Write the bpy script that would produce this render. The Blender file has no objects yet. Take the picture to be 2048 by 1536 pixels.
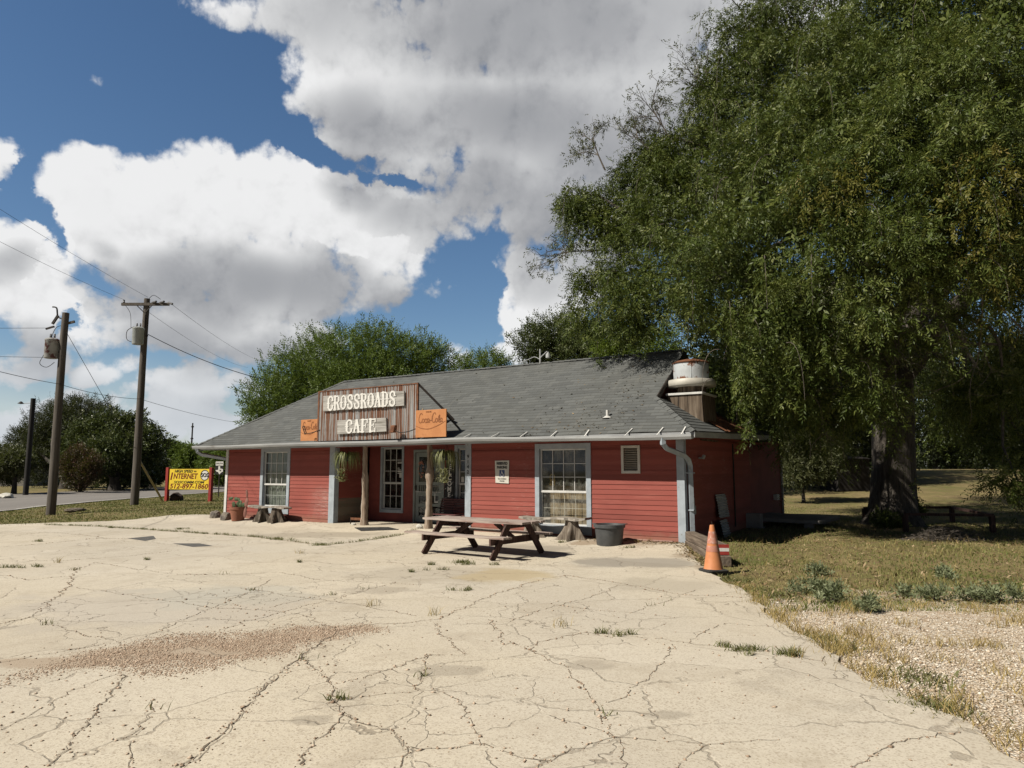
import bpy, bmesh, math, random
import numpy as np
from mathutils import Vector, Matrix
random.seed(7); RNG = np.random.default_rng(7)
C = bpy.context.scene.collection
scn = bpy.context.scene
# ------------------------------------------------------------------ camera
FPX, CAMH = 1420.0, 1.6
PITCH = math.atan(172 / FPX)
cam_d = bpy.data.cameras.new('camera'); cam = bpy.data.objects.new('camera', cam_d); C.objects.link(cam)
cam_d.sensor_width = 36; cam_d.lens = 36 * FPX / 2048
cam.location = (0, 0, CAMH); cam.rotation_euler = (math.pi / 2 + PITCH, 0, 0)
cam_d.clip_end = 6000; cam_d.clip_start = .05
scn.camera = cam
cp, sp_ = math.cos(PITCH), math.sin(PITCH)
def ray(px, py):
    u = (px - 1024) / FPX; v = (768 - py) / FPX
    return Vector((u, cp - v * sp_, sp_ + v * cp))
def G(px, py, z=0.0):                       # where a photographed ground point stands
    d = ray(px, py); t = (z - CAMH) / d.z
    return Vector((d.x * t, d.y * t, z))
def D(px, py, y):                           # world point seen at (px,py) that stands y metres in front
    d = ray(px, py); t = y / d.y
    return Vector((d.x * t, y, CAMH + d.z * t))
# facade frame: s runs along the front (left to right), n points out of it
B2 = Vector((-9.85877, 24.71863)); S2 = Vector((0.843202, -0.537597)); N2 = Vector((-0.537597, -0.843202))
TH = math.atan2(S2.y, S2.x)
def W(s, n, z=0.0):
    q = B2 + S2 * s + N2 * n
    return Vector((q.x, q.y, z))
def SN(x, y):
    q = Vector((x, y)) - B2
    return q.dot(S2), q.dot(N2)
def F(px, py, n=0.0):                       # point of the vertical plane n metres in front of the facade
    d = ray(px, py); o = B2 + N2 * n
    t = o.dot(N2) / Vector((d.x, d.y)).dot(N2)
    P = Vector((d.x * t, d.y * t)) - B2
    return P.dot(S2), CAMH + d.z * t
# ------------------------------------------------------------------ light
SUN_DIR = Vector((0.6 * S2.x - N2.x, 0.6 * S2.y - N2.y, -1.16)).normalized()   # the way the light travels
el = math.asin(-SUN_DIR.z); az = math.atan2(-SUN_DIR.x, -SUN_DIR.y)
sun_d = bpy.data.lights.new('sun', 'SUN'); sun_d.energy = 5.0; sun_d.angle = math.radians(.5); sun_d.color = (1, .92, .79)
sun = bpy.data.objects.new('sun', sun_d); C.objects.link(sun)
sun.rotation_euler = SUN_DIR.to_track_quat('-Z', 'Y').to_euler(); sun.location = (-30, -20, 40)
scn.view_settings.view_transform = 'Standard'; scn.view_settings.look = 'None'
scn.view_settings.exposure = 0.6; scn.view_settings.gamma = 1
scn.render.engine = 'CYCLES'
scn.cycles.transparent_max_bounces = 10; scn.cycles.max_bounces = 5; scn.cycles.diffuse_bounces = 2; scn.cycles.glossy_bounces = 2

def node(nt, typ, loc=None, **kw):
    n = nt.nodes.new(typ)
    for k, v in kw.items():
        if k.startswith('i_'):
            key = k[2:]
            n.inputs[int(key) if key.isdigit() else key].default_value = v
        else: setattr(n, k, v)
    return n
def lk(nt, a, b): nt.links.new(a, b)
def mth(nt, op, a, b=None, c=None, clamp=False):
    n = nt.nodes.new('ShaderNodeMath'); n.operation = op; n.use_clamp = clamp
    for i, v in enumerate((a, b, c)):
        if v is None: continue
        if isinstance(v, (int, float)): n.inputs[i].default_value = v
        else: nt.links.new(v, n.inputs[i])
    return n.outputs[0]
def vmth(nt, op, a, b=None):
    n = nt.nodes.new('ShaderNodeVectorMath'); n.operation = op
    for i, v in enumerate((a, b)):
        if v is None: continue
        if isinstance(v, (tuple, list, Vector)): n.inputs[i].default_value = v
        else: nt.links.new(v, n.inputs[i])
    return n.outputs['Value'] if op in ('DOT_PRODUCT', 'LENGTH') else n.outputs[0]
def ramp(nt, f, pts, interp='LINEAR'):
    n = nt.nodes.new('ShaderNodeValToRGB'); e = n.color_ramp.elements; n.color_ramp.interpolation = interp
    while len(e) < len(pts): e.new(.5)
    for q, (p, c) in zip(e, pts):
        q.position = p; q.color = (c[0], c[1], c[2], 1) if isinstance(c, (tuple, list)) else (c, c, c, 1)
    nt.links.new(f, n.inputs[0]); return n.outputs[0]
def sstep(nt, f, a, b):
    n = nt.nodes.new('ShaderNodeMapRange'); n.interpolation_type = 'SMOOTHSTEP'
    nt.links.new(f, n.inputs[0]); n.inputs[1].default_value = a; n.inputs[2].default_value = b
    return n.outputs[0]
def mixc(nt, f, a, b, mode='MIX'):
    n = nt.nodes.new('ShaderNodeMix'); n.data_type = 'RGBA'; n.blend_type = mode
    for i, v in ((0, f), (6, a), (7, b)):
        if isinstance(v, (int, float)): n.inputs[i].default_value = v
        elif isinstance(v, (tuple, list)): n.inputs[i].default_value = (v[0], v[1], v[2], 1)
        else: nt.links.new(v, n.inputs[i])
    return n.outputs[2]
def noise(nt, vec, scale, detail=4, rough=.55, out=0, dist=0):
    n = node(nt, 'ShaderNodeTexNoise', i_Scale=scale, i_Detail=detail, i_Roughness=rough, i_Distortion=dist)
    if vec is not None: nt.links.new(vec, n.inputs['Vector'])
    return n.outputs[out]
def mapping(nt, vec, scale=(1, 1, 1), rot=(0, 0, 0), loc=(0, 0, 0)):
    n = node(nt, 'ShaderNodeMapping'); n.inputs['Scale'].default_value = scale; n.inputs['Rotation'].default_value = rot
    n.inputs['Location'].default_value = loc; nt.links.new(vec, n.inputs[0]); return n.outputs[0]

# ------------------------------------------------------------------ sky with cumulus
CLOUDS = [  # (px, py, rx, ry): where the heaps of cloud stand in the sky
 (960,70,360,190),(1260,150,380,300),(720,60,220,105),(520,35,190,50),(1080,300,250,165),(900,240,230,140),(1400,60,320,300),
 (1250,370,220,110),(1000,-200,760,260),(700,150,110,110),(1040,400,150,55),
 (225,435,115,80),(370,430,160,120),(590,420,150,118),(470,400,140,100),(740,470,160,95),(860,430,80,50),(310,540,180,80),(540,570,250,70),(740,560,140,75),(720,590,120,50),(165,405,60,50),(205,350,45,40),
 (400,655,220,50),(560,675,110,42),(230,630,110,46),
 (5,330,60,60),(15,530,110,75),(75,610,90,45),(30,695,60,34),
 (1045,540,55,62),(1105,610,110,80),(1060,675,95,55),(1190,560,90,90),
 (430,778,120,34),(360,768,50,22),(480,762,50,20),(60,850,210,60),(300,855,260,52),(460,845,110,36),(160,800,110,30),(700,860,300,50),(1300,840,300,60),(230,720,50,20),(950,720,60,26),
 (890,462,50,22)]
GAPS = [(545,240,90,46),(620,288,85,36),(700,330,80,28),(780,362,70,18),(925,545,40,60),(965,610,45,80),(880,655,70,32),(765,672,80,22),(80,470,28,80),(62,390,30,50),(110,640,40,22)]
def azel(px, py):
    d = ray(px, py).normalized()
    return math.atan2(d.x, d.y), math.asin(d.z)
def cloud_group():
    """density of the cumulus at a sky position (azimuth, elevation): D with ragged edges, S smooth for the shading"""
    g = bpy.data.node_groups.new('cloud_density', 'ShaderNodeTree')
    g.interface.new_socket('P', in_out='INPUT', socket_type='NodeSocketVector')
    g.interface.new_socket('D', in_out='OUTPUT', socket_type='NodeSocketFloat')
    g.interface.new_socket('S', in_out='OUTPUT', socket_type='NodeSocketFloat')
    gi = g.nodes.new('NodeGroupInput'); go = g.nodes.new('NodeGroupOutput')
    P = gi.outputs[0]
    w1 = noise(g, P, 4.5, 2, .5, out=1)
    Pw = vmth(g, 'ADD', P, vmth(g, 'SCALE', vmth(g, 'SUBTRACT', w1, (.5, .5, .5))))
    Pw.node.inputs[1].links[0].from_node.inputs['Scale'].default_value = .12
    acc = None
    for (x, y, rx, ry) in CLOUDS:
        a0, e0 = azel(x, y); a1, _ = azel(x + rx, y); _, e1 = azel(x, y - ry)
        ra, re = abs(a1 - a0), abs(e1 - e0)
        v = vmth(g, 'MULTIPLY', vmth(g, 'SUBTRACT', Pw, (a0, e0, 0)), (1 / ra, 1 / re, 0))
        k = max(.32, min(1.0, min(rx, ry) / 85))
        d = mth(g, 'MULTIPLY', mth(g, 'SUBTRACT', 1.0, vmth(g, 'DOT_PRODUCT', v, v)), k)
        acc = d if acc is None else mth(g, 'SMOOTH_MAX', acc, d, .3)
    Pg = vmth(g, 'ADD', Pw, vmth(g, 'SCALE', vmth(g, 'SUBTRACT', noise(g, P, 16, 5, .62, out=1), (.5, .5, .5))))
    Pg.node.inputs[1].links[0].from_node.inputs['Scale'].default_value = .085
    for (x, y, rx, ry) in GAPS:
        a0, e0 = azel(x, y); a1, _ = azel(x + rx, y); _, e1 = azel(x, y - ry)
        v = vmth(g, 'MULTIPLY', vmth(g, 'SUBTRACT', Pg, (a0, e0, 0)), (1 / abs(a1 - a0), 1 / abs(e1 - e0), 0))
        acc = mth(g, 'SUBTRACT', acc, mth(g, 'MULTIPLY', mth(g, 'MAXIMUM', mth(g, 'SUBTRACT', 1.0, vmth(g, 'DOT_PRODUCT', v, v)), 0.0), 1.0))
    acc = mth(g, 'MAXIMUM', acc, -1.2)
    n1 = noise(g, P, 7.5, 7, .62); n2 = noise(g, P, 2.6, 2, .5); n3 = noise(g, P, 8, 2, .5)
    big = mth(g, 'MULTIPLY', mth(g, 'SUBTRACT', n2, .5), .6)
    s = mth(g, 'ADD', mth(g, 'ADD', mth(g, 'MULTIPLY', acc, .62), big), mth(g, 'MULTIPLY', mth(g, 'SUBTRACT', n3, .5), .30))
    w2 = noise(g, P, 22, 4, .6, out=1)
    Pv = vmth(g, 'ADD', P, vmth(g, 'SCALE', vmth(g, 'SUBTRACT', w2, (.5, .5, .5))))
    Pv.node.inputs[1].links[0].from_node.inputs['Scale'].default_value = .035
    vo = node(g, 'ShaderNodeTexVoronoi', feature='F1', normalize=True, i_Scale=13.0, i_Detail=3.0, i_Roughness=.55); lk(g, Pv, vo.inputs['Vector'])
    bil = mth(g, 'MULTIPLY', mth(g, 'SUBTRACT', .36, vo.outputs['Distance']), 2.3)
    lk(g, mth(g, 'ADD', mth(g, 'ADD', mth(g, 'ADD', mth(g, 'MULTIPLY', acc, .60), big), bil), mth(g, 'MULTIPLY', mth(g, 'SUBTRACT', n1, .5), 2.2)), go.inputs[0])
    lk(g, s, go.inputs[1])
    return g
def make_world():
    w = bpy.data.worlds.new('World'); scn.world = w; w.use_nodes = True
    nt = w.node_tree; nt.nodes.clear()
    sky = node(nt, 'ShaderNodeTexSky', sky_type='NISHITA'); sky.sun_disc = False
    sky.sun_elevation = el; sky.sun_rotation = az
    sky.air_density = 1.0; sky.dust_density = .35; sky.ozone_density = 1.6; sky.altitude = 200
    hsv = node(nt, 'ShaderNodeHueSaturation', i_Saturation=1.16); lk(nt, sky.outputs[0], hsv.inputs['Color'])
    tc = node(nt, 'ShaderNodeTexCoord'); sx = node(nt, 'ShaderNodeSeparateXYZ'); lk(nt, tc.outputs['Generated'], sx.inputs[0])
    a = mth(nt, 'ARCTAN2', sx.outputs[0], sx.outputs[1]); e = mth(nt, 'ARCSINE', sx.outputs[2])
    # sky behind, overhead and far right is dimmed to weaken the fill light
    sky_dim = mth(nt, 'MULTIPLY', mth(nt, 'ADD', .30, mth(nt, 'MULTIPLY', sstep(nt, sx.outputs[1], -.1, .45), .70)), mth(nt, 'SUBTRACT', 1.0, mth(nt, 'MULTIPLY', sstep(nt, e, .72, 1.05), .55)))
    sky_dim = mth(nt, 'MULTIPLY', sky_dim, mth(nt, 'SUBTRACT', 1.0, mth(nt, 'MULTIPLY', sstep(nt, sx.outputs[0], .5, .85), .6)))
    bg = node(nt, 'ShaderNodeBackground', i_Strength=.060); lk(nt, mixc(nt, sky_dim, (0, 0, 0), hsv.outputs[0]), bg.inputs[0])
    cx = node(nt, 'ShaderNodeCombineXYZ'); lk(nt, a, cx.inputs[0]); lk(nt, e, cx.inputs[1])
    grp = cloud_group()
    def dens(off):
        g = nt.nodes.new('ShaderNodeGroup'); g.node_tree = grp
        lk(nt, vmth(nt, 'ADD', cx.outputs[0], off), g.inputs[0]); return g.outputs
    d0 = dens((0, 0, 0)); d1 = dens((-.010, .016, 0)); d2 = dens((-.03, .105, 0))
    alpha = sstep(nt, d0[0], -.08, .30)
    alpha = mth(nt, 'MAXIMUM', alpha, mth(nt, 'MULTIPLY', mth(nt, 'SUBTRACT', 1.0, sstep(nt, e, -.03, .17)), .8))
    belly = sstep(nt, d2[1], -.15, .85)
    rel = mth(nt, 'MULTIPLY', mth(nt, 'SUBTRACT', d1[0], d0[0]), mth(nt, 'MULTIPLY', mth(nt, 'SUBTRACT', 1.0, sstep(nt, d0[0], .15, 1.1)), .42))
    sh = mth(nt, 'SUBTRACT', mth(nt, 'SUBTRACT', .98, mth(nt, 'MULTIPLY', belly, .86)), rel, clamp=True)
    col = ramp(nt, sh, [(0, (.29, .30, .32)), (.3, (.43, .435, .45)), (.6, (.64, .645, .65)), (.85, (.83, .83, .83)), (1, (.93, .93, .93))])
    low = sstep(nt, e, .0, .20)
    col = mixc(nt, low, (.62, .66, .71), col)
    bgc = node(nt, 'ShaderNodeBackground', i_Strength=.62); lk(nt, col, bgc.inputs[0])
    mx = nt.nodes.new('ShaderNodeMixShader'); lk(nt, mth(nt, 'MULTIPLY', alpha, .97), mx.inputs[0])
    lk(nt, bg.outputs[0], mx.inputs[1]); lk(nt, bgc.outputs[0], mx.inputs[2])
    out = node(nt, 'ShaderNodeOutputWorld'); lk(nt, mx.outputs[0], out.inputs[0])
    w.cycles.sampling_method = 'MANUAL'; w.cycles.sample_map_resolution = 512
make_world()

# ------------------------------------------------------------------ object helpers
def tag(o, label=None, cat=None, group=None, kind=None):
    if label: o['label'] = label
    if cat: o['category'] = cat
    if group: o['group'] = group
    if kind: o['kind'] = kind
    return o
def thing(name, label, cat, loc=(0, 0, 0), rotz=0.0, group=None):
    o = bpy.data.objects.new(name, None); C.objects.link(o); o.empty_display_size = .2
    o.location = loc; o.rotation_euler = (0, 0, rotz)
    return tag(o, label, cat, group)
def copy_tree(o, parent=None):
    c = o.copy(); C.objects.link(c)
    if parent is not None: c.parent = parent
    for ch in list(o.children): copy_tree(ch, c)
    return c
class MB:
    def __init__(s): s.v = []; s.f = []; s.mi = []
    def face(s, pts, m=0):
        i = len(s.v); s.v.extend([tuple(p) for p in pts]); s.f.append(tuple(range(i, i + len(pts)))); s.mi.append(m)
    def hexa(s, c, m=0):                    # 8 corners: bottom 0-3, top 4-7
        i = len(s.v); s.v.extend([tuple(p) for p in c])
        for q in ((3, 2, 1, 0), (4, 5, 6, 7), (0, 1, 5, 4), (1, 2, 6, 5), (2, 3, 7, 6), (3, 0, 4, 7)):
            s.f.append(tuple(i + k for k in q)); s.mi.append(m)
    def box(s, x0, x1, y0, y1, z0, z1, m=0, P=None):
        c = [(x0, y0, z0), (x1, y0, z0), (x1, y1, z0), (x0, y1, z0), (x0, y0, z1), (x1, y0, z1), (x1, y1, z1), (x0, y1, z1)]
        s.hexa([P(*q) for q in c] if P else c, m)
    def bar(s, a, b, w, h, up=(0, 0, 1), m=0):  # rectangular bar from a to b
        a, b = Vector(a), Vector(b); d = (b - a).normalized(); u = Vector(up)
        x = d.cross(u)
        if x.length < 1e-4: x = d.cross(Vector((0, 1, 0)))
        x.normalize(); y = x.cross(d).normalized(); x = x * w / 2; y = y * h / 2
        s.hexa([a - x - y, a + x - y, a + x + y, a - x + y, b - x - y, b + x - y, b + x + y, b - x + y], m)
    def tube(s, pts, r, n=8, m=0, cap=True):
        pts = [Vector(p) for p in pts]; k = len(pts)
        rs = list(r) if isinstance(r, (list, tuple)) else [r] * k
        i0 = len(s.v); prev = None
        for j, p in enumerate(pts):
            d = (pts[min(j + 1, k - 1)] - pts[max(j - 1, 0)]).normalized()
            ref = prev if prev is not None else (Vector((1, 0, 0)) if abs(d.x) < .9 else Vector((0, 1, 0)))
            x = (ref - d * ref.dot(d)).normalized(); prev = x; y = d.cross(x)
            for q in range(n):
                a = 2 * math.pi * q / n
                s.v.append(tuple(p + (x * math.cos(a) + y * math.sin(a)) * rs[j]))
        for j in range(k - 1):
            for q in range(n):
                a, b = i0 + j * n + q, i0 + j * n + (q + 1) % n
                s.f.append((a, b, b + n, a + n)); s.mi.append(m)
        if cap:
            s.f.append(tuple(i0 + q for q in reversed(range(n)))); s.mi.append(m)
            s.f.append(tuple(i0 + (k - 1) * n + q for q in range(n))); s.mi.append(m)
    def lathe(s, prof, n=24, c=(0, 0, 0), m=0, jit=0):
        i0 = len(s.v); k = len(prof)
        for (r, z) in prof:
            for q in range(n):
                a = 2 * math.pi * q / n; rr = r * (1 + jit * math.sin(3 * a + z * 9))
                s.v.append((c[0] + rr * math.cos(a), c[1] + rr * math.sin(a), c[2] + z))
        for j in range(k - 1):
            for q in range(n):
                a, b = i0 + j * n + q, i0 + j * n + (q + 1) % n
                s.f.append((a, b, b + n, a + n)); s.mi.append(m)
        if prof[0][0] > 1e-5: s.f.append(tuple(i0 + q for q in reversed(range(n)))); s.mi.append(m)
        if prof[-1][0] > 1e-5: s.f.append(tuple(i0 + (k - 1) * n + q for q in range(n))); s.mi.append(m)
    def seg(s, P, a, b, w, o0, o1, m=0):    # flat stroke in a wall plane: P(u, out, z)
        a, b = Vector(a), Vector(b); d = (b - a)
        if d.length < 1e-6: return
        d.normalize(); x = Vector((-d.y, d.x)) * w / 2
        q = [a - x, b - x, b + x, a + x]
        s.hexa([P(p.x, o0, p.y) for p in q] + [P(p.x, o1, p.y) for p in q], m)
    def build(s, name, mats, parent=None, smooth=False, bevel=0, weld=False):
        me = bpy.data.meshes.new(name); me.from_pydata(s.v, [], s.f)
        for mm in (mats if isinstance(mats, (list, tuple)) else [mats]): me.materials.append(mm)
        if any(s.mi): me.polygons.foreach_set('material_index', s.mi)
        if smooth: me.polygons.foreach_set('use_smooth', [True] * len(me.polygons))
        me.update()
        bm = bmesh.new(); bm.from_mesh(me)
        if weld: bmesh.ops.remove_doubles(bm, verts=bm.verts, dist=1e-4)
        bmesh.ops.recalc_face_normals(bm, faces=bm.faces); bm.to_mesh(me); bm.free()
        if smooth and hasattr(me, 'set_sharp_from_angle'): me.set_sharp_from_angle(angle=math.radians(50))
        o = bpy.data.objects.new(name, me); C.objects.link(o)
        if parent is not None: o.parent = parent
        if bevel:
            b = o.modifiers.new('bevel', 'BEVEL'); b.width = bevel; b.segments = 1; b.limit_method = 'ANGLE'
        return o
def np_mesh(name, verts, quads, mat, parent=None, rnd=None, tris=False):
    """fast mesh from numpy arrays; rnd = one value per face, read by the leaf materials"""
    k = quads.shape[1]; me = bpy.data.meshes.new(name)
    me.vertices.add(len(verts)); me.vertices.foreach_set('co', verts.astype(np.float32).ravel())
    me.loops.add(quads.size); me.loops.foreach_set('vertex_index', quads.astype(np.int32).ravel())
    me.polygons.add(len(quads)); me.polygons.foreach_set('loop_start', np.arange(0, quads.size, k, dtype=np.int32))
    try: me.polygons.foreach_set('loop_total', np.full(len(quads), k, dtype=np.int32))
    except Exception: pass
    if rnd is not None:
        a = me.attributes.new('rnd', 'FLOAT', 'FACE'); a.data.foreach_set('value', rnd.astype(np.float32))
    me.materials.append(mat); me.update(calc_edges=True); me.validate()
    o = bpy.data.objects.new(name, me); C.objects.link(o)
    if parent is not None: o.parent = parent
    return o
def text_into(mb, s, size, P, u, z, out, depth=.004, shear=0, bold=0, align='CENTER', xs=1.0, m=0, rot=0, fit=None):
    """solid letters from the built-in typeface, laid on a wall plane P(u,out,z)"""
    cu = bpy.data.curves.new('t', 'FONT'); cu.body = s; cu.size = size; cu.shear = shear; cu.offset = bold
    cu.align_x = align; cu.align_y = 'CENTER'; cu.extrude = depth / 2; cu.resolution_u = 3
    o = bpy.data.objects.new('t', cu); C.objects.link(o)
    bpy.context.view_layer.update()
    me = o.evaluated_get(bpy.context.evaluated_depsgraph_get()).to_mesh()
    i0 = len(mb.v); c, sn = math.cos(rot), math.sin(rot)
    if fit: xs = fit / max(1e-4, max(v.co.x for v in me.vertices) - min(v.co.x for v in me.vertices))
    for v in me.vertices:
        x, y = v.co.x * xs, v.co.y
        mb.v.append(tuple(P(u + x * c - y * sn, out + v.co.z, z + x * sn + y * c)))
    for p in me.polygons: mb.f.append(tuple(i0 + i for i in p.vertices)); mb.mi.append(m)
    bpy.data.objects.remove(o); bpy.data.curves.remove(cu)

# ------------------------------------------------------------------ materials
KA = .66                                     # all surface colours below are scaled by this to real reflectances
def dim(nt, c): return mixc(nt, 1.0, c, (KA, KA, KA), 'MULTIPLY')
def new_mat(name):
    m = bpy.data.materials.new(name); m.use_nodes = True; nt = m.node_tree
    return m, nt, nt.nodes['Principled BSDF']
def coords(nt, kind='Object'): return node(nt, 'ShaderNodeTexCoord').outputs[kind]
def set_bump(nt, bs, h, strength=.4, dist=.01):
    b = node(nt, 'ShaderNodeBump', i_Strength=strength, i_Distance=dist); lk(nt, h, b.inputs['Height']); lk(nt, b.outputs[0], bs.inputs['Normal'])
def simple(name, c1, c2=None, scale=6, rough=.75, metal=0, bump=.15, stretch=(1, 1, 1), spec=.3, dist=.006, lo=.35, hi=.65, extra=None):
    m, nt, bs = new_mat(name)
    v = mapping(nt, coords(nt), stretch)
    n = noise(nt, v, scale, 6, .6)
    c = mixc(nt, sstep(nt, n, lo, hi), c1, c2 or tuple(x * .75 for x in c1))
    if extra:                               # (colour, scale, lo, hi): patches of wear, rust or dirt
        for (ec, es, a, b) in extra: c = mixc(nt, sstep(nt, noise(nt, v, es, 5, .6), a, b), c, ec)
    lk(nt, dim(nt, c), bs.inputs['Base Color']); bs.inputs['Roughness'].default_value = rough; bs.inputs['Metallic'].default_value = metal
    bs.inputs['Specular IOR Level'].default_value = spec
    if bump: set_bump(nt, bs, noise(nt, v, scale * 5, 5, .6), bump, dist)
    return m
def siding_mat(name, red, worn, course=.115):
    m, nt, bs = new_mat(name); v = coords(nt)
    sx = node(nt, 'ShaderNodeSeparateXYZ'); lk(nt, v, sx.inputs[0])
    row = mth(nt, 'FLOOR', mth(nt, 'DIVIDE', sx.outputs[2], course))
    wn = node(nt, 'ShaderNodeTexWhiteNoise', noise_dimensions='1D'); lk(nt, row, wn.inputs['W'])
    c = mixc(nt, wn.outputs[0], tuple(x * .86 for x in red), tuple(min(1, x * 1.12) for x in red))
    st = mapping(nt, v, (1.0, 1.0, 14))
    c = mixc(nt, mth(nt, 'MULTIPLY', sstep(nt, noise(nt, st, 2.2, 6, .62), .5, .8), .4), c, (.36, .13, .105))
    c = mixc(nt, mth(nt, 'MULTIPLY', sstep(nt, noise(nt, v, .9, 4, .6), .45, .75), .5), c, tuple(x * .8 for x in red))
    # mud thrown up along the foot of the wall, sun-faded boards higher up
    mud = mth(nt, 'MULTIPLY', mth(nt, 'SUBTRACT', 1.0, sstep(nt, mth(nt, 'ADD', sx.outputs[2], mth(nt, 'MULTIPLY', noise(nt, v, 4, 5, .7), .35)), .22, .42)), .55)
    c = mixc(nt, mud, c, (.30, .17, .12))
    c = mixc(nt, mth(nt, 'MULTIPLY', sstep(nt, noise(nt, mapping(nt, v, (.5, .5, 5)), 1.6, 5, .65), .52, .72), .38), c, (.46, .17, .135))
    # bleached and scraped paint
    w = mth(nt, 'MULTIPLY', sstep(nt, noise(nt, st, 5, 6, .7), .56, .66), sstep(nt, noise(nt, v, .7, 3, .5), .55, .68))
    # scraped strip beside the porch corner
    near = mth(nt, 'MULTIPLY', sstep(nt, sx.outputs[0], 4.0, 5.0), mth(nt, 'SUBTRACT', 1.0, sstep(nt, sx.outputs[0], 5.02, 5.1)))
    near = mth(nt, 'MULTIPLY', near, mth(nt, 'MULTIPLY', sstep(nt, sx.outputs[2], .05, .3), mth(nt, 'SUBTRACT', 1.0, sstep(nt, sx.outputs[2], .75, 1.25))))
    near = mth(nt, 'MULTIPLY', near, sstep(nt, noise(nt, st, 4, 6, .7), .4, .6))
    c = mixc(nt, mth(nt, 'MULTIPLY', mth(nt, 'MAXIMUM', w, near), .5), c, worn)
    lk(nt, dim(nt, c), bs.inputs['Base Color']); bs.inputs['Roughness'].default_value = .75; bs.inputs['Specular IOR Level'].default_value = .25
    set_bump(nt, bs, noise(nt, mapping(nt, v, (1, 1, 10)), 30, 4, .6), .2, .003)
    return m
def shingle_mat():
    m, nt, bs = new_mat('asphalt_shingles'); uv = node(nt, 'ShaderNodeUVMap').outputs[0]
    br = node(nt, 'ShaderNodeTexBrick', i_Scale=1.0)
    br.inputs['Brick Width'].default_value = .33; br.inputs['Row Height'].default_value = .145; br.inputs['Mortar Size'].default_value = .006
    br.inputs['Color1'].default_value = (.0, 0, 0, 1); br.inputs['Color2'].default_value = (1, 1, 1, 1); br.inputs['Mortar'].default_value = (.1, .1, .1, 1)
    br.offset = .5; br.inputs['Mortar Smooth'].default_value = .2
    lk(nt, uv, br.inputs['Vector'])
    c = ramp(nt, br.outputs[0], [(0, (.074, .082, .088)), (.5, (.10, .11, .116)), (1, (.13, .14, .144))])
    c = mixc(nt, br.outputs['Fac'], c, (.055, .058, .056))
    c = mixc(nt, mth(nt, 'MULTIPLY', sstep(nt, noise(nt, uv, .6, 5, .6), .4, .7), .45), c, (.10, .105, .10))
    c = mixc(nt, mth(nt, 'MULTIPLY', noise(nt, uv, 220, 2, .6), .35), c, (.24, .24, .22))
    st = mapping(nt, uv, (3, .4, 1))
    c = mixc(nt, mth(nt, 'MULTIPLY', sstep(nt, noise(nt, st, 1.5, 4, .6), .52, .8), .35), c, (.20, .20, .185))
    lk(nt, dim(nt, c), bs.inputs['Base Color']); bs.inputs['Roughness'].default_value = .95; bs.inputs['Specular IOR Level'].default_value = .2
    set_bump(nt, bs, noise(nt, uv, 150, 3, .7), .4, .004)
    return m
def leaf_mat(name, lo, mid, hi, trans=.28, rough=.5):
    m, nt, bs = new_mat(name)
    at = node(nt, 'ShaderNodeAttribute', attribute_name='rnd')
    c = ramp(nt, at.outputs['Fac'], [(0, lo), (.5, mid), (1, hi)])
    lk(nt, dim(nt, c), bs.inputs['Base Color']); bs.inputs['Roughness'].default_value = rough; bs.inputs['Specular IOR Level'].default_value = .22
    tr = node(nt, 'ShaderNodeBsdfTranslucent'); lk(nt, dim(nt, mixc(nt, .5, c, (.20, .26, .03), 'MIX')), tr.inputs[0])
    mx = node(nt, 'ShaderNodeMixShader', i_0=trans) if False else nt.nodes.new('ShaderNodeMixShader')
    mx.inputs[0].default_value = trans
    lk(nt, bs.outputs[0], mx.inputs[1]); lk(nt, tr.outputs[0], mx.inputs[2])
    lk(nt, mx.outputs[0], nt.nodes['Material Output'].inputs[0])
    return m
def glass_mat(name, tint, dirt=.1, dirtcol=(.5, .52, .5)):
    m, nt, bs = new_mat(name); nt.nodes.remove(bs); v = coords(nt)
    tr = node(nt, 'ShaderNodeBsdfTransparent'); tr.inputs[0].default_value = (*tint, 1)
    gl = node(nt, 'ShaderNodeBsdfGlossy', i_Roughness=.03); gl.inputs[0].default_value = (.9, .95, 1, 1)
    df = node(nt, 'ShaderNodeBsdfDiffuse'); df.inputs[0].default_value = (*dirtcol, 1)
    lw = node(nt, 'ShaderNodeLayerWeight'); fr = mth(nt, 'ADD', .045, mth(nt, 'MULTIPLY', mth(nt, 'POWER', lw.outputs['Facing'], 5.0), .9))
    a = nt.nodes.new('ShaderNodeMixShader'); b = nt.nodes.new('ShaderNodeMixShader')
    lk(nt, fr, a.inputs[0]); lk(nt, tr.outputs[0], a.inputs[1]); lk(nt, gl.outputs[0], a.inputs[2])
    lk(nt, mth(nt, 'MULTIPLY', sstep(nt, noise(nt, v, 2.6, 6, .68), .4, .72), dirt), b.inputs[0]); lk(nt, a.outputs[0], b.inputs[1]); lk(nt, df.outputs[0], b.inputs[2])
    lk(nt, b.outputs[0], nt.nodes['Material Output'].inputs[0])
    return m
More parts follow.
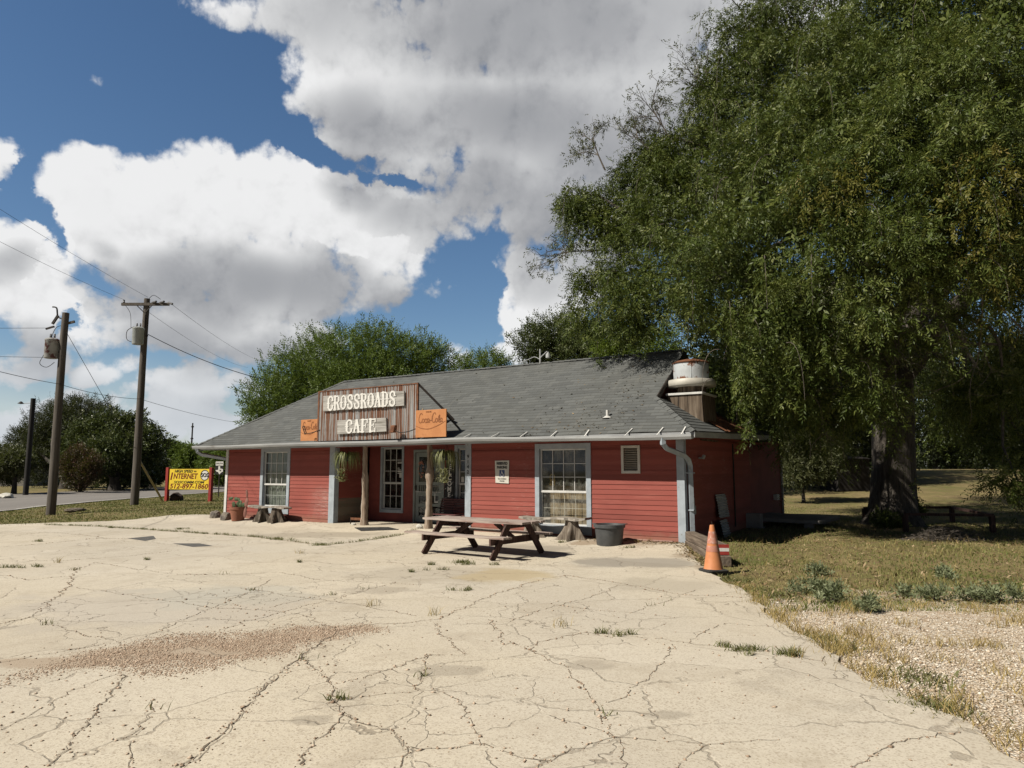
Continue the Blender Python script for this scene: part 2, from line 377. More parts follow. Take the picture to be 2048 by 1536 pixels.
def rust_panel_mat():
    m, nt, bs = new_mat('rusty_corrugated_iron'); v = coords(nt)
    st = mapping(nt, v, (9, 1, .35)); st2 = mapping(nt, v, (15, 1, .05))
    f = mth(nt, 'ADD', mth(nt, 'MULTIPLY', noise(nt, st, 1.3, 5, .65), .55), mth(nt, 'MULTIPLY', noise(nt, st2, 1.6, 2, .5), .45))
    c = ramp(nt, f, [(.40, (.46, .48, .50)), (.485, (.38, .37, .36)), (.515, (.24, .12, .07)), (.58, (.19, .072, .035)), (.68, (.11, .05, .03))])
    c = mixc(nt, mth(nt, 'MULTIPLY', sstep(nt, noise(nt, v, 3, 5, .6), .5, .75), .4), c, (.16, .08, .05))
    lk(nt, dim(nt, c), bs.inputs['Base Color']); bs.inputs['Roughness'].default_value = .6; bs.inputs['Metallic'].default_value = .15
    return m
def wood_mat(name, c1, c2, c3, axis=0, scale=1.0, rough=.85):
    m, nt, bs = new_mat(name); v = coords(nt)
    st = [14, 14, 14]; st[axis] = .9
    vv = mapping(nt, v, tuple(st))
    n = noise(nt, vv, 1.6 * scale, 6, .62)
    c = ramp(nt, n, [(.3, c1), (.5, c2), (.72, c3)])
    lk(nt, dim(nt, c), bs.inputs['Base Color']); bs.inputs['Roughness'].default_value = rough; bs.inputs['Specular IOR Level'].default_value = .2
    set_bump(nt, bs, noise(nt, vv, 4 * scale, 5, .65), .5, .006)
    return m
M = {}
M['red'] = siding_mat('red_siding', (.31, .080, .063), (.52, .40, .36))
M['redflat'] = simple('red_board', (.30, .075, .06), (.24, .058, .048), 2, .75)
M['tan_siding'] = siding_mat('tan_siding', (.20, .17, .13), (.24, .2, .16))
M['trim'] = simple('blue_grey_trim', (.43, .49, .55), (.36, .41, .46), 5, .6, extra=[((.30, .31, .31), 9, .62, .72)])
M['white'] = simple('white_paint', (.74, .74, .72), (.62, .62, .6), 5, .5, extra=[((.4, .39, .37), 12, .64, .75)])
M['gutter'] = simple('gutter_paint', (.44, .46, .47), (.34, .35, .36), 3, .45, stretch=(.4, 1, 3), extra=[((.28, .26, .24), 4, .6, .75)])
M['shingle'] = shingle_mat()
M['glass'] = glass_mat('window_glass', (.85, .88, .87), .10)
M['glassd'] = glass_mat('dirty_window_glass', (.85, .85, .80), .30, (.42, .42, .38))
M['rustpanel'] = rust_panel_mat()
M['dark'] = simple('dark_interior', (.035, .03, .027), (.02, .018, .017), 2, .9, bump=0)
M['iron'] = simple('black_iron', (.022, .021, .02), (.05, .035, .028), 20, .6, bump=.1)
M['greyboard'] = wood_mat('grey_weathered_board', (.22, .21, .19), (.42, .41, .39), (.56, .55, .52), 0)
M['letter'] = simple('white_letter_paint', (.86, .86, .83), (.74, .73, .7), 14, .6, bump=.05)
M['orange'] = simple('sun_bleached_orange_board', (.60, .27, .11), (.52, .22, .085), 3, .65, extra=[((.42, .16, .06), 7, .58, .72)])
M['orange_line'] = simple('carved_orange_line', (.34, .125, .045), None, 6, .7)
M['rust'] = simple('rusted_steel', (.23, .095, .045), (.13, .055, .03), 9, .85, bump=.4)
M['steel'] = simple('peeling_white_steel', (.56, .60, .63), (.48, .51, .53), 4, .5, .1, extra=[((.20, .08, .04), 3.2, .56, .62), ((.3, .3, .3), 9, .62, .7)])
M['flange'] = simple('cream_painted_steel', (.60, .58, .52), (.48, .46, .41), 4, .5)
M['plywood'] = wood_mat('stained_plywood', (.02, .017, .015), (.12, .09, .065), (.27, .22, .17), 2, .7)
M['table'] = wood_mat('worn_red_grey_planks', (.20, .125, .105), (.42, .34, .30), (.60, .55, .49), 0)
M['tableleg'] = wood_mat('dark_red_brown_timber', (.04, .024, .02), (.085, .048, .04), (.16, .10, .085), 2)
M['stumpdark'] = wood_mat('dark_stump_wood', (.03, .025, .022), (.11, .09, .07), (.27, .23, .19), 2, .6)
M['stump'] = wood_mat('bleached_stump_wood', (.07, .055, .045), (.21, .175, .14), (.36, .32, .27), 2, .7)
M['plank'] = wood_mat('grey_plank', (.15, .135, .115), (.32, .29, .25), (.46, .43, .38), 0)
M['post'] = wood_mat('cedar_post', (.13, .08, .05), (.34, .27, .21), (.50, .45, .39), 2, .6)
M['tub'] = simple('charcoal_plastic', (.075, .08, .085), (.11, .115, .12), 3, .55, extra=[((.2, .2, .2), 8, .64, .8)])
M['terra'] = simple('terracotta', (.34, .14, .085), (.27, .11, .07), 5, .85)
M['soil'] = simple('soil', (.06, .045, .03), (.09, .07, .05), 20, .95, bump=.6)
M['cactus'] = simple('cactus_skin', (.05, .085, .035), (.085, .115, .05), 9, .6)
M['cactus_pink'] = simple('pinkish_cactus_skin', (.30, .14, .11), (.22, .10, .08), 9, .7)
M['rock'] = simple('limestone_rock', (.27, .24, .20), (.14, .125, .115), 5, .95, bump=.7, dist=.03)
M['coneo'] = simple('faded_orange_vinyl', (.66, .27, .12), (.58, .22, .09), 4, .55, extra=[((.5, .2, .1), 7, .6, .7)])
M['conep'] = simple('dirty_pink_collar', (.58, .27, .20), (.5, .21, .14), 6, .6, extra=[((.62, .42, .36), 7, .5, .62)])
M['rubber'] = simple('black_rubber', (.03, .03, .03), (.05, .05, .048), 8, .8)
M['tie'] = wood_mat('railroad_tie', (.07, .055, .045), (.17, .135, .105), (.30, .25, .2), 0)
M['refl_red'] = simple('red_reflector', (.42, .06, .05), None, 6, .4)
M['pole'] = wood_mat('utility_pole_wood', (.07, .062, .055), (.135, .12, .105), (.2, .18, .16), 2, .6)
M['poledark'] = simple('creosoted_pole', (.02, .018, .018), (.03, .028, .028), 5, .7)
M['can'] = simple('transformer_paint', (.50, .54, .54), (.42, .45, .45), 4, .45, extra=[((.15, .07, .06), 2.2, .63, .7)])
M['can_rust'] = simple('rust_run_transformer_paint', (.46, .48, .48), (.36, .35, .34), 4, .5, extra=[((.11, .035, .035), 2.6, .54, .62)])
M['wire'] = simple('cable', (.02, .02, .022), None, 6, .6, bump=0)
M['porcelain'] = simple('grey_porcelain', (.22, .22, .23), None, 6, .3, bump=0)
M['guard'] = simple('weathered_yellow_plastic', (.48, .43, .26), (.40, .36, .23), 6, .6)
M['yellow'] = simple('yellow_sign_paint', (.98, .74, .05), (.88, .62, .05), 3, .5)
M['redpost'] = simple('red_post_paint', (.40, .045, .035), (.30, .035, .03), 6, .6)
M['maroon'] = simple('dark_red_letter', (.22, .02, .015), None, 6, .6, bump=0)
M['black'] = simple('black_letter', (.018, .018, .018), None, 6, .6, bump=0)
M['blue'] = simple('blue_symbol_panel', (.03, .07, .22), None, 6, .5, bump=0)
M['signwhite'] = simple('weathered_white_sign', (.70, .69, .63), (.60, .58, .52), 6, .6, extra=[((.4, .35, .28), 8, .62, .75)])
M['plaque'] = simple('pale_plaque', (.46, .50, .54), None, 6, .6)
M['louver'] = simple('tan_louver', (.42, .38, .31), (.35, .31, .25), 5, .6)
M['benchred'] = simple('dark_maroon_slat', (.13, .045, .045), (.10, .035, .035), 4, .6)
M['screen'] = simple('grey_green_screen_door', (.28, .31, .295), (.22, .25, .24), 4, .6)
M['curtain'] = simple('grey_green_curtain', (.40, .43, .37), (.33, .36, .31), 3, .9, bump=0)
M['panelwood'] = wood_mat('tan_wainscot', (.19, .14, .085), (.32, .25, .16), (.42, .35, .24), 2)
M['paper'] = simple('paper_notice', (.75, .75, .72), None, 5, .8, bump=0)
M['brass'] = simple('brass_ornament', (.55, .40, .16), None, 5, .4, .4)
M['corr_white'] = simple('white_corrugated_sheet', (.55, .56, .56), (.42, .42, .42), 5, .5)
M['concrete'] = simple('grey_concrete', (.34, .32, .29), (.26, .24, .22), 3, .9, bump=.4)
M['pinkblock'] = simple('pink_concrete_block', (.40, .25, .21), (.33, .2, .17), 5, .9, bump=.4)
M['leafl'] = simple('spider_leaf', (.20, .22, .09), (.28, .29, .14), 3, .6, bump=0)
M['bark'] = None
def bark_mat(name, c1, c2, c3):
    m, nt, bs = new_mat(name); v = mapping(nt, coords(nt), (5, 5, 1.1))
    n = noise(nt, v, 2.2, 7, .65)
    c = ramp(nt, n, [(.3, c1), (.5, c2), (.7, c3)])
    lk(nt, dim(nt, c), bs.inputs['Base Color']); bs.inputs['Roughness'].default_value = .95
    set_bump(nt, bs, noise(nt, v, 4, 6, .65), 1.0, .05); return m
M['bark'] = bark_mat('grey_bark', (.035, .028, .022), (.11, .095, .08), (.20, .18, .155))
M['twig'] = bark_mat('twig_bark', (.05, .04, .03), (.13, .11, .09), (.24, .21, .18))
M['bark_dark'] = bark_mat('dark_bark', (.02, .017, .014), (.05, .042, .035), (.09, .08, .065))
# ------------------------------------------------------------------ ground
def ss(a, b, x):
    t = np.clip((x - a) / (b - a), 0, 1); return t * t * (3 - 2 * t)
def zlot(x, y):                              # the lot falls 10 cm away from the cafe
    n = (np.asarray(x) - B2.x) * N2.x + (np.asarray(y) - B2.y) * N2.y
    return -.1 * ss(.1, 1.3, n)
def zg(x, y):
    x = np.asarray(x, float); y = np.asarray(y, float)
    rise = 1.7 * ss(25, 66, y) * ss(3, 16, x) + 1.0 * ss(90, 400, y)
    bump = .02 * np.sin(x * .9 + 1.3) * np.sin(y * .7) + .012 * np.sin(x * 2.3) * np.sin(y * 1.9 + .5)
    return zlot(x, y) - .03 + rise + bump * ss(9, 14, np.hypot(x, y)) * .9
def gz(x, y): return float(zg(x, y))
RIGHT_EDGE = [(3.89, 16.3), (3.62, 14.6), (3.42, 13.1), (3.30, 12.2), (3.27, 11.44), (3.30, 10.6), (3.24, 9.9), (3.06, 8.65), (3.02, 7.8), (3.01, 7.2), (2.90, 6.25), (2.99, 5.53), (3.07, 5.1), (2.98, 4.36), (2.95, 2.5), (2.9, -12)]
def edge_x(y):
    r = sorted(RIGHT_EDGE, key=lambda q: q[1])
    return np.interp(y, [q[1] for q in r], [q[0] for q in r])
def ground_mat():
    m, nt, bs = new_mat('dry_lawn_and_gravel'); v = node(nt, 'ShaderNodeNewGeometry').outputs['Position']
    sx = node(nt, 'ShaderNodeSeparateXYZ'); lk(nt, v, sx.inputs[0])
    n1 = noise(nt, v, .35, 5, .6); n2 = noise(nt, v, 3.0, 6, .65); n3 = noise(nt, v, 28, 4, .7)
    g = ramp(nt, n1, [(.32, (.14, .155, .05)), (.45, (.21, .195, .075)), (.55, (.29, .235, .11)), (.68, (.36, .28, .15))])
    g = mixc(nt, sstep(nt, n2, .42, .66), g, (.22, .165, .09))
    g = mixc(nt, mth(nt, 'MULTIPLY', sstep(nt, n3, .4, .7), .5), g, (.085, .08, .03))
    # pale washed gravel on the right of the lot
    vo = node(nt, 'ShaderNodeTexVoronoi', i_Scale=42.0); lk(nt, v, vo.inputs['Vector'])
    vb = node(nt, 'ShaderNodeSeparateColor'); lk(nt, vo.outputs['Color'], vb.inputs[0])
    gr = ramp(nt, vb.outputs[0], [(0, (.40, .30, .20)), (.35, (.62, .51, .38)), (.7, (.82, .72, .58)), (1, (.95, .90, .80))])
    gr = mixc(nt, sstep(nt, vo.outputs['Distance'], .012, .022), gr, (.20, .14, .09)) if False else gr
    gr = mixc(nt, mth(nt, 'MULTIPLY', sstep(nt, n2, .5, .7), .6), gr, (.50, .37, .26))
    mask = mth(nt, 'SUBTRACT', 1.0, sstep(nt, mth(nt, 'ADD', sx.outputs[1], mth(nt, 'MULTIPLY', mth(nt, 'SUBTRACT', noise(nt, v, .8, 6, .65), .5), 5.5)), 9.2, 10.6))
    mask = mth(nt, 'MULTIPLY', mask, sstep(nt, sx.outputs[0], -2, 0))
    c = mixc(nt, mask, g, gr)
    lk(nt, dim(nt, c), bs.inputs['Base Color']); bs.inputs['Roughness'].default_value = .95; bs.inputs['Specular IOR Level'].default_value = .15
    h = mixc(nt, mask, n3, vo.outputs['Distance'])
    set_bump(nt, bs, h, .8, .03)
    return m
def grid_sheet(name, xs, ys, zf, mat):
    X, Y = np.meshgrid(xs, ys); Z = zf(X, Y)
    v = np.stack([X, Y, Z], -1).reshape(-1, 3); nx = len(xs)
    i = (np.arange(len(ys) - 1)[:, None] * nx + np.arange(nx - 1)[None, :]).ravel()
    o = np_mesh(name, v, np.stack([i, i + 1, i + nx + 1, i + nx], 1), mat)
    o.data.polygons.foreach_set('use_smooth', [True] * len(o.data.polygons)); return o
xs = np.concatenate([np.linspace(-1800, -90, 14), np.linspace(-80, -22, 30), np.linspace(-20, 26, 140), np.linspace(28, 90, 32), np.linspace(100, 1800, 14)])
ys = np.concatenate([np.linspace(-300, -20, 8), np.linspace(-15, 32, 140), np.linspace(33, 110, 60), np.linspace(120, 400, 15), np.linspace(500, 3000, 8)])
ground = tag(grid_sheet('ground', xs, ys, zg, ground_mat()), 'dry lawn with washed gravel beside the concrete lot', kind='structure')

def concrete_mat():
    m, nt, bs = new_mat('cracked_lot_concrete'); v = node(nt, 'ShaderNodeNewGeometry').outputs['Position']
    sx = node(nt, 'ShaderNodeSeparateXYZ'); lk(nt, v, sx.inputs[0])
    n1 = noise(nt, v, .22, 5, .6); n2 = noise(nt, v, 1.3, 6, .65); n3 = noise(nt, v, 55, 4, .75); n4 = noise(nt, v, 9, 5, .65)
    c = ramp(nt, n1, [(.32, (.62, .55, .43)), (.5, (.70, .635, .51)), (.66, (.73, .675, .565))])
    c = mixc(nt, mth(nt, 'MULTIPLY', sstep(nt, n2, .42, .7), .55), c, (.74, .67, .545))
    c = mixc(nt, mth(nt, 'MULTIPLY', sstep(nt, n4, .52, .7), .35), c, (.40, .345, .27))
    c = mixc(nt, mth(nt, 'MULTIPLY', sstep(nt, noise(nt, v, .16, 3, .5), .42, .62), .5), c, (.55, .52, .465))
    c = mixc(nt, mth(nt, 'MULTIPLY', sstep(nt, noise(nt, v, .55, 7, .72, dist=1.2), .56, .66), .4), c, (.36, .32, .265))
    # exposed aggregate: light and dark grit
    c = mixc(nt, mth(nt, 'MULTIPLY', sstep(nt, n3, .55, .68), .5), c, (.30, .25, .19))
    c = mixc(nt, mth(nt, 'MULTIPLY', sstep(nt, n3, .46, .34), .45), c, (.68, .62, .52))
    va = node(nt, 'ShaderNodeTexVoronoi', i_Scale=85.0); lk(nt, v, va.inputs['Vector'])
    vsep = node(nt, 'ShaderNodeSeparateColor'); lk(nt, va.outputs['Color'], vsep.inputs[0])
    c = mixc(nt, mth(nt, 'MULTIPLY', sstep(nt, vsep.outputs[0], .72, .9), .55), c, (.34, .27, .20))
    c = mixc(nt, mth(nt, 'MULTIPLY', sstep(nt, vsep.outputs[1], .75, .95), .5), c, (.74, .68, .58))
    c = mixc(nt, mth(nt, 'MULTIPLY', sstep(nt, noise(nt, v, .9, 7, .7, dist=.6), .50, .66), .45), c, (.45, .385, .295))
    vs = node(nt, 'ShaderNodeTexVoronoi', i_Scale=14.0); lk(nt, v, vs.inputs['Vector'])
    spots = mth(nt, 'MULTIPLY', mth(nt, 'SUBTRACT', 1.0, sstep(nt, vs.outputs['Distance'], .07, .15)), sstep(nt, noise(nt, v, .8, 4, .6), .5, .62))
    c = mixc(nt, mth(nt, 'MULTIPLY', spots, .75), c, (.15, .12, .09))
    # soot-grey worn stain in front of the right half of the cafe, ochre stain beside it
    def stain(px, py, rx, ry, col, amt, c, sc=1.1):
        p = G(px, py, -.1)
        d = vmth(nt, 'MULTIPLY', vmth(nt, 'SUBTRACT', v, tuple(p)), (1 / rx, 1 / ry, 0))
        q = mth(nt, 'ADD', vmth(nt, 'LENGTH', d), mth(nt, 'MULTIPLY', mth(nt, 'SUBTRACT', noise(nt, v, sc, 5, .65), .5), 1.5))
        return mixc(nt, mth(nt, 'MULTIPLY', mth(nt, 'SUBTRACT', 1.0, sstep(nt, q, .6, 1.0)), amt), c, col)
    c = stain(1270, 1125, 1.3, .9, (.24, .225, .20), .75, c)
    c = stain(1020, 1100, 1.5, 1.6, (.26, .24, .21), .6, c)
    c = stain(640, 1070, 2.2, .9, (.34, .30, .24), .6, c)
    c = stain(880, 1150, 1.6, 1.2, (.36, .31, .24), .4, c)
    c = stain(1010, 1150, 1.0, .9, (.50, .40, .23), .7, c)
    c = stain(330, 1210, 2.4, 1.6, (.50, .46, .41), .6, c)
    c = stain(450, 1190, 1.6, 1.0, (.50, .49, .43), .6, c)
    for q in ((120, 1325, .7, .22), (260, 1312, .7, .4), (380, 1300, .7, .5), (480, 1295, .6, .42), (590, 1275, .6, .35), (690, 1258, .6, .22)): c = stain(*q, (.43, .335, .245), .75, c, 3.5)
    for q in ((1300, 1093, .9, .45), (1385, 1112, .5, .5), (1190, 1090, .7, .35), (1420, 1135, .35, .5)): c = stain(*q, (.30, .225, .15), .75, c, 5.0)
    for q in ((900, 1340, .35, .22), (760, 1180, .6, .4), (1180, 1330, .3, .2), (620, 1440, .18, .12), (1330, 1430, .25, .12)): c = stain(*q, (.27, .235, .19), .45, c, 4.0)
    c = stain(1320, 1170, .9, .8, (.40, .36, .29), .5, c)
    # hairline cracks
    w = vmth(nt, 'ADD', v, vmth(nt, 'SCALE', noise(nt, v, 1.4, 4, .6, out=1))); w.node.inputs[1].links[0].from_node.inputs['Scale'].default_value = .55
    cr = node(nt, 'ShaderNodeTexVoronoi', feature='DISTANCE_TO_EDGE', i_Scale=.70); lk(nt, w, cr.inputs['Vector'])
    f1 = mth(nt, 'MULTIPLY', mth(nt, 'SUBTRACT', 1.0, sstep(nt, cr.outputs['Distance'], .003, .010)), sstep(nt, noise(nt, v, .5, 3, .5), .36, .46))
    cr2 = node(nt, 'ShaderNodeTexVoronoi', feature='DISTANCE_TO_EDGE', i_Scale=1.5); lk(nt, w, cr2.inputs['Vector'])
    f2 = mth(nt, 'MULTIPLY', mth(nt, 'SUBTRACT', 1.0, sstep(nt, cr2.outputs['Distance'], .004, .013)), sstep(nt, noise(nt, v, .35, 3, .5, dist=.4), .48, .54))
    cid = node(nt, 'ShaderNodeTexVoronoi', i_Scale=.70); lk(nt, w, cid.inputs['Vector']); cs = node(nt, 'ShaderNodeSeparateColor'); lk(nt, cid.outputs['Color'], cs.inputs[0])
    c = mixc(nt, mth(nt, 'MULTIPLY', cs.outputs[0], .28), c, (.44, .385, .30)); c = mixc(nt, mth(nt, 'MULTIPLY', cs.outputs[1], .22), c, (.70, .64, .54))
    f = mth(nt, 'MULTIPLY', mth(nt, 'MAXIMUM', mth(nt, 'MULTIPLY', f1, .8), f2), sstep(nt, noise(nt, v, 5, 4, .6), .34, .50))
    c = mixc(nt, mth(nt, 'MULTIPLY', f, .52), c, (.17, .135, .10))
    lk(nt, dim(nt, c), bs.inputs['Base Color']); bs.inputs['Roughness'].default_value = .92; bs.inputs['Specular IOR Level'].default_value = .25
    h = mth(nt, 'SUBTRACT', mth(nt, 'ADD', mth(nt, 'MULTIPLY', n3, .35), mth(nt, 'MULTIPLY', n4, .4)), f)
    set_bump(nt, bs, h, .55, .012)
    return m
def poly_sheet(name, pts, mat, zf, thick, cuts=()):
    bm = bmesh.new()
    vs = [bm.verts.new((p[0], p[1], 0)) for p in pts]; bm.faces.new(vs)
    bmesh.ops.triangulate(bm, faces=bm.faces[:])
    for (co, no) in cuts:
        bmesh.ops.bisect_plane(bm, geom=bm.verts[:] + bm.edges[:] + bm.faces[:], plane_co=co, plane_no=no)
    for v in bm.verts: v.co.z = float(zf(v.co.x, v.co.y))
    if thick:
        r = bmesh.ops.extrude_face_region(bm, geom=bm.faces[:])
        for e in r['geom']:
            if isinstance(e, bmesh.types.BMVert): e.co.z -= thick
    bmesh.ops.recalc_face_normals(bm, faces=bm.faces)
    me = bpy.data.meshes.new(name); bm.to_mesh(me); bm.free(); me.materials.append(mat)
    o = bpy.data.objects.new(name, me); C.objects.link(o); return o
def jag(pts, step=.18, amp=.05):
    out = []
    for a, b in zip(pts, pts[1:]):
        a, b = Vector(a[:2]), Vector(b[:2]); k = max(1, int((b - a).length / step))
        for i in range(k):
            p = a.lerp(b, i / k); out.append((p.x + random.uniform(-amp, amp), p.y + random.uniform(-amp, amp)))
    out.append(tuple(pts[-1][:2])); return out
lotp = jag(RIGHT_EDGE[:14]) + [(2.95, 2.5), (2.9, -12), (-24, -12), (-21, 10), (-18.5, 20.5)] \
    + jag([(-16.24, 22.7), (-14.6, 23.6), (-13.5, 24.2), (-12.9, 25.6), (-11.4, 26.1), (-10.4, 25.9)], .3, .08) + [tuple(W(.3, -.5)[:2]), tuple(W(5, -.5)[:2]), tuple(W(5.1, -1.65)[:2]), tuple(W(10.4, -1.65)[:2]), tuple(W(10.5, -.5)[:2]), tuple(W(15.9, -.5)[:2])]
M['lot'] = concrete_mat()
lot = tag(poly_sheet('concrete_lot', lotp, M['lot'], lambda x, y: zlot(x, y) + 0.0, .06, [(W(0, n), N2.to_3d()) for n in (.1, .3, .5, .7, .9, 1.1, 1.3)]),
          'cracked pale concrete parking lot in front of the cafe', kind='structure')
# road with pale edge lines
def asphalt():
    m, nt, bs = new_mat('worn_asphalt'); v = node(nt, 'ShaderNodeNewGeometry').outputs['Position']
    c = ramp(nt, noise(nt, mapping(nt, v, (1, .12, 1)), .5, 5, .6), [(.3, (.20, .185, .17)), (.7, (.27, .25, .23))])
    c = mixc(nt, mth(nt, 'MULTIPLY', noise(nt, v, 40, 3, .7), .4), c, (.17, .16, .15))
    lk(nt, dim(nt, c), bs.inputs['Base Color']); bs.inputs['Roughness'].default_value = .9; return m
near = [(-19.6, -40), (-20.9, 25), (-21.3, 40), (-21.6, 53), (-20.5, 90), (-15, 150), (0, 260)]
far = [(-36.5, -40), (-35.5, 25), (-34.6, 40), (-33.4, 53), (-29.0, 90), (-23, 150), (-8, 265)]
def strip(name, L, R, mat, dz, label):
    mb = MB()
    def dense(q):
        out = []
        for a, b in zip(q, q[1:]):
            for i in range(8): out.append(Vector(a).lerp(Vector(b), i / 8))
        return out + [Vector(q[-1])]
    l, r = dense(L), dense(R); K = 6
    for i in range(len(l) - 1):
        for k in range(K):
            q = [l[i].lerp(r[i], k / K), l[i].lerp(r[i], (k + 1) / K), l[i + 1].lerp(r[i + 1], (k + 1) / K), l[i + 1].lerp(r[i + 1], k / K)]
            mb.face([(p.x, p.y, gz(p.x, p.y) + dz) for p in q])
    return tag(mb.build(name, mat), label, kind='structure')
def lerp_line(t0, t1=None): return [tuple(Vector(a).lerp(Vector(b), t0)) for a, b in zip(near, far)]
strip('road', near, far, asphalt(), .035, 'two lane asphalt road beyond the grass verge')
M['line'] = simple('worn_white_line', (.60, .59, .56), (.42, .40, .38), 3, .8, bump=0)
strip('road_edge_marking', lerp_line(.004), lerp_line(.022), M['line'], .040, 'pale edge line of the road')
strip('road_edge_marking', lerp_line(.955), lerp_line(.963), M['line'], .040, 'pale far edge line of the road')
# thin dark sheets standing in for cast shadows on the concrete
M['patch'] = simple('dark_shadow_paint', (.10, .098, .095), (.13, .125, .12), 8, .9)
for lab, px in (('dark triangular painted shadow on the concrete lot, farther of two', [(255, 1077), (307, 1072), (312, 1078), (290, 1082)]),
                ('long dark painted shadow on the concrete lot, nearer of two', [(345, 1087), (400, 1087), (426, 1092), (385, 1094)])):
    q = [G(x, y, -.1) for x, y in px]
    tag(poly_sheet('painted_shadow', [(p.x, p.y) for p in q], M['patch'], lambda x, y: zlot(x, y) + .004, 0), lab, kind='structure')
q = [W(S_, n) for S_, n in ((6.75, .60), (7.75, .28), (8.35, .52), (7.35, .95))]  # a cast shadow before the porch, laid as a thin dark sheet
porch_shadow_o = poly_sheet('porch_shadow', [(p.x, p.y) for p in q], M['rubber'], lambda x, y: zlot(x, y) + .014, .010, [(W(0, n), N2.to_3d()) for n in (.3, .5, .7, .9)])
tag(porch_shadow_o, 'flat dark sheet standing in for a shadow on the concrete before the porch', 'mat')  # stands in for a cast shadow, not a real mat

# ------------------------------------------------------------------ cracks traced from the lot, filled with dirt and grit
CRACKS = [([(95,1050),(200,1053),(330,1062),(420,1068),(500,1073),(560,1080),(650,1091)],.05),([(650,1091),(740,1080),(830,1066)],.03),
 ([(360,1536),(440,1470),(480,1430),(520,1385),(560,1350),(600,1315),(640,1285),(680,1262)],.05),([(600,1315),(640,1345),(665,1372),(672,1400),(686,1430)],.035),
 ([(100,1530),(130,1500),(160,1462),(190,1425),(225,1380),(245,1350)],.03),([(235,1480),(265,1470),(300,1430),(305,1400)],.03),([(255,1536),(262,1500),(262,1483)],.02),
 ([(0,1460),(60,1430),(110,1400),(170,1370),(240,1345)],.012),([(640,1285),(665,1372)],.0),
 ([(686,1430),(660,1460),(620,1490),(600,1530)],.035),([(686,1430),(740,1450),(790,1468),(820,1497),(800,1536)],.02),([(820,1497),(900,1496),(965,1490),(1024,1508)],.018),
 ([(965,1490),(950,1450),(915,1400),(865,1378)],.018),([(865,1378),(740,1392),(665,1400)],.008),
 ([(680,1262),(730,1250),(800,1247),(880,1238),(960,1200),(1060,1165),(1130,1150),(1230,1165),(1370,1190),(1510,1195)],.018),
 ([(870,1248),(905,1290),(930,1310),(860,1310),(760,1345),(690,1365)],.02),([(855,1310),(850,1345),(830,1380)],.02),
 ([(980,1240),(1010,1290),(1024,1285),(1060,1300),(1130,1335),(1170,1380),(1205,1425),(1215,1465),(1230,1475)],.025),
 ([(1230,1475),(1180,1490),(1120,1515),(1090,1525),(1024,1510)],.025),([(1090,1525),(1075,1536)],.02),([(1230,1475),(1290,1480),(1400,1487),(1405,1495),(1340,1540)],.010),
 ([(1405,1495),(1460,1485),(1560,1480)],.008),([(1240,1480),(1250,1536)],.015),([(1710,1536),(1740,1515),(1790,1485),(1850,1475),(1930,1462)],.02),
 ([(1060,1300),(1075,1285),(1170,1265),(1220,1275)],.018),([(1170,1265),(1240,1270),(1440,1294)],.012),([(1440,1294),(1520,1300),(1640,1322)],.022),
 ([(1345,1290),(1340,1310),(1310,1340),(1250,1395),(1205,1410)],.015),([(1375,1285),(1410,1262),(1450,1247)],.015),([(1450,1247),(1560,1254)],.006),
 ([(1024,1240),(1100,1215),(1180,1195),(1240,1170)],.012),([(1110,1210),(1190,1220),(1290,1228),(1350,1236)],.012),([(1265,1225),(1330,1203),(1390,1180)],.006),
 ([(1645,1322),(1650,1313),(1675,1302)],.012),
 ([(0,1094),(80,1088),(190,1077),(330,1078)],.02),([(150,1136),(145,1160),(120,1190),(60,1235),(0,1248)],.02),([(60,1235),(140,1262),(240,1285),(250,1300)],.015),
 ([(0,1325),(140,1300),(240,1285)],.01),([(150,1175),(260,1190),(420,1215),(520,1220),(600,1228),(680,1262)],.012),([(300,1270),(400,1225),(500,1185),(540,1160)],.014),
 ([(440,1260),(560,1225),(700,1190),(790,1165)],.010),([(150,1140),(190,1125),(340,1148),(430,1150),(560,1145)],.012),([(560,1145),(640,1160),(740,1165),(850,1170)],.010),
 ([(0,1120),(120,1122),(260,1112),(360,1100)],.010),([(480,1176),(600,1195),(720,1210),(830,1232)],.014),([(590,1120),(690,1130),(760,1125),(880,1128)],.010),
 ([(540,1215),(600,1200),(690,1185)],.008),([(1024,1125),(960,1120),(900,1110),(830,1102)],.010),([(0,1150),(60,1160),(180,1148)],.008),([(30,1072),(90,1064),(170,1070),(220,1078)],.012)]
M['crackdirt'] = simple('crack_dirt', (.15, .12, .09), (.30, .25, .19), 25, .95, bump=.5)
M['pebble'] = leaf_mat('pebbles', (.36, .26, .17), (.68, .57, .44), (.94, .88, .78), trans=0, rough=.9)
M['grit'] = leaf_mat('brown_grit', (.27, .19, .135), (.48, .36, .265), (.68, .55, .43), trans=0, rough=.9)
mb = MB(); CR_PTS = []
